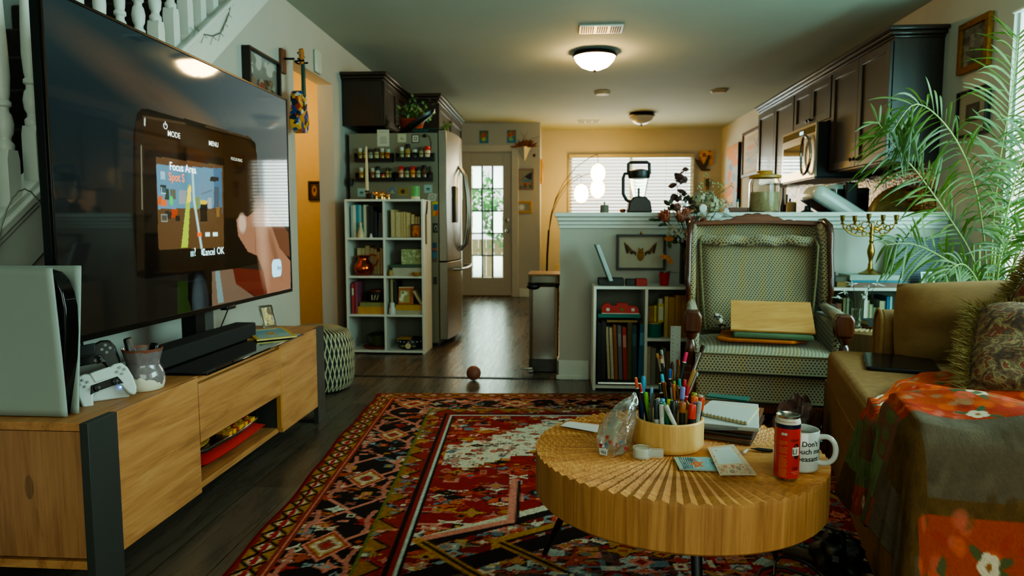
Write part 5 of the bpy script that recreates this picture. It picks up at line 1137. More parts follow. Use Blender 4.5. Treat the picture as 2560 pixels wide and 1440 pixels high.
MB().lathe([(.080,zt-.004),(.1,zt-.002),(.1,zt+.012),(.07,zt+.02),(.05,zt+.021),(.045,zt+.03),(.05,zt+.038),(.044,zt+.043),(0,zt+.044)],(gxx,4.43,0),36).build('lid',LID,gj,world=True,smooth=True)
a,b=cap_pt(1818,528).x,cap_pt(1868,528).x
MB().box(a,b,4.40,4.50,CP,CP+.006).box(a,b,4.40,4.405,CP,CP+.03).box(a,b,4.495,4.5,CP,CP+.03).box(a,a+.005,4.4,4.5,CP,CP+.03).box(b-.005,b,4.4,4.5,CP,CP+.03).solo('wooden_tray',mat('mahogany_tray','#5a2a14',.4),'small red brown wooden tray left of the grain jar','tray')
tb=thing('marker_tube','slim white tube with a blue cap standing in the small brown tray','tube',(cap_pt(1843,528).x,4.43,CP+.006))
MB().lathe([(.008,0),(.008,.06)],(cap_pt(1843,528).x,4.43,CP+.0065),12).build('body',mat('cream_tube','#cfc3a6',.4),tb,world=True,smooth=True)
MB().lathe([(.0085,.06),(.0085,.076),(0,.077)],(cap_pt(1843,528).x,4.43,CP+.0065),12).build('cap',mat('blue_cap','#1e4a6a',.4),tb,world=True,smooth=True)
def rw(px,py):return W(px,py,x=XR)
ab=Canvas(40,100,'#8a8f96');ab.grad('#7a8088','#a9a49a');ab.speck(26,['#c0701a','#c8892a','#6a7684','#b54a1a','#d09a3a','#8f9aa4'],(.03,.1));ab.poly([(0,.85),(1,.8),(1,1),(0,1)],'#c07a1e',.8);ab.poly([(.25,.2),(.4,.2),(.4,.6),(.25,.6)],'#c0582a',.7)
y0,y1=rw(1853,440).y,rw(1823,440).y;z0,z1=rw(1853,517).z,rw(1853,356).z
wall_picture('canvas_painting','tall orange and grey abstract canvas on the right dining wall',(XR,y1,z0),(XR,y0,z0),(XR,y1,z1),.05,(-1,0,0),0,mat('canvas_dark_edge','#1c1814',.7),ab)
sk=Canvas(60,80,'#b7a894');sk.speck(40,['#8f9aa2','#c48a6a','#a99a86','#7f8a94'],(.02,.08),(.1,.1,.9,.9));sk.line([(.1,.3),(.5,.5),(.9,.35)],.02,'#6a5a4a');sk.line([(.3,.9),(.5,.5),(.6,.1)],.015,'#6a5a4a')
y0,y1=rw(1900,380).y,rw(1860,380).y;z0,z1=rw(1860,445).z,rw(1860,335).z
wall_picture('framed_print','wooden framed pale print beside the far end of the dark cabinets',(XR,y1,z0),(XR,7.62,z0),(XR,y1,z1),.03,(-1,0,0),.035,mat_wood('brown_frame_wood','#3f2613','#5a3a20',axis='z',knots=False),sk,matw=.03,matc='#cfc2ac')
def bw(px,py):return W(px,py,y=YB)
yp=Canvas(40,40,'#c8921a');yp.speck(16,['#b5701a','#d8b02a','#8a4a1a','#e0a82a'],(.05,.16));yp.ell(.7,.6,.12,.1,'#9a3f1a')
a,b=bw(1747,412),bw(1782,377)
wall_picture('canvas_painting','small bright yellow painting on the dining wall right of the blinds',(a.x,YB,a.z),(b.x,YB,a.z),(a.x,YB,b.z),.02,(0,-1,0),0,mat('yellow_edge','#a87a1a',.7),yp)
bd_=MB();yy=YB-.035
def bq(pts):bd_.prism([(bw(*p).x,bw(*p).z) for p in pts],'y',yy,yy+.012)
bq([(1735,397),(1748,402),(1758,412),(1770,388),(1774,390),(1770,410),(1763,422),(1774,424),(1775,427),(1760,428),(1752,427),(1744,415)])
bd_.solo('bird_ornament',mat('dark_bronze_bird','#3b3126',.5),'dark flying bird ornament overlapping the small yellow painting','ornament',bev=.003)
wb_=thing('wall_brush','wooden handled brush with green bristles hung below the yellow painting','brush',bw(1768,490))
a,b=bw(1764,490),bw(1772,466);MB().box(a.x,b.x,YB-.02,YB,a.z,b.z).build('handle',mat('brush_wood','#7a5230',.6),wb_,world=True,bev=.004)
a,b=bw(1763,466),bw(1773,447);MB().box(a.x,b.x,YB-.03,YB,a.z,b.z).build('bristles',mat('brush_green','#3f4a30',.9,var=.4,vs=90),wb_,world=True,bev=.006)
ot=bw(1382,655)
MB().box(bw(1388,655).x,bw(1399,655).x,YB-.008,YB,.3,.42).solo('wall_socket',mat('cream_socket','#c2b48c',.5),'cream wall socket behind the steel bin on the dining wall','socket',bev=.003)
AY=9.55
def al(px,py,y=AY):p=W(px,py,y=y);return p
al_=thing('arc_lamp','three armed arc floor lamp with glowing oval shades before the blinds','floor lamp',(al(1368,700).x,AY,0))
LM=mat('lamp_bronze','#2b2013',.4,.7)
MB().lathe([(.15,0),(.15,.02),(.03,.03)],(al(1366,700).x,AY,0),28).build('base',LM,al_,world=True,smooth=True)
MB().tube([(al(1366,700).x,AY,.03),al(1368,640),al(1372,575)],.014,8).build('pole',LM,al_,world=True)
arms=[[(1372,580),(1377,540),(1390,495),(1410,455),(1440,418),(1470,397),(1485,389),(1494,386)],[(1372,580),(1380,535),(1395,500),(1420,465),(1450,442),(1475,434),(1494,436)],[(1372,580),(1379,530),(1392,495),(1412,465),(1430,448),(1446,437),(1453,440)]]
SHM=mat('glowing_shade','#ffe0a0',.6,emit=26,ecol='#ffc862',var=0);WR=mat('shade_wire','#9a6a24',.4,.6)
for k,(ar,(sx,sy)) in enumerate(zip(arms,[(1495,433),(1494,472),(1453,484)])):
 yo=AY+(0,.2,-.12)[k]
 pts=[W(*p,y=AY+(yo-AY)*i/(len(ar)-1)) for i,p in enumerate(ar)]
 MB().tube(pts,.006,6).build('arm',LM,al_,world=True,smooth=True)
 c_=W(sx,sy,y=yo);rx,rz=17*yo/1707,23*yo/1707
 MB().bar(pts[-1],c_+Vector((0,0,rz)),.003,5).build('cord',LM,al_,world=True)
 s_=MB().ball(c_,rx,rx,rz,20,12).build('shade',SHM,al_,world=True,smooth=True)
 w_=MB()
 for q in range(5):
  a=q*PI/5;w_.tube([(c_.x+rx*1.02*math.cos(t)*math.cos(a),c_.y+rx*1.02*math.cos(t)*math.sin(a),c_.z+rz*1.02*math.sin(t)) for t in[2*PI*i/24 for i in range(24)]],.003,4,True)
 w_.build('wire_cage',WR,s_,world=True)
bnx0,bnx1=W(1322,930,z=0).x,W(1396,930,z=0).x
tc_=thing('trash_can','slim stainless pedal bin with a black lid at the end of the half wall','bin',((bnx0+bnx1)/2,4.68,0))
bt_=W(1360,690,y=4.56).z
def rrect(x0,x1,y0,y1,r=.03,n=5):
 o=[]
 for cx,cy,a0 in((x1-r,y1-r,0),(x0+r,y1-r,PI/2),(x0+r,y0+r,PI),(x1-r,y0+r,1.5*PI)):
  o+=[(cx+r*math.cos(a0+PI/2*i/n),cy+r*math.sin(a0+PI/2*i/n)) for i in range(n+1)]
 return o
MB().prism(rrect(bnx0,bnx1,4.57,4.90),'z',.09,bt_-.075).build('body',mat('bin_steel','#9a9a94',.22,.95,var=.03),tc_,world=True,smooth=True)
MB().prism(rrect(bnx0-.002,bnx1+.002,4.568,4.902),'z',.005,.088).build('base',mat('bin_base','#4a4a46',.4,.5),tc_,world=True,smooth=True)
MB().prism(rrect(bnx0-.008,bnx1+.01,4.56,4.91),'z',bt_-.0,bt_+.012).build('lid',mat_wood('bin_lid_wood','#6a4a2a','#8a6840',axis='y',knots=False),tc_,world=True,bev=.003)
MB().prism(rrect(bnx0-.004,bnx1+.006,4.562,4.905),'z',bt_-.045,bt_-.001).build('collar',mat('grey_collar','#6f6e64',.35,.6),tc_,world=True,smooth=True)
lb=MB()
def bagf(u,v):
 a=2*PI*u;q=rrect(bnx0-.006,bnx1+.008,4.558,4.91)[int(u*24)%24]
 return Vector((q[0]+.006*math.sin(a*7+v*3),q[1]+.006*math.cos(a*9),bt_-.046-v*(.028+.014*math.sin(a*5+1))))
lb.grid(24,4,bagf,True).build('bin_liner',mat('black_bag','#101010',.3),tc_,world=True,smooth=True)
MB().ball((bnx0+.03,4.545,bt_-.07),.045,.02,.022).build('bag_knot',mat('black_bag','#101010'),tc_,world=True,smooth=True)
MB().box(bnx0-.05,bnx0+.03,4.5,4.56,.03,.045).build('pedal',CHROME,tc_,world=True,bev=.005)
MB().box(bnx0-.002,bnx0+.03,4.54,4.60,.005,.03).build('pedal_arm',STEEL,tc_,world=True)
MB().ball((-.547,4.29,.048),.047,n=28,m=18).solo('ball',mat('terracotta_rubber','#7a4232',.6,bmp=.15),'brown rubber ball on the dark plank floor in front of the threshold','ball',smooth=True)
LY=4.08;LH=.628
cubeshelf('low white bookcase left of the armchair holding books and a red spirit level',.203,.83,LY,4.345,LH,2,(.31,),{(0,.31)})
def lx(px,y=LY+.03):return W(px,800,y=y).x
def lz(py,y=LY+.03):return W(1600,py,y=y).z
def qx(zx):return lx(1380+zx/3)
LB='in the low bookcase left cell'
for i,(a,b,h,c_,nm,pg,ln,st) in enumerate([(342,372,.30,'#1b1a18','black',0,0,None),(374,408,.31,'#26221d','dark brown',0,0,None),(412,434,.285,'#8a8676','grey white',1,-.05,None),(438,462,.28,'#b3ab92','cream white',1,-.05,None),(465,492,.295,'#8a4a16','burnt orange',0,-.045,None),(496,526,.29,'#5b5d5f','grey',0,-.04,'#7d8082'),(530,562,.28,'#9a1f16','bright red',0,-.035,'#c07a68'),(572,604,.31,'#4a4416','olive',0,-.01,None),(610,644,.292,'#1f3a3e','dark teal',0,-.02,'#35585c'),(652,690,.30,'#23566a','blue green',0,.025,'#4d7f92')]):
 book(f'{nm} large book, {ORD[i]} from left {LB}',qx(a)+(.01 if ln<-.03 else 0),qx(b)+(.008 if ln<-.03 else 0),LY+.035,.0585,h+.04,.2,c_,bool(pg),ln,stripe=st)
MB().bar((.235,LY+.014,.0395),(.50,LY+.014,.0395),.0105,14).solo('chrome_tube',CHROME,'chrome tube lying at the foot of the low bookcase left cell','tube',smooth=True)
MB().box(.222,.508,LY+.028,LY+.3,.0285,.058).solo('flat_box',mat('black_flat_box','#151412',.6),'flat dark box under the large books in the low bookcase','box')
flatbook('thin tan book lying tilted on the large books in the low bookcase',qx(412),qx(640),LY+.03,.41,.012,.2,'#8a6a32',pages=PAGES)
flatbook('teal book lying under the red spirit level',qx(346),qx(664),LY+.025,.4385,.022,.2,'#1f6a5c',spine=True)
lv=thing('spirit_level','red torpedo spirit level with three vials on the teal book','spirit level',(qx(510),LY+.04,.461))
RP=mat('red_plastic','#a3160f',.35)
pts=[(qx(a),lz(520+b/3)) for a,b in((370,772),(372,735),(400,712),(425,712),(440,730),(480,728),(488,708),(560,710),(572,732),(600,728),(615,730),(645,745),(655,785))]
zb=.461;pts=[(x,max(zb,z-.002)) for x,z in pts];pts[0]=(pts[0][0],zb);pts[-1]=(pts[-1][0],zb)
MB().prism(pts,'y',LY+.02,LY+.045).build('body',RP,lv,world=True,bev=.002)
for a,col in((418,'#b9b7a8'),(525,'#5a6a2a'),(605,'#b9b7a8')):MB().box(qx(a-12),qx(a+12),LY+.0185,LY+.0199,zb+.018,zb+.036).build('vial',mat('vial_'+col[1:],col,.2),lv,world=True)
MB().box(qx(372),qx(652),LY+.0185,LY+.0199,zb+.001,zb+.006).build('edge_strip',mat('level_white','#b7b2a2',.4),lv,world=True)
LT='in the low bookcase upper right cell'
Zu=.319
for i,(a,b,tp,c_,nm) in enumerate([(846,873,660,'#b49a52','cream'),(877,924,664,'#a9761a','amber'),(928,948,650,'#b5801c','golden yellow'),(950,968,650,'#a87016','deep yellow'),(971,1010,650,'#a86c14','ochre'),(1013,1048,646,'#a35a12','orange'),(1050,1074,650,'#9a5010','dark orange')]):
 book(f'{nm} book, {ORD[i]} from left {LT}',qx(a),qx(b),LY+.045,Zu,(968-tp)/3*4.1/1707,.17,c_)
tb=thing('teal_tin','round teal tin with a wooden lid in the low bookcase','tin',(qx(776),LY+.075,Zu))
MB().lathe([(.044,0),(.046,.004),(.046,.082)],(qx(776),LY+.075,Zu),32).build('body',mat('teal_enamel','#0f6a5c',.4),tb,world=True,smooth=True)
MB().lathe([(.047,.082),(.047,.09),(0,.091)],(qx(776),LY+.075,Zu),32).build('lid',mat_wood('tin_lid_wood','#8a6a3a','#b08a52',axis='x',knots=False),tb,world=True)
zt_=Zu+.0915
gbx=MB().box(qx(722),qx(765),LY+.05,LY+.10,zt_,zt_+.098);gbx.solo('gold_box',mat('gold_card','#8a5f14',.5,var=.3),'gold patterned box standing on the teal tin','box',bev=.002)
MB().box(qx(767),qx(788),LY+.05,LY+.10,zt_,zt_+.1).solo('yellow_box',mat('yellow_card','#b9a01c',.5),'slim yellow box between the gold box and the bottle','box',bev=.002)
yb=thing('glue_bottle','yellow bottle with a pale cap standing on the teal tin','bottle',(qx(818),LY+.065,zt_))
MB().prism(rrect(qx(794),qx(843),LY+.045,LY+.085,.012),'z',zt_,zt_+.112).build('body',mat('bottle_yellow','#b9a52a',.35),yb,world=True,smooth=True)
MB().lathe([(.017,.112),(.015,.142),(0,.143)],(qx(818),LY+.065,zt_),16).build('cap',mat('bottle_cap','#a9a58a',.4),yb,world=True,smooth=True)
MB().box(qx(803),qx(835),LY+.0435,LY+.0449,zt_+.015,zt_+.095).build('label',mat('bottle_label','#c4bda6',.5),yb,world=True)
LR_='in the low bookcase lower right cell'
for i,(a,b,h,c_,nm,pg) in enumerate([(716,746,.235,'#a3a08e','white',1),(750,786,.225,'#7d7866','grey cream',0),(790,826,.2,'#5d4a32','brown',0),(830,862,.225,'#75716a','mid grey',0),(866,890,.205,'#8a6a3a','tan',0),(894,930,.19,'#4f4a40','dark grey',0),(934,975,.215,'#7d6a4c','sandy brown',0)]):
 book(f'{nm} book, {ORD[i]} from left {LR_}',qx(a),qx(b),LY+.045,.0285,h,.17,c_,bool(pg),0)
LTZ=LH+.0005
lp=thing('therapy_lamp','slanted white light panel standing in a dark base on the low bookcase','lamp',(qx(440),LY+.1,LTZ))
MB().box(qx(345),qx(540),LY+.06,LY+.15,LTZ,LTZ+.045).build('base',mat('lamp_base_dark','#23241f',.5),lp,world=True,bev=.006)
a,b=(qx(335),lz(612)),(qx(442),lz(704));th=.012
MB().prism([(a[0]-th,a[1]),(a[0]+th,a[1]+.002),(b[0]+th,max(b[1],LTZ+.03)),(b[0]-th,max(b[1],LTZ+.03)-.004)],'y',LY+.04,LY+.17).build('light_panel',mat('panel_blue_white','#9fb0b0',.4),lp,world=True,bev=.004)
MB().prism([(a[0]-th-.002,a[1]-.004),(a[0]-th,a[1]),(b[0]-th,max(b[1],LTZ+.03)),(b[0]-th-.004,max(b[1],LTZ+.03))],'y',LY+.039,LY+.171).build('panel_back',mat('panel_back_dark','#2c3432',.5),lp,world=True)
MB().box(qx(555),qx(626),LY+.06,LY+.12,LTZ,LTZ+.04).solo('black_box',mat('black_card','#141210',.4),'small black box beside the red box on the low bookcase','box',bev=.003)
MB().box(qx(629),qx(713),LY+.05,LY+.13,LTZ,LTZ+.042).solo('red_box',mat('red_card','#a30f10',.45),'small bright red box on the low white bookcase','box',bev=.002)
rp=thing('orchid','small orchid with pink orange blooms in a red pot on the low bookcase','potted plant',(qx(848),LY+.09,LTZ))
ox,oy=qx(848),LY+.09
MB().lathe([(.024,0),(.026,.002),(.033,.078),(.0305,.078),(.028,.06),(0,.06)],(ox,oy,LTZ),24).build('pot',mat('red_gloss_pot','#a50d0c',.2),rp,world=True,smooth=True)
lf=MB();z_=LTZ+.07
lf.leaf((ox,oy,z_),(ox+.085,oy-.01,z_+.028),.03,(0,0,1),.02).leaf((ox,oy,z_),(ox-.035,oy-.02,z_+.03),.022,(0,0,1),.01).leaf((ox,oy,z_),(ox+.05,oy+.03,z_+.03),.022,(0,0,1),.01)
lf.build('leaf',mat('orchid_leaf','#24361c',.4),rp,world=True,smooth=True)
MB().tube([(ox-.005,oy,z_),(ox-.004,oy-.01,z_+.05),(ox-.008,oy-.015,z_+.1),(ox+.012,oy-.015,z_+.11),(ox+.03,oy-.015,z_+.085)],.0016,5).build('stem',mat('orchid_stem','#5a4a22',.6),rp,world=True)
rs=random.Random(3)
for c_ in((ox-.012,oy-.015,z_+.105),(ox+.016,oy-.018,z_+.098),(ox+.031,oy-.018,z_+.076)):
 m=MB()
 for k in range(5):
  a=k*2*PI/5+rs.random();m.leaf(c_,(c_[0]+.02*math.cos(a),c_[1]-.006,c_[2]+.02*math.sin(a)),.017,(0,-1,0),0,3)
 m.build('bloom',mat('orchid_bloom','#b9743c',.6,var=.3),rp,world=True)
bt_=thing('bat_frame','dark framed golden bat specimen with spread wings on the half wall','picture',W(1602,675,y=4.37))
p00,p11=W(1541,675,y=4.35),W(1665,586,y=4.35)
x0,x1,z0,z1=p00.x,p11.x,p00.z,p11.z;fy=4.369;fw=.014
DFR=mat('dark_green_frame','#1d211a',.4)
MB().box(x0,x1,fy-.03,fy,z0,z0+fw).box(x0,x1,fy-.03,fy,z1-fw,z1).box(x0,x0+fw,fy-.03,fy,z0+fw,z1-fw).box(x1-fw,x1,fy-.03,fy,z0+fw,z1-fw).build('frame',DFR,bt_,world=True,bev=.001)
MB().box(x0+fw,x1-fw,fy-.008,fy,z0+fw,z1-fw).build('mount',mat('bat_mount','#b7af9a',.8,var=.03),bt_,world=True)
def bz_(zx,zy):p=W(1380+zx/3,520+zy/3,y=fy-.012);return(p.x,p.z)
WING=mat('bat_wing','#4a3522',.7,var=.3,vs=40);BONE=mat('bat_bone','#a8824a',.6)
for sg in(0,1):
 def mz(x,y):return bz_(x if not sg else 1328-x,y)
 MB().prism([mz(*p) for p in((632,335),(600,318),(575,282),(540,255),(548,300),(560,345),(580,335),(598,350),(612,340),(630,362))],'y',fy-.012,fy-.0085).build('wing',WING,bt_,world=True)
 MB().tube([(*mz(636,332)[:1],fy-.014,mz(636,332)[1]),(*mz(600,316)[:1],fy-.014,mz(600,316)[1]),(*mz(575,285)[:1],fy-.014,mz(575,285)[1]),(*mz(542,257)[:1],fy-.014,mz(542,257)[1])],.0025,6).tube([(*mz(575,285)[:1],fy-.014,mz(575,285)[1]),(*mz(582,333)[:1],fy-.014,mz(582,333)[1])],.0018,5).tube([(*mz(600,316)[:1],fy-.014,mz(600,316)[1]),(*mz(560,342)[:1],fy-.014,mz(560,342)[1])],.0018,5).build('wing_bone',BONE,bt_,world=True)
bx_,bzz=bz_(664,348);FUR=mat('bat_fur','#9a6a24',.8,var=.35,vs=120,bmp=.5)
MB().ball((bx_,fy-.016,bzz-.006),.022,.009,.033).ball((bx_,fy-.02,bzz+.02),.014,.01,.014).lathe([(.006,0),(.003,.012),(0,.014)],(bx_-.01,fy-.02,bzz+.028),8).lathe([(.006,0),(.003,.012),(0,.014)],(bx_+.01,fy-.02,bzz+.028),8).build('body',FUR,bt_,world=True,smooth=True)
MB().ball((x0+(x1-x0)/2,fy-.008,z1+.008),.007,.005,.009).build('hanging_ring',BRASS,bt_,world=True)
pb=W(1702,714,y=4.28);pb2=W(1713,600,y=4.28)
MB().box(pb.x,pb2.x,4.27,4.34,LTZ,pb2.z).solo('wooden_plaque',mat_wood('dark_plaque','#1f120b','#3a2114',axis='z',knots=False),'dark upright wooden plaque behind the head shaped vase','plaque',bev=.003)
hvx,hvy=W(1726,700,y=LY+.11).x,LY+.11
hv=thing('head_vase','dark red ceramic vase shaped like a head, left of the armchair','vase',(hvx,hvy,LTZ))
HV=mat('oxblood_glaze','#4a140c',.12,coat=.6,var=.25)
z617=W(1726,617,y=hvy).z-LTZ
MB().lathe([(.036,0),(.037,.004),(.031,.05),(.026,z617*.38),(.024,z617*.44),(.03,z617*.5),(.042,z617*.62),(.046,z617*.75),(.042,z617*.9),(.034,z617),(.03,z617),(.036,z617*.88),(.02,z617*.5),(0,z617*.48)],(hvx,hvy,LTZ),36,sy=.95).build('body',HV,hv,world=True,smooth=True)
MB().ball((hvx+.006,hvy-.045,LTZ+z617*.7),.008,.012,.018).ball((hvx-.002,hvy-.04,LTZ+z617*.6),.015,.01,.006).ball((hvx+.022,hvy-.034,LTZ+z617*.78),.014,.006,.008).ball((hvx-.016,hvy-.036,LTZ+z617*.78),.012,.006,.007).build('face',HV,hv,world=True,smooth=True)
MB().ball((hvx+.036,hvy-.028,LTZ+z617*.74),.016,.012,.013).build('earpiece',BLACK,hv,world=True,smooth=True)
def brush(name,label,p0,p1,wood,fer,tipc,r=.0045,tl=.03,fl=.04,flat=1.,cat='paintbrush',grp=None):
 p0,p1=Vector(p0),Vector(p1);M=rod(p0,p1);L=(p1-p0).length
 t=thing(name,label,cat,M=M,group=grp)
 MB().lathe([(r*.35,0),(r*.9,L*.3),(r,L-tl-fl)],(0,0,0),10).build('handle',wood,t,smooth=True)
 MB().lathe([(r,L-tl-fl),(r*.9,L-tl-fl*.4),(r*(1+.35*(flat-1)),L-tl)],(0,0,0),10).build('ferrule',fer,t,smooth=True)
 MB().lathe([(r*(1+.3*(flat-1)),L-tl),(r*1.15*flat,L-tl*.5),(r*(.2 if flat==1 else flat),L)],(0,0,0),10,sy=1/flat).build('bristles',tipc,t,smooth=True)
 return t
GOLDF=mat('gold_ferrule','#b98a3a',.25,1)
a,b=W(1741,622,y=hvy-.02),W(1720,588,y=hvy-.03)
brush('paintbrush','blue and gold paintbrush stuck in the head vase bouquet',a+(a-b)*.8,b,mat('blue_lacquer','#1f6a94',.25),GOLDF,mat('tan_bristle','#a9803a',.8),.0035,.01,.06)
bq_=thing('flower_bouquet','dried bouquet of pink proteas, white hydrangea and dark leaves in the head vase','bouquet',(hvx,hvy,LTZ+z617*.55))
rs=random.Random(21)
def fp(px,py,dy=0):return W(px,py,y=hvy+dy)
def zq(zx,zy,dy=0):return fp(1580+zx/4.5,400+zy/4.5,dy)
ST=mat('dry_stem','#4a4a2c',.8);st_=MB();neck=Vector((hvx,hvy,LTZ+z617*.95))
def protea(c_,s_,d,m):
 d=Vector(d).normalized();x=d.orthogonal().normalized();y=d.cross(x);b=MB()
 for ring,(n,sp,ln) in enumerate(((5,.15,1.),(8,.38,.95),(10,.6,.8))):
  for k in range(n):
   a=2*PI*k/n+ring;q=(x*math.cos(a)+y*math.sin(a));p0=c_+q*s_*.12
   b.leaf(p0,p0+(d+q*sp)*s_*ln,s_*.3,q,0,4)
 return b.build('protea',m,bq_,world=True)
PR1=mat('protea_pink','#a86a54',.75,var=.25,vs=60);PR2=mat('protea_rust','#a0533a',.75,var=.25,vs=60);PR3=mat('protea_mauve','#8a5a50',.75,var=.3,vs=60)
for zx,zy,s_,d,m,dy in((400,690,.075,(-.5,-.4,.8),PR2,-.05),(560,700,.07,(-.2,-.5,.9),PR1,-.08),(600,640,.06,(.1,-.3,1),PR1,-.02),(650,760,.075,(.1,-.5,.9),PR3,-.09),(760,740,.06,(.6,-.4,.5),PR2,-.06),(870,745,.05,(.9,-.3,.2),mat('protea_red','#a8381c',.75,var=.25),-.04),(520,590,.06,(-.3,0,1),PR3,.02)):
 c_=zq(zx,zy,dy);protea(c_,s_,d,m);st_.tube([neck,(neck+c_)/2+Vector((0,-.01,-.02)),c_],.003,5)
HY1=mat('hydrangea_white','#a9a68a',.8,var=.2,vs=50);HY2=mat('hydrangea_cream','#b0a888',.8,var=.25,vs=50)
def hyd(c_,r,n,m,nm='hydrangea'):
 b=MB()
 for i in range(n):
  d=Vector((rs.gauss(0,1),rs.gauss(0,1),rs.gauss(.2,1))).normalized();p=c_+d*r*rs.uniform(.75,1.05)
  x=d.orthogonal().normalized();y=d.cross(x)
  for k in range(4):
   q=x*math.cos(k*PI/2)+y*math.sin(k*PI/2);b.leaf(p,p+q*r*.26+d*.003,r*.24,d,0,2)
 b.build(nm,m,bq_,world=True)
for zx,zy,r,n,m,dy in((760,440,.045,70,HY1,.0),(900,500,.05,80,HY1,-.03),(850,420,.04,60,HY1,.03),(1000,500,.035,45,HY1,.0),(470,800,.035,50,HY2,-.10),(600,830,.03,40,HY2,-.11),(820,640,.03,30,HY2,-.08)):
 c_=zq(zx,zy,dy);hyd(c_,r,n,m);st_.tube([neck,(neck+c_)/2,c_],.0025,5)
DK=mat('dark_leaf','#2f2a18',.6,var=.4,vs=30);RD=mat('burgundy_leaf','#3c1a16',.6,var=.3);GN=mat('bouquet_green','#3b4a26',.6,var=.4)
def sprig(pts,m,n,ln,wd,nm):
 b=MB();st_.tube(pts,.002,5)
 for i in range(n):
  t=.35+.65*i/max(1,n-1);k=t*(len(pts)-1);j=min(int(k),len(pts)-2);p=Vector(pts[j]).lerp(Vector(pts[j+1]),k-j)
  b.leaf(p,p+Vector((rs.gauss(0,1),rs.gauss(-.3,.6),rs.gauss(.3,.7))).normalized()*ln,wd,(rs.gauss(0,.4),-1,rs.gauss(0,.5)),0,4)
 b.build(nm,m,bq_,world=True)
sprig([neck,zq(520,480,.02),zq(510,300,.02),zq(480,200,.02)],RD,6,.055,.045,'burgundy_leaf')
sprig([zq(505,260,.02),zq(530,170,.02),zq(565,110,.02)],RD,3,.04,.035,'burgundy_leaf');sprig([zq(505,300,.02),zq(560,265,.02),zq(610,235,.02)],RD,3,.04,.032,'burgundy_leaf')
sprig([neck,zq(450,560),zq(420,500)],DK,7,.05,.03,'dark_leaf');sprig([neck,zq(640,520),zq(620,380)],DK,10,.045,.022,'dark_leaf');sprig([neck,zq(560,450),zq(560,370)],DK,9,.03,.02,'dark_leaf')
sprig([neck,zq(400,740),zq(330,660),zq(260,680)],GN,8,.05,.018,'green_leaf');sprig([neck,zq(460,900,-.05),zq(400,920,-.06)],GN,16,.05,.026,'green_leaf');sprig([neck,zq(620,960,-.06),zq(560,960,-.06)],GN,16,.045,.024,'green_leaf')
sprig([neck,zq(780,860,-.06),zq(800,900,-.06)],GN,10,.05,.026,'green_leaf');sprig([neck,zq(700,600,0),zq(700,480,.01)],DK,10,.05,.02,'dark_leaf')
sp=MB()
for zx,zy in((820,180),(890,260),(960,280),(1040,340),(1020,290),(1120,290),(1100,480),(790,260),(750,310),(900,380)):
 c_=zq(zx,zy,.0);st_.tube([neck,zq(800,480,.0),c_],.0012,4)
 for k in range(5):sp.ball(c_+Vector((rs.gauss(0,.008),rs.gauss(0,.008),rs.gauss(0,.01))),.005,n=6,m=4)
sp.build('filler_bud',mat('pale_green_bud','#8f9a70',.8),bq_,world=True)
PD=mat('honesty_pod','#b9c2c0',.3,var=.1)
for zx,zy,rx,rz,dy in((800,545,.022,.026,-.09),(960,640,.022,.022,-.06),(1060,590,.018,.026,-.02),(1180,690,.02,.026,-.02),(1005,700,.010,.024,-.05),(590,500,.014,.01,-.04)):
 c_=zq(zx,zy,dy);MB().ball(c_,rx,.003,rz,14,8,None).build('silver_pod',PD,bq_,world=True,smooth=True)
for pts in(((880,560),(1040,600),(1150,650),(1220,730)),((860,600),(950,580),(1060,640)),((870,540),(880,480))):st_.tube([zq(*p,-.03) for p in pts],.0015,4)
bz2=MB();c_=zq(415,895,-.1)
for k in range(9):a=k*.7;bz2.leaf(c_,c_+Vector((.03*math.cos(a),-.01,.018*math.sin(a)+.006)),.014,(0,-1,0),0,3)
bz2.build('orange_bloom',mat('orange_bloom','#b0661c',.7,var=.2),bq_,world=True)
c_=zq(570,905,-.1);MB().ball(c_,.01,.008,.014).build('lilac_bud',mat('lilac','#8f8496',.7),bq_,world=True,smooth=True)
st_.build('stem',ST,bq_,world=True)
R0=lx(2146)-.345;R1=R0+.74
cubeshelf('low white bookcase right of the armchair with a brass candelabrum on top',R0,R1,LY,4.345,LH,2,(.31,))
def sx_(zx):return lx(2060+zx/4)
RB='in the bookcase behind the sofa arm'
for i,(a,b,tp,c_,nm) in enumerate([(75,130,945,'#4a2a16','wide brown'),(135,185,940,'#6a3a1a','rust brown'),(200,225,885,'#6f6238','olive tan'),(235,260,885,'#77775e','sage')]):
 book(f'{nm} book, {ORD[i]} from left beside the armchair, low bookcase',sx_(a),sx_(b),LY+.05,Zu,lz(520+tp/4,LY+.05)-Zu,.17,c_,stripe='#9a7a4a' if i<2 else None)
for i,(a,b,tp,c_,nm) in enumerate([(382,422,895,'#86765c','tall tan'),(430,464,905,'#8f866e','stone'),(468,500,945,'#8d8f80','grey sage'),(503,530,975,'#6a7048','low olive'),(533,558,980,'#3a3f34','low dark green'),(565,622,910,'#8a8878','wide grey'),(635,662,870,'#2a5a74','tall blue'),(668,690,870,'#8aa0a0','pale blue')]):
 book(f'{nm} book, {ORD[i]} from left {RB}',sx_(a),sx_(b),LY+.05,Zu,lz(520+tp/4,LY+.05)-Zu,.17,c_,i in(0,1,2,5))
ck=thing('digital_clock','small black digital clock beside the armchair on the low bookcase','clock',(sx_(60),LY+.08,LTZ))
MB().box(sx_(10),sx_(118),LY+.05,LY+.1,LTZ,LTZ+.09).build('body',BLACK,ck,world=True,bev=.006)
text_mesh('12',.05,Matrix.Translation((sx_(52),LY+.0488,LTZ+.036))@Matrix.Rotation(PI/2,4,'X'),bold=.01).build('digits',mat('clock_cyan','#7fb6cc',.3,emit=.8,var=0),ck,world=True)
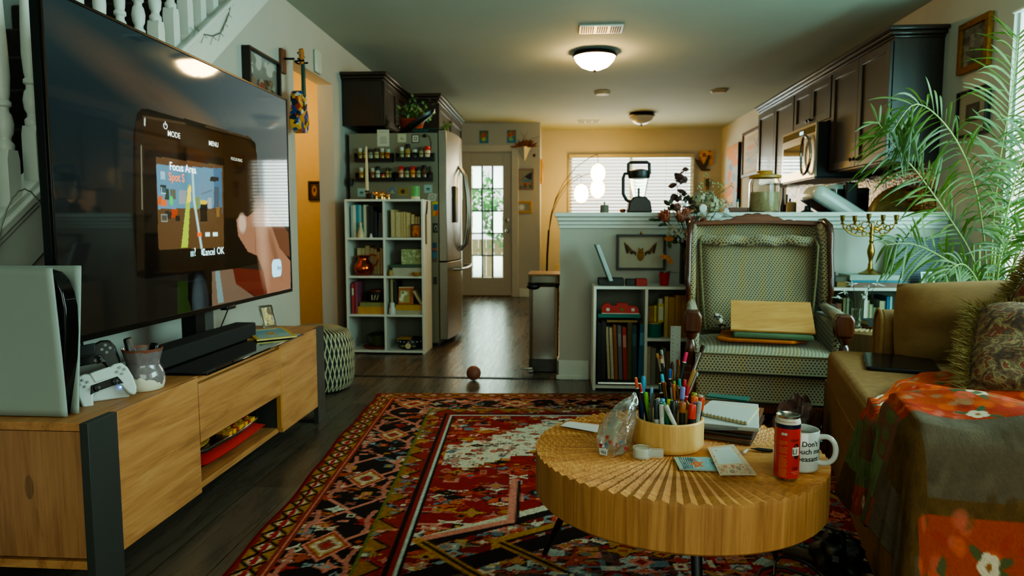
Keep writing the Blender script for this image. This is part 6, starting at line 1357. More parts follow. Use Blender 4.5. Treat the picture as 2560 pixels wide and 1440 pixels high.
MB().box(sx_(14),sx_(90),LY+.0485,LY+.0497,LTZ+.006,LTZ+.018).build('display_bar',mat('clock_orange','#c0562a',.3,emit=.4,var=0),ck,world=True)
flatbook('pinkish brown book, bottom of the stack under the candelabrum',sx_(248),sx_(800),LY+.03,LTZ,.028,.2,'#7a5548')
flatbook('thin teal blue book in the stack under the candelabrum',sx_(255),sx_(790),LY+.035,LTZ+.0285,.013,.19,'#2f6f84')
flatbook('white book, topmost of the stack under the candelabrum',sx_(250),sx_(762),LY+.04,LTZ+.042,.03,.18,'#9aa398',pages=mat('white_pages','#b9b59f'))
flatbook('grey brown book lying left of the candelabrum stack',sx_(122),sx_(246),LY+.06,LTZ+.032,.026,.18,'#55503f')
flatbook('yellow brown book lying under the grey brown book',sx_(128),sx_(247),LY+.05,LTZ,.0315,.19,'#7a5a1c')
cx_=lx(2060+437/4,LY+.12);cyy=LY+.12;cz=LTZ+.0725
def kz(zy):return W(2160,520+zy/4,y=cyy).z
def kx_(zx):return W(2060+zx/4,600,y=cyy).x
cn=thing('candelabrum','ornate brass candelabrum with five candle cups on the stacked books','candelabrum',(cx_,cyy,cz))
zt=kz(280);H_=zt-cz
MB().lathe([(.062,0),(.063,.006),(.045,.014),(.03,.022),(.016,.032),(.012,.05),(.014,.058),(.009,.07),(.012,.09),(.02,.12),(.022,.14),(.015,.17),(.009,.185),(.014,.195),(.009,.21),(.013,.222),(.009,.235),(.012,.25),(.009,.262),(.012,.275),(.007,H_),(.014,H_+.01),(.008,H_+.03),(.008,kz(150)-cz)],(cx_,cyy,cz),24).build('stem',BRASS,cn,world=True,smooth=True)
for zx,zt_2 in((176,72),(298,76),(437,56),(580,68),(712,68)):
 x=kx_(zx);z1=kz(zt_2);MB().lathe([(.006,-.055),(.012,-.05),(.005,-.042),(.008,-.034),(.0125,-.026),(.013,-.006),(.0155,0),(.012,0),(.01,-.02),(0,-.022)],(x,cyy,z1),16).build('candle_cup',BRASS,cn,world=True,smooth=True)
def arm(pts,r=.0042):return MB().tube([(kx_(a),cyy,kz(b)) for a,b in pts],r,8)
def curl(m,zx,zy,r,a0=0,a1=6.0,sg=1):
 m.tube([(kx_(zx+r*math.cos(a0+(a1-a0)*i/14)),cyy,kz(zy+sg*r*math.sin(a0+(a1-a0)*i/14))) for i in range(15)],.0036,6)
for sg in(-1,1):
 f=lambda zx:437+sg*(437-zx)
 m=arm([(f(437),275),(f(380),280),(f(300),272),(f(240),245),(f(195),200),(f(170),150),(f(176),130)]);m.build('arm',BRASS,cn,world=True,smooth=True)
 m=arm([(f(437),250),(f(400),235),(f(370),205),(f(330),185),(f(300),165),(f(298),135)]);m.build('arm',BRASS,cn,world=True,smooth=True)
 m=MB()
 for zx,zy,r in((355,215,30),(295,235,26),(245,200,26),(400,170,32),(330,150,24),(205,185,20),(400,255,22),(270,180,18)):curl(m,f(zx),zy,r,0,5.6,1)
 m.build('scrollwork',BRASS,cn,world=True,smooth=True)
 m=MB()
 for zx,zy,rx in((355,212,42),(300,205,20)):m.ball((kx_(f(zx)),cyy-.004,kz(zy)),rx/4*4.2/1707*.8,.005,.008,12,6)
 m.build('gold_leaf',mat('bright_gold','#c08a2a',.2,1),cn,world=True,smooth=True)
pn=thing('air_purifier','dark grey ribbed panel leaning on the half wall behind the palm leaves','panel',(lx(2295),LY+.2,LTZ))
a,b=lx(2255),lx(2375);h=W(2300,592,y=LY+.2).z-LTZ
def ribbed():
 m,nt,b_=new_mat('ribbed_grey');src,(x,y,z)=coords(nt);s_=(z*420).sin();nt.links.new(ramp(nt,s_*.5+.5,[(.2,'#26262a'),(.7,'#4c4a4e')]),b_.inputs[0]);b_.inputs['Roughness'].default_value=.5;return m
Mp=Matrix.Translation(((a+b)/2,LY+.15,LTZ))@Matrix.Rotation(-.12,4,'X')
MB().prism([(-(b-a)/2-.02,0),((b-a)/2,0),((b-a)/2,h),(-(b-a)/2+.03,h)],'y',0,.03).xf(Mp).build('panel',ribbed(),pn,world=True,bev=.004)
MB().box(-(b-a)/2+.035,-(b-a)/2+.075,-.001,.0,h-.022,h-.008,Mp).build('badge',mat('panel_badge','#8a8f92',.4),pn,world=True)
ps=thing('photo_stand','small clear photo stand on the low bookcase behind the sofa cushion','picture frame',(lx(2322),LY+.06,LTZ))
a,b=lx(2305),lx(2338);Mp=Matrix.Translation(((a+b)/2,LY+.05,LTZ+.004))@Matrix.Rotation(-.25,4,'X');hw_=(b-a)/2
MB().box(-hw_,hw_,0,.004,0,.09,Mp).box(-hw_-.004,hw_,-.04,.03,-.003,0,Matrix.Translation(((a+b)/2,LY+.05,LTZ+.003))).build('stand',mat('acrylic','#aeb8b4',.1,coat=.5),ps,world=True,bev=.001)
pv=Canvas(24,30,'#6a6a5c');pv.ell(.5,.5,.3,.35,'#3a3226');pv.ell(.55,.35,.2,.15,'#8f8262');pv.flat('photo',Mp@Vector((-hw_+.008,-.001,.01)),Mp@Vector((hw_-.008,-.001,.01)),Mp@Vector((-hw_+.008,-.001,.082)),P_ATTR(),ps,world=True)
def rug_uv(px,py):
 p=W(px,py,z=0);a=math.radians(3.5);d=(p.x-RUGO[0],p.y-RUGO[1])
 return((d[0]*math.cos(a)+d[1]*math.sin(a))/RUGW,1-(d[0]*math.sin(a)-d[1]*math.cos(a))/RUGL)
RUGO,RUGW,RUGL=(-1.07,3.895),2.7,3.4
rc=Canvas(500,640,'#7a1510');rng=np.random.RandomState(11)
X=rc.U*RUGW;Y=(1-rc.V)*RUGL
RD_,RU_,OCH,DKB,PNK,CRM,BLU,GRN_='#8f1a10','#8f3a18','#9a6a1c','#1c120f','#b06a58','#b0a48e','#55656a','#4a4a26'
def tri(t):return np.abs((t%1.0)-.5)*2
def motif(mask,fx,fy,sx,sy,col,thr,ph=0):
 a=tri(fx/sx+ph)+tri(fy/sy);rc.put(((a>thr)&mask).astype(float),col)
def stepped(v,s_):return np.floor(v/s_)*s_
ALL=np.ones_like(X,bool)
d1=np.minimum(np.minimum(X,RUGW-X),np.minimum(Y,RUGL-Y))
along=np.where((np.minimum(X,RUGW-X)<np.minimum(Y,RUGL-Y)),Y,X)
q=stepped(np.abs(X-1.25)*.62+np.abs(Y-2.15),.045)
def scatter(mask,n,cols,s0,s1,box):
 ids=np.flatnonzero(mask.ravel())
 for i in range(n):
  q_=ids[rng.randint(len(ids))];x,y=X.ravel()[q_],Y.ravel()[q_];w,h=s0+rng.rand()*(s1-s0),(s0+rng.rand()*(s1-s0))*.7;k=rng.randint(4);c_=cols[rng.randint(len(cols))];c2=cols[rng.randint(len(cols))]
  i0,i1=int((x-2*w)/RUGW*rc.w),int((x+2*w)/RUGW*rc.w)+2;j0,j1=int((1-(y+2*h)/RUGL)*rc.h),int((1-(y-2*h)/RUGL)*rc.h)+2
  i0,j0=max(i0,0),max(j0,0)
  if i1<=i0 or j1<=j0:continue
  sl_=(slice(j0,j1),slice(i0,i1));dx,dy=np.abs(X[sl_]-x)/w,np.abs(Y[sl_]-y)/h;mk=mask[sl_]
  if k==0:m,m2=dx+dy<1,dx+dy<.5
  elif k==1:m,m2=np.minimum(dx,dy*.9)+.45*np.maximum(dx,dy)<.62,np.maximum(dx,dy)<.25
  elif k==2:m,m2=(dx<1)&(np.abs(dy-dx*.6)<.28),dx+dy<.3
  else:m,m2=(np.maximum(dx,dy)<.8),np.maximum(dx,dy)<.42
  o=(dx*.8+dy*.8<1.0)&mk&(k!=2)
  a=rc.a[sl_]
  if rng.rand()<.5:a[o]=lin(DKB)
  a[m&mk]=lin(c_);a[m2&mk]=lin(c2)
F_=(d1>.50)
scatter(F_,1500,[PNK,CRM,OCH,RU_,RU_,BLU,DKB,'#a3301c',RD_,'#a84a22','#9a5a4c'],.016,.05,(.4,.4,RUGW-.4,RUGL-.4))
spx=[rug_uv(*p) for p in((1098,1165),(1110,1120),(1200,1105),(1330,1065),(1420,1050),(1420,1100),(1340,1130),(1230,1160),(1160,1180))]
crm=np.zeros_like(X,bool);
ins=np.zeros_like(X,bool)
for i in range(len(spx)):
 (x0,y0),(x1,y1)=spx[i],spx[(i+1)%len(spx)]
 if y0!=y1:ins^=(rc.V>=min(y0,y1))&(rc.V<max(y0,y1))&(stepped(rc.U,.008)<x0+(stepped(rc.V,.008)-y0)*(x1-x0)/(y1-y0))
for msk in(ins,):
 rc.put(msk.astype(float),CRM)
 scatter(msk,170,[RD_,DKB,RU_,BLU,PNK,CRM,CRM,CRM,'#8a5a4a'],.012,.03,(.4,.5,2.3,1.9))
for lo,hi,c_ in((.62,.655,DKB),(.655,.69,CRM),(.69,.70,DKB)):
 rc.put(((q>lo)&(q<=hi)&F_).astype(float),c_)
med=(q<=.60)&F_
rc.put(med.astype(float),'#6d1412');scatter(med,900,[PNK,CRM,OCH,BLU,DKB,RU_,'#a33a20',GRN_,'#8a6a5a','#6f7d7c'],.018,.05,(.3,1.4,2.3,3.2))
for lo,hi,c_ in((.40,.415,DKB),(.415,.445,OCH),(.445,.455,DKB)):rc.put(((q>lo)&(q<=hi)&F_).astype(float),c_)
med2=(q<.39)&F_;rc.put(med2.astype(float),'#3a2a2c',.8);scatter(med2,420,[CRM,RD_,OCH,BLU,PNK,RU_,'#8f9a94','#7a2018'],.02,.05,(.6,1.7,1.9,2.8))
for pts,c_,w_ in((((1040,1357),(1280,1308)),PNK,.010),(((1280,1308),(1288,1205)),PNK,.010),(((1046,1357),(1150,1420),(1240,1470)),OCH,.01),(((1240,1358),(1420,1310)),OCH,.01),(((1240,1358),(1400,1430)),OCH,.01),(((2060,1230),(2240,1330),(2320,1330)),OCH,.01),(((2100,1330),(2200,1370),(2330,1350)),PNK,.008),(((1990,1300),(2110,1340)),BLU,.012)):
 rc.line([rug_uv(*p) for p in pts],w_,c_);rc.line([(u+.006,v-.004) for u,v in[rug_uv(*p) for p in pts]],w_*.4,DKB)
rc.put((d1<.50).astype(float),OCH)
g1=d1<.115
rc.put(((d1<.018)).astype(float),'#7a120e')
bm_=(d1>.018)&(d1<.10)
rc.put(bm_.astype(float),'#8f621a')
a=tri(along/.085);b_=(d1-.059)/.041
rc.put((bm_&(np.abs(b_)<.92)&(np.abs(np.abs(b_)-a)<.20)).astype(float),DKB)
rc.put((bm_&(np.abs(b_)+.1<a*.62)).astype(float),CRM);rc.put((bm_&(np.abs(b_)<a*.28)).astype(float),RD_)
rc.put((bm_&(np.abs(b_)+.1>.72+a*.3)&(((along/.17)%1)<.5)).astype(float),'#70201a')
rc.put(((d1>.10)&(d1<.125)).astype(float),'#7a2812');rc.put(((d1>.109)&(d1<.114)).astype(float),PNK)
mb=(d1>.125)&(d1<.36)
rc.put(mb.astype(float),DKB)
c_=(d1-.2425)/.1175;L_=.56;t=((along+.02)%L_)/L_-.5
hexa=np.abs(c_)*.9+np.abs(t)*3.2
rc.put((mb&(np.abs(np.abs(c_)*.55+np.abs(tri(along/L_)-.5)*1.3-.62)<.05)).astype(float),PNK)
scatter(mb&(hexa>.66),700,[PNK,RU_,BLU,CRM,OCH,PNK,RD_,'#7a8a88','#8a4a3a',DKB,DKB,DKB],.014,.04,(0,0,RUGW,RUGL))
for hh,cc in((.60,PNK),(.52,'#8a3420'),(.44,OCH),(.36,'#a08a72'),(.24,'#7a3a28'),(.12,RD_)):rc.put((mb&(hexa<hh)).astype(float),cc)
rc.put((mb&(hexa<.42)&(hexa>.2)&(tri(along/.03)+tri(c_*3)>1.2)).astype(float),'#b09a80')
zig=np.abs(np.abs(c_)-.72-.12*tri(along/.14))<.075
rc.put((mb&zig&(((along/.28)%1)<.62)).astype(float),'#a06050')
rc.put(((d1>.355)&(d1<.365)).astype(float),'#5a5a20')
ig=(d1>.365)&(d1<.445);rc.put(ig.astype(float),'#84561c')
a=tri(along/.13);b_=(d1-.405)/.04
rc.put((ig&(b_>-.9+1.7*a)).astype(float),'#7a1c14');rc.put((ig&(np.abs(b_+.9-1.7*a)<.16)).astype(float),DKB)
scatter(ig,420,[PNK,CRM,OCH,RD_,BLU],.010,.024,(0,0,RUGW,RUGL))
rc.put(((d1>.445)&(d1<.46)).astype(float),DKB);rc.put(((d1>.46)&(d1<.478)).astype(float),'#7a1a12');rc.put(((d1>.478)&(d1<.492)).astype(float),'#9aa094');rc.put(((d1>.492)&(d1<.5)).astype(float),DKB)
rc.a*=1.08;rc.grain(.55)
rr_=rng.rand(rc.h,rc.w,1);rc.a*=(.82+.36*(np.sin(Y*7+X*2)*.5+.5))[...,None]*.25+.75
a_=math.radians(3.5)
def rugpos(U,V):
 x,y=U*RUGW,(1-V)*RUGL;edge=.006*np.sin(y*5.3)+.004*np.sin(y*13);x=x+edge*(U<.02)
 return np.stack([RUGO[0]+x*math.cos(a_)+y*math.sin(a_),RUGO[1]+x*math.sin(a_)-y*math.cos(a_),np.full_like(U,.0075)-.006*((U<.003)|(V>.998))],1)
ro=rc.mesh('area_rug',rugpos,mat_attr('wool_pile',.95,spec=.1,bmp=.5),smooth=False)
tag(ro,'large red patterned oriental wool rug on the dark plank floor','rug')
def dotfab():
 m,nt,b=new_mat('dotted_upholstery');src,(x,y,z)=coords(nt)
 u=(x+y*.55)/.0165;v=(z+y*.75)/.0125
 row=v.floor();u2=u+(row.mod(2)).abs()*.5
 fu=u2.frac()-.5;fv=v.frac()-.5
 d=((fu/.30)*(fu/.30)+(fv/.36)*(fv/.36))
 n=noise(nt,src,190,2);st=noise(nt,mapping(nt,src,(1,.4,.05)),24,2)
 base=ramp(nt,st,[(.3,'#998b70'),(.5,'#a68f66'),(.7,'#b08c4e')])
 base=mixc(nt,n*.5,base,'#a09a80')
 col=mixc(nt,d.lt(1.0),base,'#363937')
 nt.links.new(col,b.inputs[0]);b.inputs['Roughness'].default_value=.9;b.inputs['Sheen Weight'].default_value=.2
 bump(nt,b,n,.35,.004);return m
DOT=dotfab()
CHW=mat_wood('cherry_wood','#2a0f06','#4d2210','#5f2f17',axis='z',rough=.25,knots=False,coat=.5)
CHWX=mat_wood('cherry_wood_rail','#3a1708','#6a3316','#7d4420',axis='x',rough=.45,knots=False,coat=.05)
AC=Matrix.Translation((.99,3.305,0))@Matrix.Rotation(math.radians(-10),4,'Z')
ac=thing('armchair','wingback armchair in dotted tan fabric with carved cherry wood trim','armchair',M=AC)
rl_=MB().box(-.315,.315,0,.55,.085,.128)
for i in range(44):rl_.box(-.306+i*.0142,-.306+i*.0142+.007,-.004,.001,.09,.124)
rl_.build('fluted_rail',CHWX,ac)
for x in(-.29,.29):
 MB().lathe([(.018,.001),(.026,.02),(.03,.06),(.03,.09)],(x,.035,0),12).build('leg',CHW,ac,smooth=True)
 MB().prism([(x-.02,.72),(x+.02,.72),(x+.02,.68),(x-.02,.68)],'z',.001,.2).build('leg',CHW,ac)
MB().box(-.322,.322,.004,.62,.128,.262).build('apron',DOT,ac,bev=.015,seg=3)
PIP=mat('dark_piping','#6a6348',.9)
MB().tube([(-.322,.002,.14),(.322,.002,.14)],.004,6).build('piping',PIP,ac)
def seatf(mb,x0,x1,y0,y1,z0,z1,cr,n=18):
 def top(u,v):
  a,b=2*u-1,2*v-1;e=(max(0,1-a**6))**.5*(max(0,1-b**6))**.5
  return Vector((x0+u*(x1-x0),y0+v*(y1-y0),z1-.02+(.02+cr*(1-a*a)*(1-b*b))*e))
 def bot(u,v):q=top(u,v);q.z=z0+.02-.02*(max(0,1-(2*u-1)**6))**.5*(max(0,1-(2*v-1)**6))**.5;return q
 mb.grid(n,n,top);mb.grid(n,n,bot)
 ed=[(i/(n-1),0) for i in range(n)]+[(1,i/(n-1)) for i in range(n)]+[(1-i/(n-1),1) for i in range(n)]+[(0,1-i/(n-1)) for i in range(n)]
 o=[top(*p) for p in ed]+[bot(*p) for p in ed];k=len(ed)
 mb.add(o,[(i,(i+1)%k,k+(i+1)%k,k+i) for i in range(k)]);return mb
sc=seatf(MB(),-.328,.328,-.015,.56,.266,.385,.035).build('seat_cushion',DOT,ac,smooth=True)
for z in(.37,.282):MB().tube([(-.329,.3,z),(-.33,-.0,z),(-.32,-.016,z),(.32,-.016,z),(.33,0,z),(.329,.3,z)],.0045,6).build('piping',PIP,sc)
def backf(u,v,off=0):
 a=2*u-1;z=.36+v*.64;w=.30+.045*v;wing=max(0,abs(a)-.80)/.20
 return Vector((a*w,.60+.16*v-off-.05*wing*wing*(1-.2*v),z+(.0 if v<.99 else.0)))
bk=MB().grid(24,16,lambda u,v:backf(u,v));bk.grid(24,16,lambda u,v:backf(u,v,-.09))
bk.build('backrest',DOT,ac,smooth=True)
def wing(s_):
 m=MB()
 pr=[(.60,.55),(.50,.56),(.475,.62),(.49,.72),(.53,.84),(.545,.93),(.57,.975),(.64,1.0),(.76,1.0),(.72,.55)]
 m.prism(pr,'x',s_*.325,s_*.365);return m
for s_ in(-1,1):
 wg=wing(s_).build('wing',DOT,ac,bev=.015,seg=3)
 MB().tube([(s_*.362,.50,.555),(s_*.366,.468,.62),(s_*.366,.483,.72),(s_*.366,.523,.84),(s_*.366,.536,.93),(s_*.362,.565,.985),(s_*.35,.64,1.012),(s_*.34,.72,1.015)],[.011,.014,.016,.016,.018,.02,.018,.012],10).build('wood_trim',CHW,ac,smooth=True)
 MB().box(s_*.34-.03,s_*.34+.03,.09,.62,.262,.52).build('arm_panel',DOT,ac,bev=.018,seg=3)
 MB().tube([(s_*.345,.06,.535),(s_*.345,.2,.545),(s_*.345,.45,.55),(s_*.345,.56,.56)],[.032,.03,.026,.022],12).build('armrest',DOT,ac,smooth=True)
 m=MB().prism([(s_*.345+a_,b_) for a_,b_ in((-.038,.46),(.038,.46),(.044,.50),(.044,.545),(.03,.572),(-.03,.572),(-.044,.545),(-.044,.50))],'y',.02,.085)
 m.build('arm_scroll',CHW,ac,bev=.012,seg=3)
 MB().lathe([(.028,.265),(.028,.29),(.018,.30),(.024,.33),(.03,.37),(.022,.41),(.015,.425),(.026,.44),(.03,.46)],(s_*.35,.05,0),16).build('arm_post',CHW,ac,smooth=True)
 MB().box(s_*.35-.03,s_*.35+.03,.02,.08,.085,.266).build('front_post',CHW,ac,bev=.006)
cp=[(-.345,1.0)]+[(-.345+.69*i/40,1.012+.014*math.sin(PI*i/40)+(.034*math.cos((i-20)/9*PI/2) if abs(i-20)<9 else 0)+.004*math.sin(i*1.9)*(abs(i-20)<13)) for i in range(41)]+[(.345,1.0)]+[(.345-.69*i/20,.985+.012*math.sin(PI*i/20)) for i in range(21)]
MB().prism(cp,'y',.715,.765).build('crest_rail',CHWX,ac,bev=.006)
def bpil(u,v):
 a,b=2*u-1,2*v-1;h=.075*(max(0,1-a**8))**.5*(max(0,1-b**8))**.5
 return Vector((a*(.285+.03*v),.585+.13*v-h-.03*(1-v),.40+v*.50+.012*a*a*v))
bp_=MB().grid(24,22,bpil)
bpo=bp_.build('back_cushion',DOT,ac,smooth=True)
MB().tube([(-.31+.62*i/20,.62+.014*math.sin(i),.905+.006*math.sin(i*1.3)) for i in range(21)],[.012]+[.028]*19+[.012],10).build('cushion_roll',DOT,bpo,smooth=True)
MB().tube([(.30,.60,.92),(.305,.53,.88),(.295,.50,.70),(.28,.47,.52),(.27,.45,.42)],.006,6).tube([(-.30,.60,.92),(-.305,.53,.88),(-.295,.50,.70),(-.28,.47,.52),(-.27,.45,.42)],.006,6).build('piping',mat('tan_piping','#6f6646',.9),bpo)
def acp(x,y,z):return AC@Vector((x,y,z))
SZ=.4215
def cloth_slab(name,label,pts,z,h,m,wob=.006):
 b=MB();cx0=sum(p[0] for p in pts)/len(pts);cy0=sum(p[1] for p in pts)/len(pts)
 b.prism([(p[0],p[1]) for p in pts],'z',z,z+h);b.v=[AC@q for q in b.v]
 return b.solo(name,m,label,'cloth',bev=h*.4,seg=3)
OC=mat('orange_cloth','#a8560f',.9,var=.15,bmp=.2)
cloth_slab('orange_cloth','orange folded cloth, lowest on the armchair seat',[(-.225,.10),(-.17,.06),(.12,.05),(.2,.12),(.2,.40),(-.18,.40)],SZ-.004,.016,OC)
cloth_slab('green_cloth','sage green folded cloth under the pine board on the armchair',[(-.15,.075),(.22,.055),(.235,.38),(-.14,.40)],SZ+.0125,.028,mat('sage_cloth','#4f5f42',.9,var=.12,bmp=.2))
PINE=mat_wood('pine_board','#a8703a','#c28a4c','#cf9e62',axis='x',scale=.8,rough=.5,knots=False)
Mb=AC@Matrix.Translation((.035,.10,SZ+.042))@Matrix.Rotation(math.radians(-3),4,'Z')@Matrix.Rotation(math.radians(27),4,'X')
bdm=MB().box(-.195,.195,0,.27,0,.012,Mb);bdm.solo('pine_board',PINE,'smooth pale pine board propped on folded cloths in the armchair','board',bev=.002)
cloth_slab('green_sleeve','dark green fabric edge behind the pine board on the armchair',[(.02,.42),(.12,.40),(.14,.45),(.03,.46)],SZ+.145,.02,mat('dark_sage','#3f4a3c',.9))
pm_,pnt,pbb=new_mat('patterned_scarf');psrc,_=coords(pnt);vv=pnt.nodes.new('ShaderNodeTexVoronoi');pnt.links.new(psrc,vv.inputs[0]);vv.inputs['Scale'].default_value=28;vv.feature='DISTANCE_TO_EDGE'
pnt.links.new(ramp(pnt,E(pnt,vv.outputs[0]),[(.06,'#231d18'),(.12,'#a89c88')]),pbb.inputs[0]);pbb.inputs['Roughness'].default_value=.9
sc2=MB();pillow(sc2,(0,0,0),.05,.035,.022,10,AC@Matrix.Translation((-.205,.23,SZ+.075))@Matrix.Rotation(1.0,4,'Y')@Matrix.Rotation(.5,4,'Z'))
sc2.solo('patterned_scarf',pm_,'bunched dark and cream patterned scarf left of the pine board','scarf',smooth=True)
sx0,sy0,sr=1.66,3.72,.235
sdt=thing('side_table','round carved wooden side table between the armchair and the sofa','table',(sx0,sy0,0))
TWS=mat_wood('side_table_wood','#6a4522','#8a6032','#a17a46',axis='z',scale=1.2,rough=.45,knots=False)
def carved_disc(m,cx,cy,r,ztop,thick,n,amp,rings=40,cut=None):
 N=n*8
 for i in range(N):pass
 vs=[];fs=[]
 for i in range(N):
  th=2*PI*i/N
  for j in range(rings+1):
   rr=r*j/rings;fr_=(th*n/(2*PI))%1;rid=abs(fr_-.5)*2
   k=min(1,j/rings*1.15);dz=-amp*k*(1-rid)
   if cut:dz+=cut(th,rr/r,fr_)
   vs.append(Vector((cx+rr*math.cos(th),cy+rr*math.sin(th),ztop+dz)))
  vs.append(Vector((cx+r*math.cos(th),cy+r*math.sin(th),ztop-thick)));vs.append(Vector((cx,cy,ztop-thick)))
 M_=rings+3
 for i in range(N):
  k=(i+1)%N
  for j in range(M_-1):fs.append((i*M_+j,k*M_+j,k*M_+j+1,i*M_+j+1))
 return m.add(vs,fs)
carved_disc(MB(),sx0,sy0,sr,.46,.02,56,.007,24).build('carved_top',mat_wood('carved_top_pale','#8a6a44','#b09068','#c0a47c',axis='x',scale=1.2,knots=False),sdt,world=True)
MB().lathe([(0,.31),(sr-.01,.31),(sr,.32),(sr,.441)],(sx0,sy0,0),48,cap=False).build('drum',mat_wood('side_drum_wood','#3a2210','#5a3a1e','#6a4826',axis='z',knots=False),sdt,world=True,smooth=True)
for k in range(3):a=k*2.1+.4;MB().bar((sx0+.13*math.cos(a),sy0+.13*math.sin(a),.32),(sx0+.18*math.cos(a),sy0+.18*math.sin(a),.001),.013).build('leg',mat('black_leg','#0d0d0d',.35),sdt,world=True)
tr2=MB().lathe([(.075,0),(.08,.004),(.08,.012),(.07,.012),(0,.008)],(1.635,3.66,.4605),28);tr2.solo('wooden_coaster',mat('red_wood_tray','#5f2f1a',.4),'round reddish wooden tray on the side table','tray',smooth=True)
flatbook('dark bound notebook on the round tray on the side table',1.585,1.70,3.60,.473,.025,.13,'#1c2226')
gvx,gvy=1.53,3.62
gv=thing('glass_vase','clear glass vase of dry white seed heads on the side table','vase',(gvx,gvy,.4605))
MB().lathe([(.024,0),(.03,.01),(.022,.07),(.026,.1),(.024,.1),(.02,.07),(.026,.012),(0,.008)],(gvx,gvy,.4605),24,cap=False).build('glass',mat('clear_glass','#f4f7f2',.02,trans=1,ior=1.3,var=0),gv,world=True,smooth=True)
tw_=MB();hd_=MB();rg=random.Random(6)
for dx,dz in((-.07,.09),(-.03,.13),(.05,.11),(.09,.13),(.02,.07),(-.09,.06)):
 p=Vector((gvx+dx,gvy-.02,.56+dz));tw_.tube([(gvx,gvy,.47),(gvx+dx*.4,gvy-.01,.56+dz*.4),p],.0015,5)
 for k in range(7):hd_.leaf(p,p+Vector((rg.gauss(0,.02),rg.gauss(0,.012),rg.gauss(0,.01))),.007,(0,-1,.3),0,2)
tw_.build('stem',mat('dry_stem','#4a4a2c'),gv,world=True);hd_.build('seed_head',mat('white_seed','#a9b0a6',.9),gv,world=True)
SO=Matrix.Translation((1.13,2.92,0))@Matrix.Rotation(math.radians(-14.3),4,'Z')
TAN=mat('tan_linen','#7d5a30',.85,var=.14,vs=26,bmp=.22)
TAND=mat('tan_piping_cord','#8a6a3c',.85)
sf=thing('sofa','tan upholstered chaise sofa with piped seams in the right foreground','sofa',M=SO)
LEN=1.22;WID=1.0
MB().box(.03,WID,-LEN-.23,.22,.02,.31).build('base',TAN,sf,bev=.02,seg=3)
st2=MB().prism([(0,-LEN),(.75,-LEN),(.75,.03),(.20,.03),(.20,.09),(.04,.09),(0,.05)],'z',.30,.455).build('seat_cushion',TAN,sf,bev=.05,seg=5)
MB().tube([(.20,.085,.437),(.06,.083,.437),(.014,.04,.437),(.009,-.3,.437),(.009,-LEN,.437)],.007,8).tube([(.20,.09,.322),(.06,.088,.322),(.012,.04,.322),(.006,-.3,.322),(.006,-LEN,.322)],.007,8).build('piping',TAND,st2)
MB().box(.012,.03,-LEN-.2,.2,.004,.30).build('skirt',TAN,sf)
def sarm(y0,y1,nm,ztop):
 ym_,rr_=(y0+y1)/2,(y1-y0)/2;p_=[(y0+.02,.02),(y0,ztop-rr_*1.3)]+[(ym_-rr_*math.cos(t),ztop-rr_+rr_*math.sin(t)) for t in[PI*i/10 for i in range(11)]]+[(y1,ztop-rr_*1.3),(y1-.02,.02)]
 o=MB().prism(p_,'x',.205,WID).build(nm,TAN,sf,bev=.014,seg=3)
 MB().tube([(.204,a,b) for a,b in p_],.007,8).build('piping',TAND,o)
sarm(.045,.215,'arm',.632);sarm(-LEN-.225,-LEN-.01,'arm',.55)
MB().box(.78,WID,-LEN-.01,.05,.02,.66).build('back_frame',TAN,sf,bev=.05,seg=4)
def plump(cx,cy,cz,w,d,h,M2,n=26,pw=5,dent=.0):
 """thick cushion: front and back skins meeting along a seam"""
 m=MB();rs=random.Random(int(w*1000))
 for sg in(1,-1):
  def fn(u,v):
   a,b=2*u-1,2*v-1;e=(max(0,1-abs(a)**pw))**.55*(max(0,1-abs(b)**pw))**.55
   wr=.010*math.sin(a*5+b*3)*e+.007*math.sin(b*9-a*2)*e
   return M2@Vector((cx+a*w/2*(1-.04*b*b),cy+sg*(d/2)*e+wr,cz+b*h/2*(1-.05*a*a)))
  m.grid(n,n,fn)
 return m
Mc=Matrix.Translation((.70,-.05,.565))@Matrix.Rotation(math.radians(-8),4,'Z')@Matrix.Rotation(math.radians(-13),4,'X')@Matrix.Rotation(math.radians(-3),4,'Y')
plump(0,0,0,.93,.25,.44,Mc,pw=2.7).build('back_cushion',mat('tan_linen_cushion','#7d5a32',.85,var=.12,vs=20,bmp=.2),sf,smooth=True)
def tapestry():
 m,nt,b=new_mat('tapestry');src,_=coords(nt)
 n=noise(nt,src,21,2,.5,1.0);n2=noise(nt,src,120,2)
 vv=nt.nodes.new('ShaderNodeTexVoronoi');nt.links.new(src,vv.inputs[0]);vv.inputs['Scale'].default_value=17;vv.feature='DISTANCE_TO_EDGE'
 c1=ramp(nt,n,[(.30,'#3a2416'),(.40,'#5f3a22'),(.47,'#6a5a3c'),(.52,'#8a744c'),(.57,'#6f2c1a'),(.64,'#4a4630'),(.7,'#7d6640')],'CONSTANT')
 c2=mixc(nt,n2*.45,c1,'#4a3a26')
 nt.links.new(c2,b.inputs[0]);b.inputs['Roughness'].default_value=.95;bump(nt,b,n2,.5,.006);return m
TAP=tapestry()
FRG=mat('olive_fringe','#7d693a',.95,var=.4,vs=80)
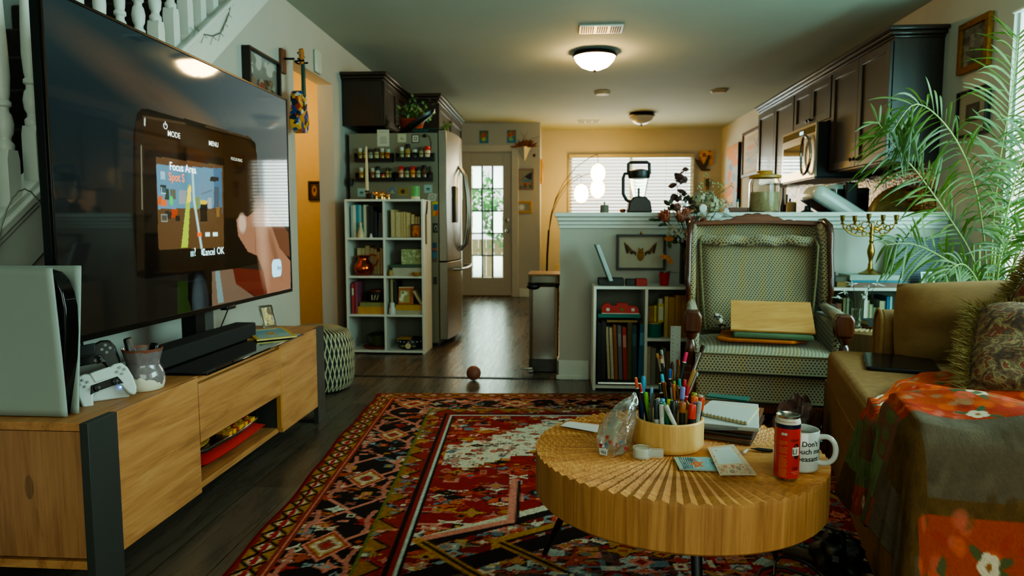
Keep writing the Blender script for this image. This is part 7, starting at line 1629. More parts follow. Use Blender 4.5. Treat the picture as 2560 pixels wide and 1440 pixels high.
def fringe_cushion(label,M2,w,h,d,fr=True):
 t=thing('fringed_cushion' if fr else 'tapestry_cushion',label,'cushion',M=M2)
 plump(0,0,0,w,d,h,Matrix()).build('cover',TAP,t,smooth=True)
 if fr:
  fm=MB();rs=random.Random(5);per=[]
  for i in range(1700):
   k=i/1700*4;s_=int(k);f_=k-s_;a,b=((2*f_-1,-1),(1,2*f_-1),(1-2*f_,1),(-1,1-2*f_))[s_]
   p=Vector((a*w/2*(1-.04*b*b),0,b*h/2*(1-.05*a*a)));d_=Vector((a if abs(a)==1 else a*.2,rs.gauss(0,.35),b if abs(b)==1 else b*.2)).normalized()
   for q in range(2):fm.leaf(p+Vector((rs.gauss(0,.004),rs.gauss(0,.006),rs.gauss(0,.004))),p+(d_+Vector((rs.gauss(0,.3),rs.gauss(0,.3),rs.gauss(0,.3))))*.044,.0032,(rs.random(),rs.random(),.3),.004,2)
  fm.build('fringe',FRG,t)
 return t
def sop(x,y,z):return SO@Vector((x,y,z))
def SM(x,y,z,rz=0,rx=0,ry=0):return SO@Matrix.Translation((x,y,z))@Matrix.Rotation(math.radians(rz),4,'Z')@Matrix.Rotation(math.radians(rx),4,'X')@Matrix.Rotation(math.radians(ry),4,'Y')
fringe_cushion('fringed tapestry cushion lying lowest at the right of the sofa',SM(.66,-.58,.57,-14,-60,4),.60,.48,.17)
fringe_cushion('fringed tapestry cushion leaning on the sofa back cushion at the right edge',SM(.78,-.32,.655,-30,-32,14),.52,.44,.16)
tb=thing('tablet','black tablet with a white stylus lying on the sofa seat','tablet',M=SM(.225,-.20,.4575,-97,0,0))
MB().prism(rrect(-.165,.165,-.12,.12,.016),'z',0,.011).build('case',mat('tablet_case','#101112',.4),tb,bev=.002)
MB().prism(rrect(-.157,.157,-.112,.112,.01),'z',.011,.0125).build('screen',mat('tablet_glass','#0c0d0f',.22),tb)
MB().tube([(-.168,-.09,.006),(-.168,.06,.006)],.0045,10).build('stylus',mat('stylus_white','#b5ab98',.4),tb,smooth=True)
MB().box(-.03,.02,-.1215,-.120,.004,.007).build('button',mat('button_silver','#8f8f8c',.3,.8),tb)
tc2=Canvas(380,420,'#5a4c3c');r3=np.random.RandomState(5)
OR_,GR_,BR_,TP_,RD2,PK2='#9c3c14','#5f7048','#5a4224','#5c5041','#9c3018','#b05a48'
def patch(u0,v0,u1,v1,k):
 w,h=u1-u0,v1-v0
 tc2.rect(u0,v0,u1,v1,{'O':OR_,'G':GR_,'B':BR_,'T':TP_,'R':RD2,'S':TP_}[k])
 n=int(w*h*1500)
 for q in range(n):
  u,v=u0+w*r3.rand(),v0+h*r3.rand();cs={'O':[RD2,PK2,'#c2561c','#6a4a2c','#8a6a4a'],'G':['#52643f','#6c7c52','#4a5a3a'],'B':['#4f3a20','#644a2a'],'T':['#554a3c','#635746','#4f4436'],'R':[OR_,PK2,'#7a2412','#c2581c'],'S':[TP_]}[k]
  tc2.ell(u,v,.006+.010*r3.rand(),.005+.009*r3.rand(),cs[q%len(cs)],.7,r3.rand()*3,.6)
 if k=='S':
  for q in range(5):
   vv=v0+h*(q+.5)/5;u=u0
   while u<u1:l=.012+.03*r3.rand();tc2.line([(u,vv),(min(u1,u+l),vv+.002)],.007,OR_,.9);u+=l+.008
  for q in range(3):tc2.ell(u0+w*(q+.5)/3,v0+h*.5,.012,h*.3,'#55663c',.8)
 if k in 'OR':
  for q in range(max(1,int(w*h*60))):
   u,v=u0+w*(.15+.7*r3.rand()),v0+h*(.15+.7*r3.rand())
   for m in range(4):a=r3.rand()*6;tc2.ell(u+.022*math.cos(a),v+.02*math.sin(a),.018,.006,'#3f5234',.9,a)
   for m in range(5):tc2.ell(u+.010*math.cos(m*1.26),v+.009*math.sin(m*1.26),.0085,.008,['#c2b29a','#b5503c','#c06a44'][q%3])
   tc2.ell(u,v,.005,.005,'#8a5a2a')
for a in((0,.58,.3,.8,'O'),(.3,.58,.6,.72,'T'),(.3,.72,.62,.88,'R'),(0,.8,.3,1,'T'),(.3,.88,.62,1,'O'),(.6,.58,.75,.76,'O'),(.62,.76,.76,.9,'R'),(.62,.9,.78,1,'O'),(.75,.58,.86,.72,'S'),(.76,.72,.86,.86,'S'),(.78,.86,.90,1,'G'),(.86,.72,.93,.86,'G'),(.86,.58,.94,.72,'G'),(.90,.86,1,1,'B'),(.93,.7,1,.86,'O'),(.94,.58,1,.7,'B'),(0,.34,.25,.58,'T'),(.25,.42,.5,.58,'T'),(.25,.36,.5,.42,'O'),(.46,.40,.76,.58,'O'),(.52,.34,.76,.40,'R'),(.42,.46,.54,.54,'T'),(.76,.46,.82,.58,'S'),(.76,.34,.86,.46,'S'),(.82,.46,.92,.58,'G'),(.86,.36,.94,.46,'G'),(.92,.46,1,.58,'T'),(.94,.34,1,.46,'S'),(0,.2,.3,.34,'B'),(.3,.22,.56,.34,'B'),(.50,.24,.74,.34,'T'),(.56,.18,.74,.24,'B'),(.74,.18,.88,.34,'B'),(.88,.2,1,.34,'T'),(0,0,.24,.2,'T'),(.24,0,.42,.22,'B'),(.42,0,.58,.2,'B'),(.58,0,.78,.22,'O'),(.8,0,1,.2,'B')):patch(*a)
tc2.grain(.22)
def throwpos(U,V):
 """U: from the sofa back (0) over the seat edge to the floor (1); V: from the near outer side (0) over the arm to the far edge (1)"""
 pl_=np.array([(-1.50,.551,.60),(-1.47,.566,.0),(-1.43,.572,0),(-1.28,.572,0),(-1.235,.560,0),(-1.20,.50,0),(-1.16,.472,0),(-.92,.468,0),(-.60,.468,0)])
 tk=np.array([.30,.32,.345,.46,.50,.54,.58,.75,1.0])
 yy=np.interp(V,tk,pl_[:,0]);zt=np.interp(V,tk,pl_[:,1]);ds=np.clip((.32-V)/.32,0,1)*.56
 s=U*1.16;e0=.86;edge=.012
 x=e0-np.minimum(s,e0-edge);dr=np.clip(s-(e0-edge),0,None)
 far=-.46-.50*np.clip((.24-x)/.23,0,1)**1.3
 yy=np.where(V>.58,-1.16+(far+1.16)*(V-.58)/.42,yy)
 drop=np.sqrt(dr**2+ds**2);R=.035;a=np.clip(drop/(R*PI/2),0,1)*PI/2
 dn=np.where(drop>1e-6,drop,1);nx,ny=dr/dn,ds/dn
 out=R*np.sin(a);zd=R*(1-np.cos(a))+np.clip(drop-R*PI/2,0,None)
 k=np.clip((drop-.04)/.28,0,1)
 ph=yy*13.0+.4-ny*5+x*9*(ds>0)
 fold=(np.sin(ph)*.022+np.sin(ph*2.1+1.3)*.010+.03)*k
 crease=-.06*np.exp(-((yy+1.15)/.035)**2)*np.clip(drop/.12,0,1)
 out=out+fold+crease
 x=x-out*nx;yy=yy-out*ny+.07*k*(V>.58)*(V-.58)/.42
 z=zt-zd
 tp=(drop<.02)
 z=z+(.010*np.sin(x*19+yy*11)+.008*np.sin(x*7-yy*16)+.012)*tp
 z=z+.02*np.sin(yy*21)*k*nx
 z=np.maximum(z,.03)
 P=np.stack([x,yy,z,np.ones_like(x)],1);return(P@np.array(SO).T)[:,:3]
th_=tc2.mesh('throw_blanket',throwpos,mat_attr('throw_cloth',.92,spec=.08,bmp=.35),solid=.006)
tag(th_,'patchwork throw blanket in orange, green and brown draped over the sofa arm and seat','blanket')
TCX,TCY,TR,TT=.306,1.761,.3655,.41
ct=thing('coffee_table','round carved wooden coffee table with three black tapered legs on the rug','table',(TCX,TCY,0))
def cuts(th,rr,fr_):
 """cross cuts that turn the radial ridges into a basket weave away from the front"""
 t=math.degrees(th)%360
 k=0
 if 165<t<262:k=min(1,(262-t)/25,(t-160)/12)
 elif t<=80:k=min(1,(80-t)/20)*.8 if t>8 else.0
 elif 80<t<=165:k=.8
 elif t>352:k=0
 if k<=0 or rr<.12:return 0
 ph=rr*22+(th*9.5 if t<262 else 0)
 return-.0022*k*(1 if(ph%1)<.25 else 0)-.0028*k*(ph%1)
TOPW=mat_wood('carved_top_wood','#8a5220','#b8763a','#cf9852',axis='x',scale=1.6,rough=.5,knots=False,coat=.05)
def slabwood():
 m,nt,b=new_mat('table_edge_staves');src,(x,y,z)=coords(nt)
 n=nt.nodes.new('ShaderNodeMath');n.operation='ARCTAN2';nt.links.new(y.s,n.inputs[0]);nt.links.new(x.s,n.inputs[1]);th=E(nt,n.outputs[0])
 cb=nt.nodes.new('ShaderNodeCombineXYZ');nt.links.new((th*13).floor().s,cb.inputs[0])
 w=nt.nodes.new('ShaderNodeTexWhiteNoise');w.noise_dimensions='1D';nt.links.new((th*9.5).floor().s,w.inputs['W'])
 cb2=nt.nodes.new('ShaderNodeCombineXYZ');nt.links.new((th*14).s,cb2.inputs[0]);nt.links.new((z*1.5).s,cb2.inputs[1])
 g=noise(nt,cb2.outputs[0],2.2,6,.7,.5)
 f=g*.7+E(nt,w.outputs[0])*.12
 nt.links.new(ramp(nt,f,[(.25,'#8a582c'),(.45,'#ad7842'),(.7,'#c4945a')]),b.inputs[0]);b.inputs['Roughness'].default_value=.5;bump(nt,b,g,.1,.003);return m
N_R=76
carved_disc(MB(),TCX,TCY,TR,TT,.035,N_R,.0066,72,cuts).build('carved_top',TOPW,ct,world=True)
sl_=MB();N=N_R*8;vs=[];fs=[]
for i in range(N):
 th=2*PI*i/N;fr_=(th*N_R/(2*PI))%1;rid=abs(fr_-.5)*2;c_,s_=math.cos(th),math.sin(th)
 for r,z in((TR,TT-.0066*(1-rid)),(TR+.0006,TT-.012),(TR,TT-.112),(TR-.006,TT-.118),(TR-.03,TT-.118),(0,TT-.118)):vs.append(Vector((TCX+r*c_,TCY+r*s_,z)))
for i in range(N):
 k=(i+1)%N
 for j in range(5):fs.append((i*6+j,k*6+j,k*6+j+1,i*6+j+1))
sl_.add(vs,fs).build('slab_edge',slabwood(),ct,world=True)
LEGM=mat('black_leg','#0d0d0d',.35)
for a in(150,33,270):
 a=math.radians(a);d=Vector((math.cos(a),math.sin(a),0));p0=Vector((TCX,TCY,TT-.118))+d*.27;p1=Vector((TCX,TCY,.0085))+d*(.40 if math.degrees(a)!=270 else.36)
 MB().tube([p0,p1],[.0135,.008],14).build('leg',LEGM,ct,world=True,smooth=True)
 MB().box(p0.x-.03,p0.x+.03,p0.y-.03,p0.y+.03,TT-.1215,TT-.1182).build('bracket',LEGM,ct,world=True)
ZT0=TT+.0006
def tp(px,py,z=ZT0):return W(px,py,z=z)
BAM=mat_wood('bamboo','#b08346','#cc9c5e','#dcb276',axis='z',scale=2.0,rough=.4,knots=False,coat=.15)
pl_,pr_=tp(1589,1100),tp(1772,1100);cxp=(pl_.x+pr_.x)/2;
bowc=tp(1679,1141);BR=91*math.hypot(bowc.x,bowc.y)/1707*.985;bcx,bcy=tp(1680,1140).x+BR*.0,tp(1680,1140).y+BR*.97
bcx=bcx+.004
BH=.078
bo=thing('pen_holder','round bamboo desk organiser filled with pens, markers and brushes on the coffee table','pen holder',(bcx,bcy,ZT0))
MB().lathe([(0,0),(BR*.92,0),(BR*.985,.006),(BR,.014),(BR,BH-.003),(BR-.003,BH),(BR-.007,BH),(BR-.009,BH-.003),(BR-.009,.012),(0,.012)],(bcx,bcy,ZT0),64,cap=False).build('bowl',BAM,bo,world=True,smooth=True)
inn=thing('divider_box','pale wooden divider box standing inside the bamboo organiser','box',(bcx+.01,bcy+.012,ZT0+.0125))
ix,iy=bcx+.012,bcy+.004;ZI=ZT0+.0125
for k in range(4):
 MB().cbox((ix-.036+k*.024,iy,ZI+.052),.003,.066,.104).build('divider',BAM,inn,world=True)
MB().cbox((ix,iy+.033,ZI+.052),.076,.003,.104).build('back_wall',BAM,inn,world=True);MB().cbox((ix,iy-.033,ZI+.045),.076,.003,.09).build('front_wall',BAM,inn,world=True)
GRP=None
def yb(t):return bcy+t*BR
def pen(label,top,low,row,r,barrel,cap,capl=.035,kind='pen',band=None,tipc=None,cat='pen',base=None):
 """top/low: pixels of the upper end and of the point where it dips behind the rim; row: -1 near .. 1 far side of the bowl"""
 y=yb(row);a=W(*top,y=y);b=W(*low,y=y+.0);d=(b-a)
 k=(ZI+r-a.z)/d.z;p0=a+d*k;L=(a-p0).length;M=rod(p0,a)
 dd=Vector((p0.x-bcx,p0.y-bcy,0))
 if dd.length>BR-.011-r:
  q=dd.normalized()*(BR-.011-r);p0=Vector((bcx+q.x,bcy+q.y,p0.z));M=rod(p0,a);L=(a-p0).length
 t=thing(kind,label,cat,M=M)
 bm=mat('pen_'+barrel[1:],barrel,.3,var=.04)
 if cap:
  MB().lathe([(r*.5,0),(r,.004),(r,L-capl)],(0,0,0),14).build('barrel',bm,t,smooth=True)
  MB().lathe([(r*1.12,L-capl),(r*1.12,L-.003),(r*.95,L),(0,L)],(0,0,0),14).build('cap',mat('pen_'+cap[1:],cap,.3,var=.04),t,smooth=True)
  if band:MB().lathe([(r*1.14,L-capl),(r*1.14,L-capl+.003)],(0,0,0),14).build('band',mat('pen_'+band[1:],band,.4,var=.02),t,smooth=True)
 else:
  MB().lathe([(r*.5,0),(r,.004),(r,L-.012),(r*.8,L-.004),(r*.35,L),(0,L)],(0,0,0),14).build('barrel',bm,t,smooth=True)
 if tipc:MB().lathe([(r*.9,L),(r*.5,L+.006),(0,L+.007)],(0,0,0),12).build('end_plug',mat('pen_'+tipc[1:],tipc,.3,var=.04),t,smooth=True)
 return t
def P_(zx,zy):return(1540+zx/5.143,800+zy/5.143)
K='#121213';WHT='#b9b8b0'
pens=[('black pencil with an orange cap and white band, leftmost in the organiser',P_(255,740),P_(305,1180),.25,.0035,K,'#c24a10',.03,WHT),('black pencil with a red cap just right of the orange one',P_(310,820),P_(385,1230),-.1,.0032,K,'#a81a14',.024,WHT),('bright blue capped marker behind the red capped pencil',P_(355,725),P_(335,1200),.3,.0052,'#1a4a8c','#1f86ad',.048,None),('lime green pen in the left part of the organiser',P_(385,930),P_(405,1210),.15,.005,'#5c9a1c','#6aa822',.05,None),('pale blue tipped pen behind the clear ruler',P_(460,865),P_(455,1100),.35,.0040,'#7d9ab5','#6f9ac0',.03,None),('light blue capped brush pen with black barrel in the middle',P_(590,695),P_(640,1050),.35,.0040,K,'#3a9fc0',.022,WHT),('deep blue capped pen with white band in the middle',P_(695,628),P_(690,1050),.4,.0035,K,'#1d4f9a',.028,WHT),('hot pink capped pencil leaning right, tallest capped one',P_(905,415),P_(800,900),.3,.0042,'#1c2420','#c01a50',.028,WHT),('teal capped pencil right of centre',P_(812,755),P_(830,1050),.25,.0036,K,'#1a7a72',.026,WHT),('dark green capped pen with white band left of centre',P_(565,815),P_(600,1060),.2,.0042,K,'#16281c',.026,WHT),('lavender capped grey pen in front of the divider',P_(860,862),P_(840,1120),-.2,.0058,'#4d4f55','#6f6fae',.03,None),('orange fineliner right of centre',P_(740,825),P_(760,1060),.1,.0030,'#c2641a','#c2541a',.02,None),('green capped slim pen right of centre',P_(750,785),P_(770,1040),.3,.0036,'#3a3f2a','#7aa04a',.026,None),('red pen tilted right by the thick orange caps',P_(930,845),P_(890,1060),.2,.0042,'#a31a1a','#a81a1a',.03,WHT),('crimson pen behind the tilted red one',P_(885,765),P_(870,1050),.4,.0045,'#7a141a','#b01f2a',.03,None),('thick orange highlighter cap at the right of the organiser',P_(1010,985),P_(1000,1200),.25,.0082,K,'#cf5a0c',.028,None),('red orange marker at the far right of the organiser',P_(1105,1000),P_(1110,1240),.05,.0075,'#16181a','#b8340c',.034,None),('olive capped marker behind the thick orange one',P_(1010,935),P_(1000,1150),.5,.007,'#5a5a2c','#8a8430',.02,None),('grey capped marker behind the red orange one',P_(1090,965),P_(1080,1180),.4,.0065,'#7a7c78','#9a9c94',.02,None),('clear bodied red marker at the front right of the organiser',P_(985,1085),P_(970,1320),-.62,.0085,K,'#c02a14',.036,None),('purple pen beside the front red marker',P_(1025,1062),P_(1020,1300),-.4,.006,'#2a2438','#4a3a7a',.03,None),('brown capped black marker in the middle front',P_(855,1055),P_(850,1330),-.66,.0078,K,'#8a4a16',.026,None),('charcoal capped marker left of the brown one',P_(745,1035),P_(740,1300),-.45,.0085,'#3a3a2e','#2a2a26',.032,None),('pale yellow highlighter in the middle',P_(682,1020),P_(680,1290),-.2,.005,'#b8b82a','#c2c81c',.03,None)]
for lb,t,l,row,r,ba,ca,cl,bd in pens:pen(lb,t,l,row,r,ba,ca,cl,'marker' if r>.0055 else 'pen',bd)
for lb,t,l,row,r,c1,c2,cl in[('white permanent marker with grey cap, front left leaning left',P_(585,1090),P_(590,1320),-.72,.0058,'#b9b8b0','#a8a79e',.03),('white permanent marker with grey tip leaning strongly right',P_(635,1095),P_(745,1320),-.78,.0058,'#b9b8b0','#9c9b93',.02),('dark navy rounded marker at the front left',P_(520,1020),P_(525,1300),-.6,.0066,'#a9aaa6','#17242e',.05),('grey white marker at the front right',P_(1075,1050),P_(1075,1320),-.55,.0056,'#9aa09c','#8a928e',.03),('green marker lying behind the white permanent markers',P_(605,1060),P_(660,1310),-.55,.0056,'#0f6a3a','#1a7a48',.03),('blue tipped pale marker behind the front white markers',P_(600,1012),P_(610,1280),-.35,.005,'#6f9ab0','#5a92c0',.03),('pale grey marker behind the navy marker',P_(545,1010),P_(550,1280),-.3,.0055,'#8f9088','#a5a69c',.03)]:
 pen(lb,t,l,row,r,c1,c2,cl,'marker')
def pbrush(lb,t,l,row,r,hand,fer,tip,tl,fl,flat=1.):
 y=yb(row);a=W(*t,y=y);b=W(*l,y=y);d=b-a;k=(ZI+.006-a.z)/d.z;p0=a+d*k;dd=Vector((p0.x-bcx,p0.y-bcy,0))
 if dd.length>BR-.016:q=dd.normalized()*(BR-.016);p0=Vector((bcx+q.x,bcy+q.y,p0.z))
 brush('paintbrush',lb,p0,a,hand,fer,tip,r,tl,fl,flat)
SILF=mat('silver_ferrule','#a9a9a2',.25,1);COPF=mat('copper_ferrule','#a8743a',.25,1)
BKW=mat('black_lacquer','#131315',.2,coat=.4);BRWH=mat('brown_handle','#6a3a1a',.35);NATH=mat('natural_handle','#a87c44',.45);BLH=mat('blue_handle','#1f4f7a',.3);GRNH=mat('green_handle','#20503a',.3)
BRI=mat('brown_bristle','#3a241a',.8);RBR=mat('rust_bristle','#7a3414',.8);GBR=mat('grey_bristle','#7f8a80',.8);TBR=mat('tan_bristle','#a9803a',.8)
pbrush('large flat brush with a natural wood handle leaning right',P_(1125,325),P_(950,800),.55,.0055,NATH,SILF,BRI,.020,.05,1.5)
pbrush('thin silver brush leaning right below the flat brush',P_(1050,665),P_(940,930),.4,.0038,BKW,SILF,GBR,.012,.05)
pbrush('small rust coloured brush leaning right behind the flat brush',P_(1040,620),P_(935,850),.65,.004,BRWH,COPF,RBR,.02,.03)
pbrush('grey green tipped brush, tallest on the left',P_(582,385),P_(650,800),.55,.0035,BKW,SILF,GBR,.012,.035,1.3)
pbrush('orange pointed pencil brush with black handle on the left',P_(570,460),P_(640,780),.45,.0038,BKW,mat('raw_wood_tip','#b58a5a',.6),RBR,.008,.012)
pbrush('short flat brush with tan bristles at the far left of the tall brushes',P_(530,435),P_(590,720),.6,.0036,BKW,SILF,TBR,.012,.036,1.3)
pbrush('dark round brush with a reddish tip in front of the steel ruler',P_(730,532),P_(715,900),.5,.0042,BRWH,COPF,BRI,.022,.03)
pbrush('rusty flat brush at the right edge of the steel ruler',P_(805,515),P_(790,900),.55,.0038,BRWH,COPF,RBR,.014,.03,1.4)
pbrush('thin brown handled brush in the middle',P_(605,800),P_(640,1060),.15,.0030,BLH,COPF,RBR,.01,.03)
pbrush('second thin brass ferrule brush in the middle',P_(628,790),P_(660,1060),.05,.0030,GRNH,COPF,RBR,.01,.03)
pbrush('brush with silver ferrule and red brown handle near the centre',P_(700,790),P_(720,1060),.0,.0036,BKW,SILF,BRI,.015,.045)
pbrush('orange lacquered brush standing right of the centre',P_(790,830),P_(800,1060),.05,.0032,mat('orange_lacquer','#b0521a',.25),COPF,RBR,.01,.03)
rl=thing('steel_ruler','steel ruler with engraved marks standing upright among the brushes','ruler',(bcx+.01,yb(.62),ZI))
a0,a1=W(*P_(703,78),y=yb(.62)),W(*P_(836,78),y=yb(.62));MB().box(a0.x,a1.x,yb(.62),yb(.62)+.0012,ZI,a0.z).build('blade',mat('ruler_steel','#6d706a',.4,.8,var=.05),rl,world=True)
tk=MB();n_t=44
for i in range(n_t):
 z=a0.z-.004-i*.0052;w_=.005 if i%4==0 else.003
 tk.box(a1.x-w_,a1.x,yb(.62)-.0003,yb(.62),z,z+.0004)
 tk.box(a0.x,a0.x+w_*.8,yb(.62)-.0003,yb(.62),z,z+.0004)
tk.build('tick_marks',mat('ruler_ink','#1c1d1b',.6),rl,world=True)
dg=MB()
for i in range(8):dg.v+=[]
nm_=None
for i,ch in enumerate('12345678'):
 m_=text_mesh(ch,.0055,Matrix.Translation((a1.x-.0085,yb(.62)-.0003,a0.z-.010-i*.0208))@Matrix.Rotation(PI/2,4,'X'));dg.add(m_.v,m_.f)
for i in range(14):
 m_=text_mesh(str(32-i),.0042,Matrix.Translation((a0.x+.0065,yb(.62)-.0003,a0.z-.006-i*.0104))@Matrix.Rotation(PI/2,4,'X'));dg.add(m_.v,m_.f)
dg.build('numerals',mat('ruler_ink','#1c1d1b'),rl,world=True)
cr_=thing('clear_ruler','short clear plastic ruler with black ticks leaning in the organiser','ruler',M=rod(W(*P_(430,1300),y=yb(-.35)),W(*P_(480,945),y=yb(-.3))))
Lr=(W(*P_(430,1300),y=yb(-.35))-W(*P_(480,945),y=yb(-.3))).length
MB().box(-.0065,.0065,-.0006,.0006,0,Lr).build('blade',mat('smoky_plastic','#5a5c52',.15,alpha=.6,coat=.4),cr_)
tk=MB()
for i in range(26):tk.box(.002,.0062,-.001,-.0007,.01+i*.003,.0105+i*.003)
tk.build('tick_marks',mat('ruler_ink','#1c1d1b'),cr_)
def at_t(px,py):return tp(px,py)
cc=tp(1959,1205);CR=.0276;ccy=cc.y+CR*.9;ccx=tp(1960,1190).x
cn_=thing('drink_can','slim red drink can with white and navy bands beside the mug','can',(ccx,ccy,ZT0))
CH=.158;CK=.955
MB().lathe([(.0,.003),(CR*.78,.003),(CR*.8,0),(CR*.86,.001),(CR*.97,.008)],(ccx,ccy,ZT0),40).build('base',mat('aluminium','#a8a49a',.25,1),cn_,world=True,smooth=True)
MB().lathe([(CR*.97,.008),(CR,.013),(CR,.127)],(ccx,ccy,ZT0),48,cap=False).build('red_wrap',mat('can_red','#b81c10',.3,.1,var=.03,coat=.3),cn_,world=True,smooth=True)
MB().lathe([(CR,.127),(CR,.137)],(ccx,ccy,ZT0),48,cap=False).build('navy_band',mat('can_navy','#12142a',.3,.2),cn_,world=True,smooth=True)
MB().lathe([(CR,.137),(CR*.995,.141),(CR*.90,.150)],(ccx,ccy,ZT0),48,cap=False).build('white_band',mat('can_white','#b9b0a2',.35),cn_,world=True,smooth=True)
MB().lathe([(CR*.90,.150),(CR*.91,.154),(CR*.92,.156),(CR*.88,.1565),(CR*.85,.152),(0,.152)],(ccx,ccy,ZT0),48,cap=False).build('rim',mat('aluminium','#a8a49a'),cn_,world=True,smooth=True)
MB().ball((ccx-.004,ccy-.012,ZT0+.1525),.013,.008,.0006).build('opening',BLACK,cn_,world=True)
MB().prism([(-.008,-.004),(.008,-.004),(.006,.012),(-.006,.012)],'z',0,.0012).xf(Matrix.Translation((ccx-.01,ccy+.004,ZT0+.156))@Matrix.Rotation(1.2,4,'Z')@Matrix.Rotation(.55,4,'X')).build('pull_tab',mat('dark_tab','#26302e',.3,.8),cn_,world=True)
def wrapfn(cx,cy,R,z0,ang0,tilt=0.):
 def fn(q):
  a=ang0+q.x/R;return Vector((cx+R*math.cos(a),cy+R*math.sin(a),z0+q.y))
 return fn
VD=math.atan2(-ccy,-ccx)
def can_text(s_,size,ang,z,m,bold=.0,align='CENTER',sx=1.,up=.0003):
 b=text_mesh(s_,size,Matrix(),wrapfn(ccx,ccy,CR+up,ZT0+z,VD+ang),bold=bold,align=align,sx=sx);return b.build('can_lettering',m,cn_,world=True)
INK_W,INK_K=mat('can_ink_white','#c8b8a0',.5),mat('can_ink_black','#120c10',.5)
can_text('no artificial sweetening',.0042,-.05,.1425,mat('can_ink_red','#b03a1a',.5),sx=1.)
can_text('GRAV',.0075,.62,.098,INK_K,.02,sx=1.1)
can_text('10.0',.0095,.70,.030,INK_K,.03)
can_text('% ALC BY VOL',.0028,.72,.024,INK_W);can_text('16 FL OZ',.0028,.74,.0195,INK_W)
lbp=MB().add([(ccx+(CR+.0005)*math.cos(VD+a),ccy+(CR+.0005)*math.sin(VD+a),ZT0+z) for z in(.064,.084) for a in[.42+i*.06 for i in range(12)]],[(i,i+1,i+13,i+12) for i in range(11)])
lbp.build('can_label',mat('can_label_white','#b9b4a8',.4),cn_,world=True)
MB().add([(ccx+(CR+.0004)*math.cos(VD+.80+.30*math.cos(t)),ccy+(CR+.0004)*math.sin(VD+.80+.30*math.cos(t)),ZT0+.074+.019*math.sin(t)) for t in[2*PI*i/28 for i in range(28)]],[tuple(range(28))]).build('can_disc',INK_K,cn_,world=True)
can_text('LI',.017,.64,.068,INK_K,.0,sx=1.,up=.0009)
rs=random.Random(2);tm=MB()
for j in range(30):
 z=.013+j*.0026+(.004 if j>19 else 0)+(.004 if j>25 else 0);a=-.62;end=-.02+rs.random()*.04 if j%9!=8 else-.3
 while a<end:
  w_=.03+rs.random()*.05;fnw=wrapfn(ccx,ccy,CR+.0003,ZT0+z,VD+a);q=[fnw(Vector((x_,y_,0))) for x_,y_ in((0,0),(w_*CR,0),(w_*CR,.0011),(0,.0011))];tm.add(q,[(0,1,2,3)]);a+=w_+.018
tm.build('can_small_print',mat('can_small_ink','#b8743c',.5),cn_,world=True)
for da in(-.35,-.12):
 f_=wrapfn(ccx,ccy,CR+.0004,ZT0+.1145,VD+da);m_=MB();ring=[f_(Vector((.0032*math.cos(t),.0032*math.sin(t),0))) for t in[2*PI*i/16 for i in range(16)]];m_.add(ring,[tuple(range(16))]);m_.build('recycling_mark',mat('can_mark','#b9c2b4',.5),cn_,world=True)
 f_=wrapfn(ccx,ccy,CR+.0006,ZT0+.1145,VD+da);MB().add([f_(Vector((.0018*math.cos(t),.0018*math.sin(t)-.0003,0))) for t in(PI/2,PI*7/6,PI*11/6)],[(0,1,2)]).build('recycling_arrow',mat('can_green','#2a5a3a',.5),cn_,world=True)
for o_ in[cn_]:o_.matrix_world=Matrix.Translation((ccx,ccy,ZT0))@Matrix.Diagonal((1,1,CK,1))
MR=.0422;mc_=tp(2010,1180);mgx,mgy=tp(2009,1183).x+.003,tp(2009,1183).y+MR*.9
mg=thing('mug','white mug with black lettering and a loop handle behind the red can','mug',(mgx,mgy,ZT0))
MUG=mat('white_glaze','#b6b9b5',.12,coat=.5,var=.02);MH=.096
MB().lathe([(0,.004),(MR*.8,.003),(MR*.86,0),(MR*.97,.003),(MR,.008),(MR,MH-.002),(MR-.0015,MH),(MR-.004,MH-.002),(MR-.0045,.012),(MR*.8,.008),(0,.008)],(mgx,mgy,ZT0),56,cap=False).build('body',MUG,mg,world=True,smooth=True)
MB().lathe([(0,.080),(MR-.0046,.080)],(mgx,mgy,ZT0),40,cap=False).build('drink',mat('milky_coffee','#7d705a',.15),mg,world=True)
MVD=math.atan2(-mgy,-mgx);ha=MVD+1.42;hd=Vector((math.cos(ha),math.sin(ha),0));O_=Vector((mgx,mgy,ZT0))
MB().tube(smooth([O_+hd*(MR-.003)+Vector((0,0,.080)),O_+hd*(MR+.016)+Vector((0,0,.084)),O_+hd*(MR+.030)+Vector((0,0,.074)),O_+hd*(MR+.035)+Vector((0,0,.055)),O_+hd*(MR+.031)+Vector((0,0,.035)),O_+hd*(MR+.017)+Vector((0,0,.022)),O_+hd*(MR-.003)+Vector((0,0,.020))]),.0061,12).build('handle',MUG,mg,world=True,smooth=True)
MI=mat('mug_ink','#0d0d0f',.4)
for s_,z,a in(("Don't",.064,.56),('touch me,',.0465,.53),('peasant.',.029,.53)):
 text_mesh(s_,.0174,Matrix(),wrapfn(mgx,mgy,MR+.0004,ZT0+z,MVD+a),bold=.014).build('mug_lettering',MI,mg,world=True)
def pq(pxs,z):return[Vector((*W(*p,z=z)[:2],z)) for p in pxs]
def stack_piece(name,label,cat,pxs,z,h,m,bev=.001,parent=None):
 b=MB().prism([tuple(W(*p,z=z+h)[:2]) for p in pxs],'z',z,z+h);return b.solo(name,m,label,cat,bev=bev)
LEA=mat('brown_leather','#5a2f14',.5,var=.2,bmp=.2)
z=ZT0
f1=[(1740,1090),(1880,1105),(1912,1044),(1790,1020)]
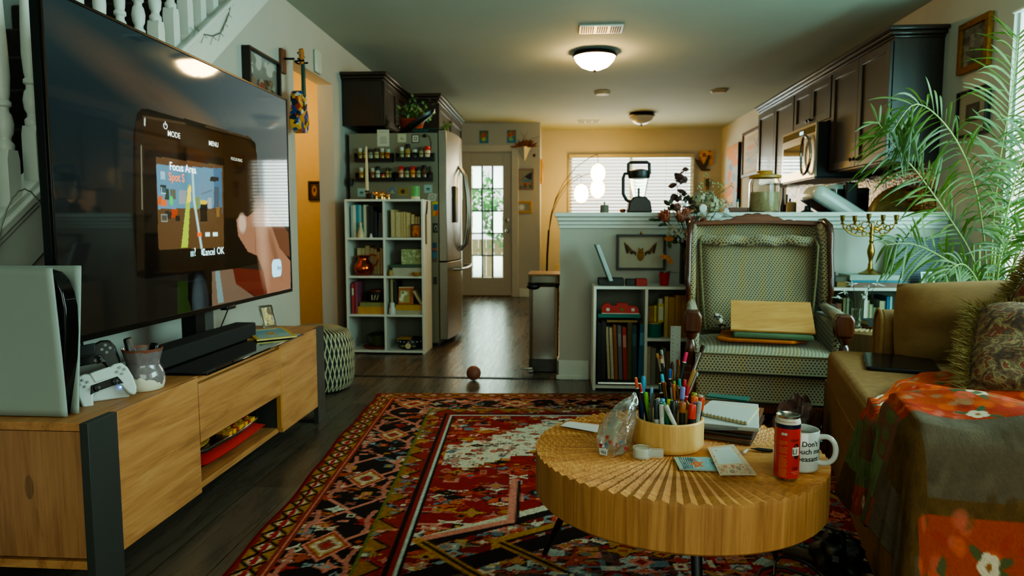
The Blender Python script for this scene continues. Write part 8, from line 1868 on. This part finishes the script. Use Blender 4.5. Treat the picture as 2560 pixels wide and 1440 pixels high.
def note(name,label,pxs,z,h,cov,pagc,ct_=.002):
 t=thing(name,label,'notebook',sum((Vector((*W(*p,z=z)[:2],z)) for p in pxs),Vector())/4)
 pts=[Vector((*W(*p,z=z+h)[:2],0)) for p in pxs];c_=sum(pts,Vector())/4
 i2=[c_+(p-c_)*.965 for p in pts]
 for a,b in((z,z+ct_),(z+h-ct_,z+h)):MB().prism([tuple(p[:2]) for p in pts],'z',a,b).build('cover',cov,t,world=True,bev=.0006)
 MB().prism([tuple(p[:2]) for p in i2],'z',z+ct_,z+h-ct_).build('pages',pagc,t,world=True);return t
note('notebook','brown leather notebook, lowest in the stack behind the organiser',[(1700,1078),(1878,1104),(1912,1038),(1760,1016)],z,.011,LEA,mat('dark_pages','#5f5440',.8))
note('notebook','dark covered notebook, second lowest in the stack behind the organiser',[(1700,1066),(1880,1092),(1908,1034),(1760,1010)],z+.0115,.008,mat('dark_cover','#2a211a',.5),mat('dark_pages','#5f5440'))
note('notebook','tan leather notebook, third in the stack behind the organiser',[(1705,1056),(1882,1080),(1910,1020),(1765,1000)],z+.020,.008,mat('tan_cover','#74401c',.5),mat('dark_pages','#5f5440'))
pad=thing('writing_pad','thick white pad with curled pages under the spiral notebook','notepad',W(1800,1050,z=z))
zp_=z+.0285;pts=[W(*p,z=zp_+.012) for p in((1700,1052),(1898,1070),(1896,1010),(1780,1000))]
MB().prism([tuple(p[:2]) for p in pts],'z',zp_,zp_+.012).build('pages',mat('pad_white','#a9aaa6',.8,var=.05),pad,world=True,bev=.002)
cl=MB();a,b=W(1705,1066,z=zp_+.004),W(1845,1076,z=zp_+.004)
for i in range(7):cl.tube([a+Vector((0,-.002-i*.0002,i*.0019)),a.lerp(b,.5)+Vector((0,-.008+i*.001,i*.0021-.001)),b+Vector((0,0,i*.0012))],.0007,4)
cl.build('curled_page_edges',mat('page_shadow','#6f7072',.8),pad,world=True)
sn_=thing('spiral_notebook','open spiral notebook with faint handwriting on top of the notebook stack','notebook',W(1800,1030,z=z))
zs=zp_+.0125;sp4=[(1745,1030),(1868,1056),(1898,1020),(1776,1002)];h=.008
pts=[W(*p,z=zs+h) for p in sp4]
MB().prism([tuple(p[:2]) for p in pts],'z',zs,zs+h).build('pages',mat('cream_pages','#b8ad8c',.8,var=.04),sn_,world=True,bev=.001)
wp=Canvas(70,50,'#b3b5b0');r_=np.random.RandomState(8)
for i in range(12):
 v=.86-i*.07;u=.08
 while u<.75+r_.rand()*.2:w_=.02+r_.rand()*.06;wp.line([(u,v),(u+w_,v+(r_.rand()-.5)*.015)],.008,'#8d908e',.8);u+=w_+.02
o_=Vector((0,0,.0004));wp.flat('written_page',pts[0]+o_,pts[1]+o_,pts[3]+o_,P_ATTR(),sn_,world=True)
wr_=MB()
for i in range(13):
 p=pts[0].lerp(pts[1],(i+.6)/13.2);d=(pts[3]-pts[0]).normalized();q=p+d*.004
 wr_.tube([q+Vector((0,0,.0008)),q+Vector((0,0,.003))-d*.003,q-d*.008+Vector((0,0,.001)),q-d*.008-Vector((0,0,.005)),q-d*.004-Vector((0,0,.007))],.0006,5)
wr_.build('wire_spiral',mat('bronze_wire','#6a5228',.3,.9),sn_,world=True)
tl_=[W(*p,z=zs+.004) for p in((1768,1003),(1868,1014),(1870,1010),(1772,1000))]
MB().prism([tuple(p[:2]) for p in[W(*q,z=z+.012) for q in((1766,1006),(1868,1018),(1874,1008),(1772,998))]],'z',z+.0285,z+.033).solo('teal_folder',mat('teal_card','#12544e',.6),'teal folder edge behind the spiral notebook','folder')
fp_=[(1769,1120),(1834,1112),(1891,1186),(1799,1187)]
fl=thing('letter_pad','floral bordered letter sheet with handwriting in front of the organiser','letter',W(1828,1150,z=z))
fc=Canvas(150,190,'#b59a80');r_=np.random.RandomState(3)
for i in range(70):
 u,v=r_.rand(),r_.rand()
 if.12<u<.84 and v>.36:continue
 fc.ell(u,v,.012+.02*r_.rand(),.008+.01*r_.rand(),['#a8451c','#a3661c','#8a3a22','#b0765a','#4a3a2c','#8f8a72'][i%6],1,r_.rand()*3)
for i in range(12):
 u,v=r_.rand(),.02+.28*r_.rand();fc.line([(u,v-.05),(u+.03,v+.05)],.006,'#4a3f30')
for u,v,c_ in((.14,.16,'#a85a14'),(.4,.1,'#3f342a'),(.62,.2,'#4a3a2a'),(.8,.14,'#b07a66'),(.25,.26,'#a8451c'),(.5,.27,'#9a4a1c'),(.9,.25,'#b08a72')):
 for k in range(6):a=k*1.05;fc.ell(u+.045*math.cos(a),v+.04*math.sin(a),.028,.012,c_,1,a)
fc.rect(.12,.36,.84,.95,'#a9b0ac');fc.ell(.25,.86,.03,.02,'#9a4a1c')
for i in range(12):
 v=.82-i*.036;u=.22+.05*r_.rand()
 while u<.76:w_=.02+r_.rand()*.06;fc.line([(u,v),(u+w_,v+.006*(r_.rand()-.5))],.005,'#5a625f',.8);u+=w_+.02
MB().prism([tuple(W(*p,z=z+.006)[:2]) for p in fp_],'z',z+.0044,z+.0076).build('sheets',mat('cream_sheets','#b5a894',.8),fl,world=True)
q=[W(*p,z=z+.008) for p in fp_]
def bil(q,lift):
 A=[np.array(v) for v in q]
 def fn(U,V):
  U,V=U[:,None],V[:,None];P=A[3]*(1-U)*(1-V)+A[2]*U*(1-V)+A[0]*(1-U)*V+A[1]*U*V;P[:,2]+=(lift(U,V))[:,0];return P
 return fn
fc.mesh('printed_sheet',bil(q,lambda U,V:.0003+0*U),P_ATTR(),fl,world=True)
bp4=[(1684,1143),(1800,1143),(1800,1176),(1699,1172)]
bk_=thing('booklet','thin booklet with an orange starfish on blue under the bamboo organiser edge','booklet',W(1750,1160,z=z))
bc=Canvas(150,60,'#7f9a98');bc.speck(40,['#5a7f88','#9aa99c','#3f5a60','#8fb0b0'],(.03,.12));
for i in range(8):bc.line([(.05+.04*i,.05),(.0+.05*i,.95)],.05,'#24363a')
bc.rect(0,0,.1,1,'#95a08e');bc.ell(.35,.8,.12,.14,'#2f4a50',.7)
cx0,cy0=.47,.42
st5=[]
for k in range(10):a=PI/2+k*PI/5+.3;r=(.36 if k%2==0 else.13);st5.append((cx0+r*math.cos(a)*.62,cy0+r*math.sin(a)*1.15))
bc.poly(st5,'#b84a12')
for k in range(5):a=PI/2+k*2*PI/5+.3;bc.line([(cx0,cy0),(cx0+.2*math.cos(a),cy0+.36*math.sin(a))],.03,'#c98a5a')
bc.rect(.66,.2,1,.8,'#6f9298',.5)
MB().prism([tuple(W(*p,z=z+.003)[:2]) for p in bp4],'z',z,z+.0035).build('pages',mat('booklet_pages','#8f958c',.7),bk_,world=True)
q=[W(*p,z=z+.0036) for p in bp4];bc.mesh('cover',bil(q,lambda U,V:.0003+0*U),P_ATTR(),bk_,world=True)
q4=[(1400,1065),(1420,1053),(1498,1062),(1493,1082)]
lt=thing('letter_sheet','white letter sheet with a floral edge at the left of the coffee table','letter',W(1450,1065,z=z))
lc=Canvas(60,30,'#a9abab');lc.line([(.6,.3),(.95,.75)],.02,'#7a7c7c');lc.rect(0,.88,1,1,'#b08a72');lc.speck(14,['#a8502c','#7a4a30'],(.02,.05),(0,.86,1,1))
q=[W(*p,z=z+.002) for p in(q4[1],q4[2],q4[3],q4[0])];lc.mesh('sheet',bil(q,lambda U,V:.0004+.002*U*(1-U)),P_ATTR(),lt,world=True,solid=.0006)
tpx=tp(1606,1147);td=thing('tape_dispenser','small clear tape dispenser with a white roll before the organiser','tape',(tpx.x,tpx.y,z))
TR_=.0165;tx_,ty_=tpx.x,tpx.y+TR_
MB().lathe([(TR_*.6,.002),(TR_,.002),(TR_,.021),(TR_*.6,.021)],(tx_,ty_,z),32).build('tape_roll',mat('tape_white','#b5ad98',.4),td,world=True,smooth=True)
CLP=mat('clear_thin_plastic','#e6ebe2',.08,alpha=.22,coat=.6,var=0)
MB().lathe([(TR_+.006,0),(TR_+.006,.0245),(TR_+.005,.0245),(TR_+.005,0)],(tx_,ty_,z),32,cap=False).build('shell',CLP,td,world=True,smooth=True)
MB().box(tx_+TR_+.004,tx_+TR_+.036,ty_-.008,ty_-.007,z,z+.02).box(tx_+TR_+.004,tx_+TR_+.036,ty_+.006,ty_+.007,z,z+.02).box(tx_+TR_+.035,tx_+TR_+.036,ty_-.008,ty_+.007,z,z+.022).build('cutter_arm',CLP,td,world=True)
MB().bar((tp(1592,1156).x,tp(1592,1156).y,z+.001),(tp(1630,1157).x,tp(1630,1157).y,z+.001),.001,6).solo('toothpick',mat('pale_stick','#b89a62',.6),'tiny wooden stick lying in front of the tape dispenser','stick')
bg_=thing('plastic_bag','crumpled clear plastic bag of push pins standing left of the organiser','bag',tp(1540,1145))
def bagp(zx,zy,y):return W(1400+zx/6.26,980+zy/6.26,y=y)
yb0=tp(1540,1143).y
out_l=[(655,1065),(610,950),(570,830),(575,690),(640,520),(740,340),(880,200),(1010,110),(1120,40),(1150,0)]
out_r=[(780,1060),(1030,960),(1085,880),(1130,740),(1165,560),(1190,380),(1195,210),(1230,195),(1225,120),(1185,10)]
def bagfn(sg):
 def fn(u,v):
  k=v*9;i=min(int(k),8);f_=k-i
  l=[out_l[i][q]+(out_l[i+1][q]-out_l[i][q])*f_ for q in(0,1)];r=[out_r[i][q]+(out_r[i+1][q]-out_r[i][q])*f_ for q in(0,1)]
  px=l[0]+(r[0]-l[0])*u;py=l[1]+(r[1]-l[1])*u
  bul=.030*math.sin(PI*u)*(math.sin(PI*min(1,v*1.25))**.6 if v<.8 else 0.12)
  w_=.0025*math.sin(u*17+v*11)+.002*math.sin(u*9-v*23)
  q=bagp(px,py,yb0+.02+v*.05);return q+Vector((0,sg*bul+w_,0))
 return fn
def filmmat():
 m,nt,b=new_mat('clear_film');
 out=nt.nodes['Material Output'];tr=nt.nodes.new('ShaderNodeBsdfTransparent');gl=nt.nodes.new('ShaderNodeBsdfGlossy');gl.inputs['Roughness'].default_value=.24;df=nt.nodes.new('ShaderNodeBsdfDiffuse');df.inputs[0].default_value=(.5,.5,.44,1)
 tr.inputs[0].default_value=(.93,.93,.9,1)
 fr=nt.nodes.new('ShaderNodeFresnel');fr.inputs[0].default_value=1.5
 m1=nt.nodes.new('ShaderNodeMixShader');m1.inputs[0].default_value=.09;nt.links.new(tr.outputs[0],m1.inputs[1]);nt.links.new(df.outputs[0],m1.inputs[2])
 m2=nt.nodes.new('ShaderNodeMixShader');nt.links.new((E(nt,fr.outputs[0])*.55+.02).s,m2.inputs[0]);nt.links.new(m1.outputs[0],m2.inputs[1]);nt.links.new(gl.outputs[0],m2.inputs[2]);nt.links.new(m2.outputs[0],out.inputs[0])
 src,_=coords(nt);n_=noise(nt,src,38,3,.6,1.5)
 bp=nt.nodes.new('ShaderNodeBump');bp.inputs['Strength'].default_value=.8;bp.inputs['Distance'].default_value=.006;nt.links.new(n_.s,bp.inputs['Height']);nt.links.new(bp.outputs[0],gl.inputs['Normal']);return m
FILM=filmmat()
fm=MB();fm.grid(22,28,bagfn(-1));fm.grid(22,28,bagfn(1));fm.build('film',FILM,bg_,world=True,smooth=True)
cd_=MB().add([bagp(*p,yb0+.045) for p in((690,640),(860,340),(975,500),(760,890))]+[bagp(*p,yb0+.048) for p in((690,640),(860,340),(975,500),(760,890))],[(0,1,2,3),(7,6,5,4),(0,4,5,1),(1,5,6,2),(2,6,7,3),(3,7,4,0)])
cd_.solo('cardboard_card',mat('grey_card','#8f8a7a',.8),'grey card inside the clear plastic bag','card')
lbq=MB().add([bagp(*p,yb0+.010) for p in((625,975),(735,1000),(745,905),(610,875))],[(0,1,2,3)]);lb_o=lbq.build('barcode_label',mat('label_white','#b3b2aa',.6),bg_,world=True)
bcm=MB()
for i in range(9):bcm.add([bagp(640+i*9,955+i*3.5,yb0+.0095),bagp(643+i*9+(i%3),956+i*3.5,yb0+.0095),bagp(640+i*9+(i%3),905+i*3,yb0+.0095),bagp(637+i*9,904+i*3,yb0+.0095)],[(0,1,2,3)])
bcm.build('barcode',mat('label_ink','#2a2a28',.6),lb_o,world=True)
for i,(zx,zy,c_,nmn,nx) in enumerate(((785,800,'#b01f14','red','topmost red'),(745,720,'#b01f14','red','upper red'),(955,795,'#3f7a9c','blue','right hand blue'),(720,840,'#3f6a8c','blue','left hand blue'),(1025,895,'#b8281a','red','rightmost red'),(890,840,'#a02018','red','middle red'),(640,850,'#9a2018','red','leftmost red'))):
 c=bagp(zx,zy,yb0+.022);MB().lathe([(.0035,-.004),(.0025,0),(.0045,.003),(.0042,.006),(0,.007)],c,12).solo('push_pin',mat('pin_'+c_[1:],c_,.25),f'{nx} push pin inside the clear plastic bag','push pin',smooth=True)
a,b=tp(1876,1121,z+.004),tp(1932,1127,z+.004)
pk=thing('ballpoint_pen','black ballpoint pen lying on the table left of the red can','pen',M=rod(a,b));L=(b-a).length
MB().lathe([(.001,0),(.0026,.012)],(0,0,0),12).build('tip',mat('pen_tip_brown','#4a2a1a',.4),pk,smooth=True)
MB().lathe([(.0028,.012),(.0042,.02),(.0042,L)],(0,0,0),14).build('barrel',BKW,pk,smooth=True)
MB().box(-.0015,.0015,-.0058,-.0042,L*.5,L*.95).build('clip',SILF,pk)
a,b=tp(1858,1133,z+.004),tp(1868,1124,z+.004)
MB().tube([a,a.lerp(b,.5),b],[.0038,.0045,.003],12).solo('glass_vial',mat('vial_white','#b0a69a',.3),'tiny pale vial lying at the right edge of the floral letter','vial',smooth=True)
bgx,bgy=W(2095,1425,z=.01).x,W(2095,1425,z=.01).y
cb_=thing('camera_bag','crumpled black bag with a silver tube on the rug at the lower right','bag',(bgx,bgy,.009))
def blob(u,v):
 a=2*PI*u;b=PI*v;r=1+.18*math.sin(a*3+b*4)+.12*math.sin(a*5-b*3);return Vector((bgx+.062*r*math.sin(b)*math.cos(a),bgy+.075*r*math.sin(b)*math.sin(a),max(.009,.045-.062*r*math.cos(b))))
MB().grid(28,16,blob,True).build('body',mat('black_nylon','#0e1110',.4,bmp=.4,vs=30),cb_,world=True,smooth=True)
tbp=W(2135,1412,y=bgy-.01);d_=Vector((.018,-.006,.016)).normalized()
MB().lathe([(.012,0),(.012,.035),(.0095,.035),(.0095,.02),(0,.02)],(0,0,0),20,rod(tbp-d_*.02,tbp+d_*.03)).solo('silver_tube',mat('satin_silver','#a9aca8',.35,.6),'short silver tube sticking out of the black bag on the rug','tube',smooth=True)
def fl_(px,py,z=.012):return W(px,py,z=z)
MB().tube([fl_(1935,1440,.02),fl_(1938,1405,.03),fl_(1950,1393,.035),fl_(1975,1393,.03),fl_(2010,1405,.02),fl_(2045,1428,.015),fl_(2060,1445,.015)],.0042,8).solo('black_cable',mat('cable_rubber','#101413',.5),'looped black cable on the rug right of the table leg, upper one','cable',smooth=True)
MB().tube([fl_(1892,1446,.016),fl_(1902,1425,.02),fl_(1930,1417,.02),fl_(1965,1420,.018),fl_(2010,1437,.015),fl_(2030,1446,.015)],.0042,8).solo('black_cable',mat('cable_rubber','#101413'),'looped dark cable on the rug, lower one nearest the frame edge','cable',smooth=True)
def sack(name,label,c_,r,m,cat='bag'):
 def fn(u,v):
  a=2*PI*u;b=PI*v;k=1+.16*math.sin(a*4+b*5)+.10*math.sin(a*7-b*4);return Vector((c_[0]+r[0]*k*math.sin(b)*math.cos(a),c_[1]+r[1]*k*math.sin(b)*math.sin(a),max(c_[2],c_[2]+r[2]-r[2]*k*math.cos(b)-.01)))
 MB().grid(30,18,fn,True).solo(name,m,label,cat,smooth=True)
p=W(2085,1100,y=2.75);sack('plastic_sack','crumpled pinkish grey plastic sack between the table and the sofa',(1.03,2.97,.009),(.085,.09,.12),mat('pink_grey_film','#6a4a44',.35,var=.5,vs=16,coat=.3))
p=W(2005,1385,z=.012)
MB().tube([fl_(1960,1372,.02),fl_(1990,1380,.024),fl_(2035,1392,.024),fl_(2062,1415,.02)],[.014,.018,.016,.01],10).solo('folded_strap',mat('brown_strap','#4a3a26',.7,var=.3),'brown folded strap on the rug behind the right table leg','strap',smooth=True)
PLX,PLY=2.12,3.55
pm_=thing('palm','tall feathery areca palm behind the sofa in front of the right window','palm',(PLX,PLY,0))
MB().lathe([(.11,0.001),(.15,.25),(.155,.28),(.14,.28),(.13,.24),(0,.24)],(PLX,PLY,0),28).build('pot',mat('palm_pot','#6a6a60',.6),pm_,world=True,smooth=True)
MB().lathe([(0,.25),(.128,.245)],(PLX,PLY,0),20,cap=False).build('soil',mat('soil','#2a1f16',.95),pm_,world=True)
def palm_leaf():
 m,nt,b=new_mat('palm_leaf');src,_=coords(nt);n=noise(nt,src,3.5,3)
 nt.links.new(ramp(nt,n,[(.3,'#28360a'),(.5,'#3a4c10'),(.7,'#50641e')]),b.inputs[0]);b.inputs['Roughness'].default_value=.36;b.inputs['Specular IOR Level'].default_value=.3
 b.inputs['Transmission Weight'].default_value=0
 tl=nt.nodes.new('ShaderNodeBsdfTranslucent');tl.inputs[0].default_value=(.10,.20,.04,1);mx=nt.nodes.new('ShaderNodeMixShader');mx.inputs[0].default_value=.3
 out=nt.nodes['Material Output'];nt.links.new(b.outputs[0],mx.inputs[1]);nt.links.new(tl.outputs[0],mx.inputs[2]);nt.links.new(mx.outputs[0],out.inputs[0]);return m
PLF=palm_leaf();PST=mat('palm_stalk','#7a8a44',.5,var=.2)
prs=random.Random(12)
def frond(pxs,ys,n,ln,wd,droop=.35,side=1.):
 """frond whose midrib passes the given pixels at the given depths"""
 pts=[W(*p,y=y) for p,y in zip(pxs,ys)]
 def cr(t):
  k=t*(len(pts)-1);i=min(int(k),len(pts)-2);f=k-i;p0,p1,p2,p3=pts[max(0,i-1)],pts[i],pts[i+1],pts[min(len(pts)-1,i+2)]
  return.5*((2*p1)+(p2-p0)*f+(2*p0-5*p1+4*p2-p3)*f*f+(3*p1-p0-3*p2+p3)*f**3)
 rib=[cr(i/24) for i in range(25)]
 m=MB();s_=MB().tube(rib,[.0055*(1-.75*i/24) for i in range(25)],6)
 n=int(n*1.15);wd*=.78
 for i in range(n):
  t=.26+.74*i/(n-1);p=cr(t);d=(cr(min(1,t+.02))-cr(max(0,t-.02))).normalized()
  sd=d.cross(Vector((0,-1,.15))).normalized()
  l=ln*(math.sin(PI*(.12+.80*(t-.26)/.74))**.6)*prs.uniform(.85,1.1)
  for sg in(-1,1):
   q=(d*prs.uniform(.55,.8)+sd*sg*prs.uniform(.6,.95)+Vector((prs.gauss(0,.12),prs.gauss(-.05,.22),prs.gauss(.05,.1)))).normalized()
   e=p+q*l;m.leaf(p,e,wd*prs.uniform(.8,1.15),(prs.gauss(0,.3),-1,.5+prs.gauss(0,.3)),l*droop*prs.uniform(.6,1.9),6)
 f_=m.build('frond',PLF,pm_,world=True,smooth=True);s_.build('midrib',PST,f_,world=True,smooth=True)
B=(2475,735)
frond([(2478,760),(2480,600),(2500,400),(2530,230),(2545,90)],[3.55,3.52,3.48,3.44,3.40],32,.34,.017,.3)
frond([(2470,760),(2460,600),(2430,440),(2370,320),(2290,260),(2230,330)],[3.55,3.5,3.4,3.3,3.25,3.2],30,.26,.015,.55)
frond([(2465,760),(2430,640),(2370,540),(2300,440),(2240,370),(2195,305)],[3.55,3.48,3.4,3.3,3.25,3.2],28,.25,.016,.25)
frond([(2480,760),(2500,620),(2530,480),(2570,380),(2640,330)],[3.55,3.45,3.35,3.25,3.2],26,.32,.018,.4)
frond([(2470,770),(2420,690),(2350,640),(2280,610),(2215,612)],[3.55,3.45,3.36,3.3,3.25],22,.2,.015,.3)
frond([(2480,770),(2520,690),(2570,600),(2630,560)],[3.5,3.4,3.3,3.2],20,.26,.017,.4)
frond([(2480,770),(2510,640),(2540,520),(2560,420),(2570,300)],[3.52,3.46,3.4,3.36,3.3],28,.3,.017,.4)
frond([(2475,770),(2490,720),(2500,650),(2520,600),(2560,570)],[3.5,3.4,3.3,3.25,3.2],18,.2,.016,.4)
frond([(2470,770),(2450,720),(2430,680),(2400,660),(2360,690)],[3.45,3.35,3.28,3.2,3.18],16,.17,.015,.4)
cn_=MB()
for dx,dy in((-.03,0),(.02,.02),(.04,-.03),(-.01,-.04),(0,.03)):cn_.tube([(PLX+dx,PLY+dy,.24),(PLX+dx*1.8,PLY+dy*1.8,.6),(PLX+dx*2.4,PLY+dy*2.4,.9)],[.012,.009,.006],8)
cn_.build('cane',PST,pm_,world=True,smooth=True)
def rwp(name,label,pa,pb,ztop,zbot,fw,fm_,cvs,**k):
 ya,yb_=W(*pa,x=XR).y,W(*pb,x=XR).y
 return wall_picture(name,label,(XR,ya,zbot),(XR,yb_,zbot),(XR,ya,ztop),.03,(-1,0,0),fw,fm_,cvs,**k)
eg=Canvas(50,66,'#35362f');eg.grad('#2a2b26','#4a4b44');eg.speck(40,['#55564e','#1c1d1a','#62635a','#3a3b34'],(.03,.1));eg.rect(.55,.3,.75,.85,'#5a5b52',.6)
zt_=W(2483,28,x=XR).z;zb_=W(2483,160,x=XR).z
rwp('framed_picture','ornate gold framed dark engraving on the right wall above the palm',(2406,120),(2483,100),zt_,zb_,.036,mat('ornate_gold','#8a5a1a',.35,.6,var=.4,vs=60,bmp=.8),eg)
pk_=Canvas(40,50,'#2a2b26');pk_.rect(.25,.2,.75,.8,'#3a3b36');
zt_=W(2475,210,x=XR).z;zb_=W(2475,330,x=XR).z
rwp('framed_picture','black framed picture with a wide pale mount behind the palm fronds',(2402,260),(2478,260),zt_,zb_,.012,mat('thin_black_frame','#171511',.4),pk_,matw=.07,matc='#8a8370')
GN={'spice_jar':'spice jars in the racks on the fridge side','spice_rack':'wire spice racks on the fridge side','fridge_card':'cards and magnets on the fridge side','pen':'pens and pencils in the bamboo organiser','marker':'markers in the bamboo organiser','push_pin':'push pins in the clear bag','notebook':'notebooks stacked behind the organiser','sauce_bottle':'bottles on the kitchen counter','magazine':'magazines on the oak console','game_controller':'game controllers beside the console','remote_control':'remote controls in the glazed jar','wall_cabinet':'dark kitchen wall cabinets','smoke_detector':'round smoke detectors on the ceiling','ceiling_vent':'ceiling vents','ceiling_light':'dome ceiling lights','black_cable':'black cables on the rug','fringed_cushion':'fringed cushions on the sofa','figurine':'small figurines in the tall bookcase','pig_figurine':'gold animal figurines on the tall bookcase','garden_shrub':'shrubs behind the back door'}
for o in list(COL.objects):
 if o.parent or 'category' not in o or 'group' in o:continue
 k=o.name.split('.')[0];x,y,z=o.matrix_world.translation
 if k in GN:o['group']=GN[k]
 elif k=='book':o['group']='books in the tall bookcase' if y>4.6 else 'books in the low bookcase left of the armchair' if x<1 else 'books on the low bookcase right of the armchair'
 elif k=='paintbrush' and y<3:o['group']='paintbrushes in the bamboo organiser'
 elif k in('canvas_painting','framed_picture') and y>9:o['group']='pictures on the far walls'
 elif k=='bookcase' and y<4.6:o['group']='low white bookcases before the half wall'
cy=SC.cycles;cy.max_bounces=8;cy.diffuse_bounces=4;cy.glossy_bounces=4;cy.transmission_bounces=6;cy.transparent_max_bounces=8
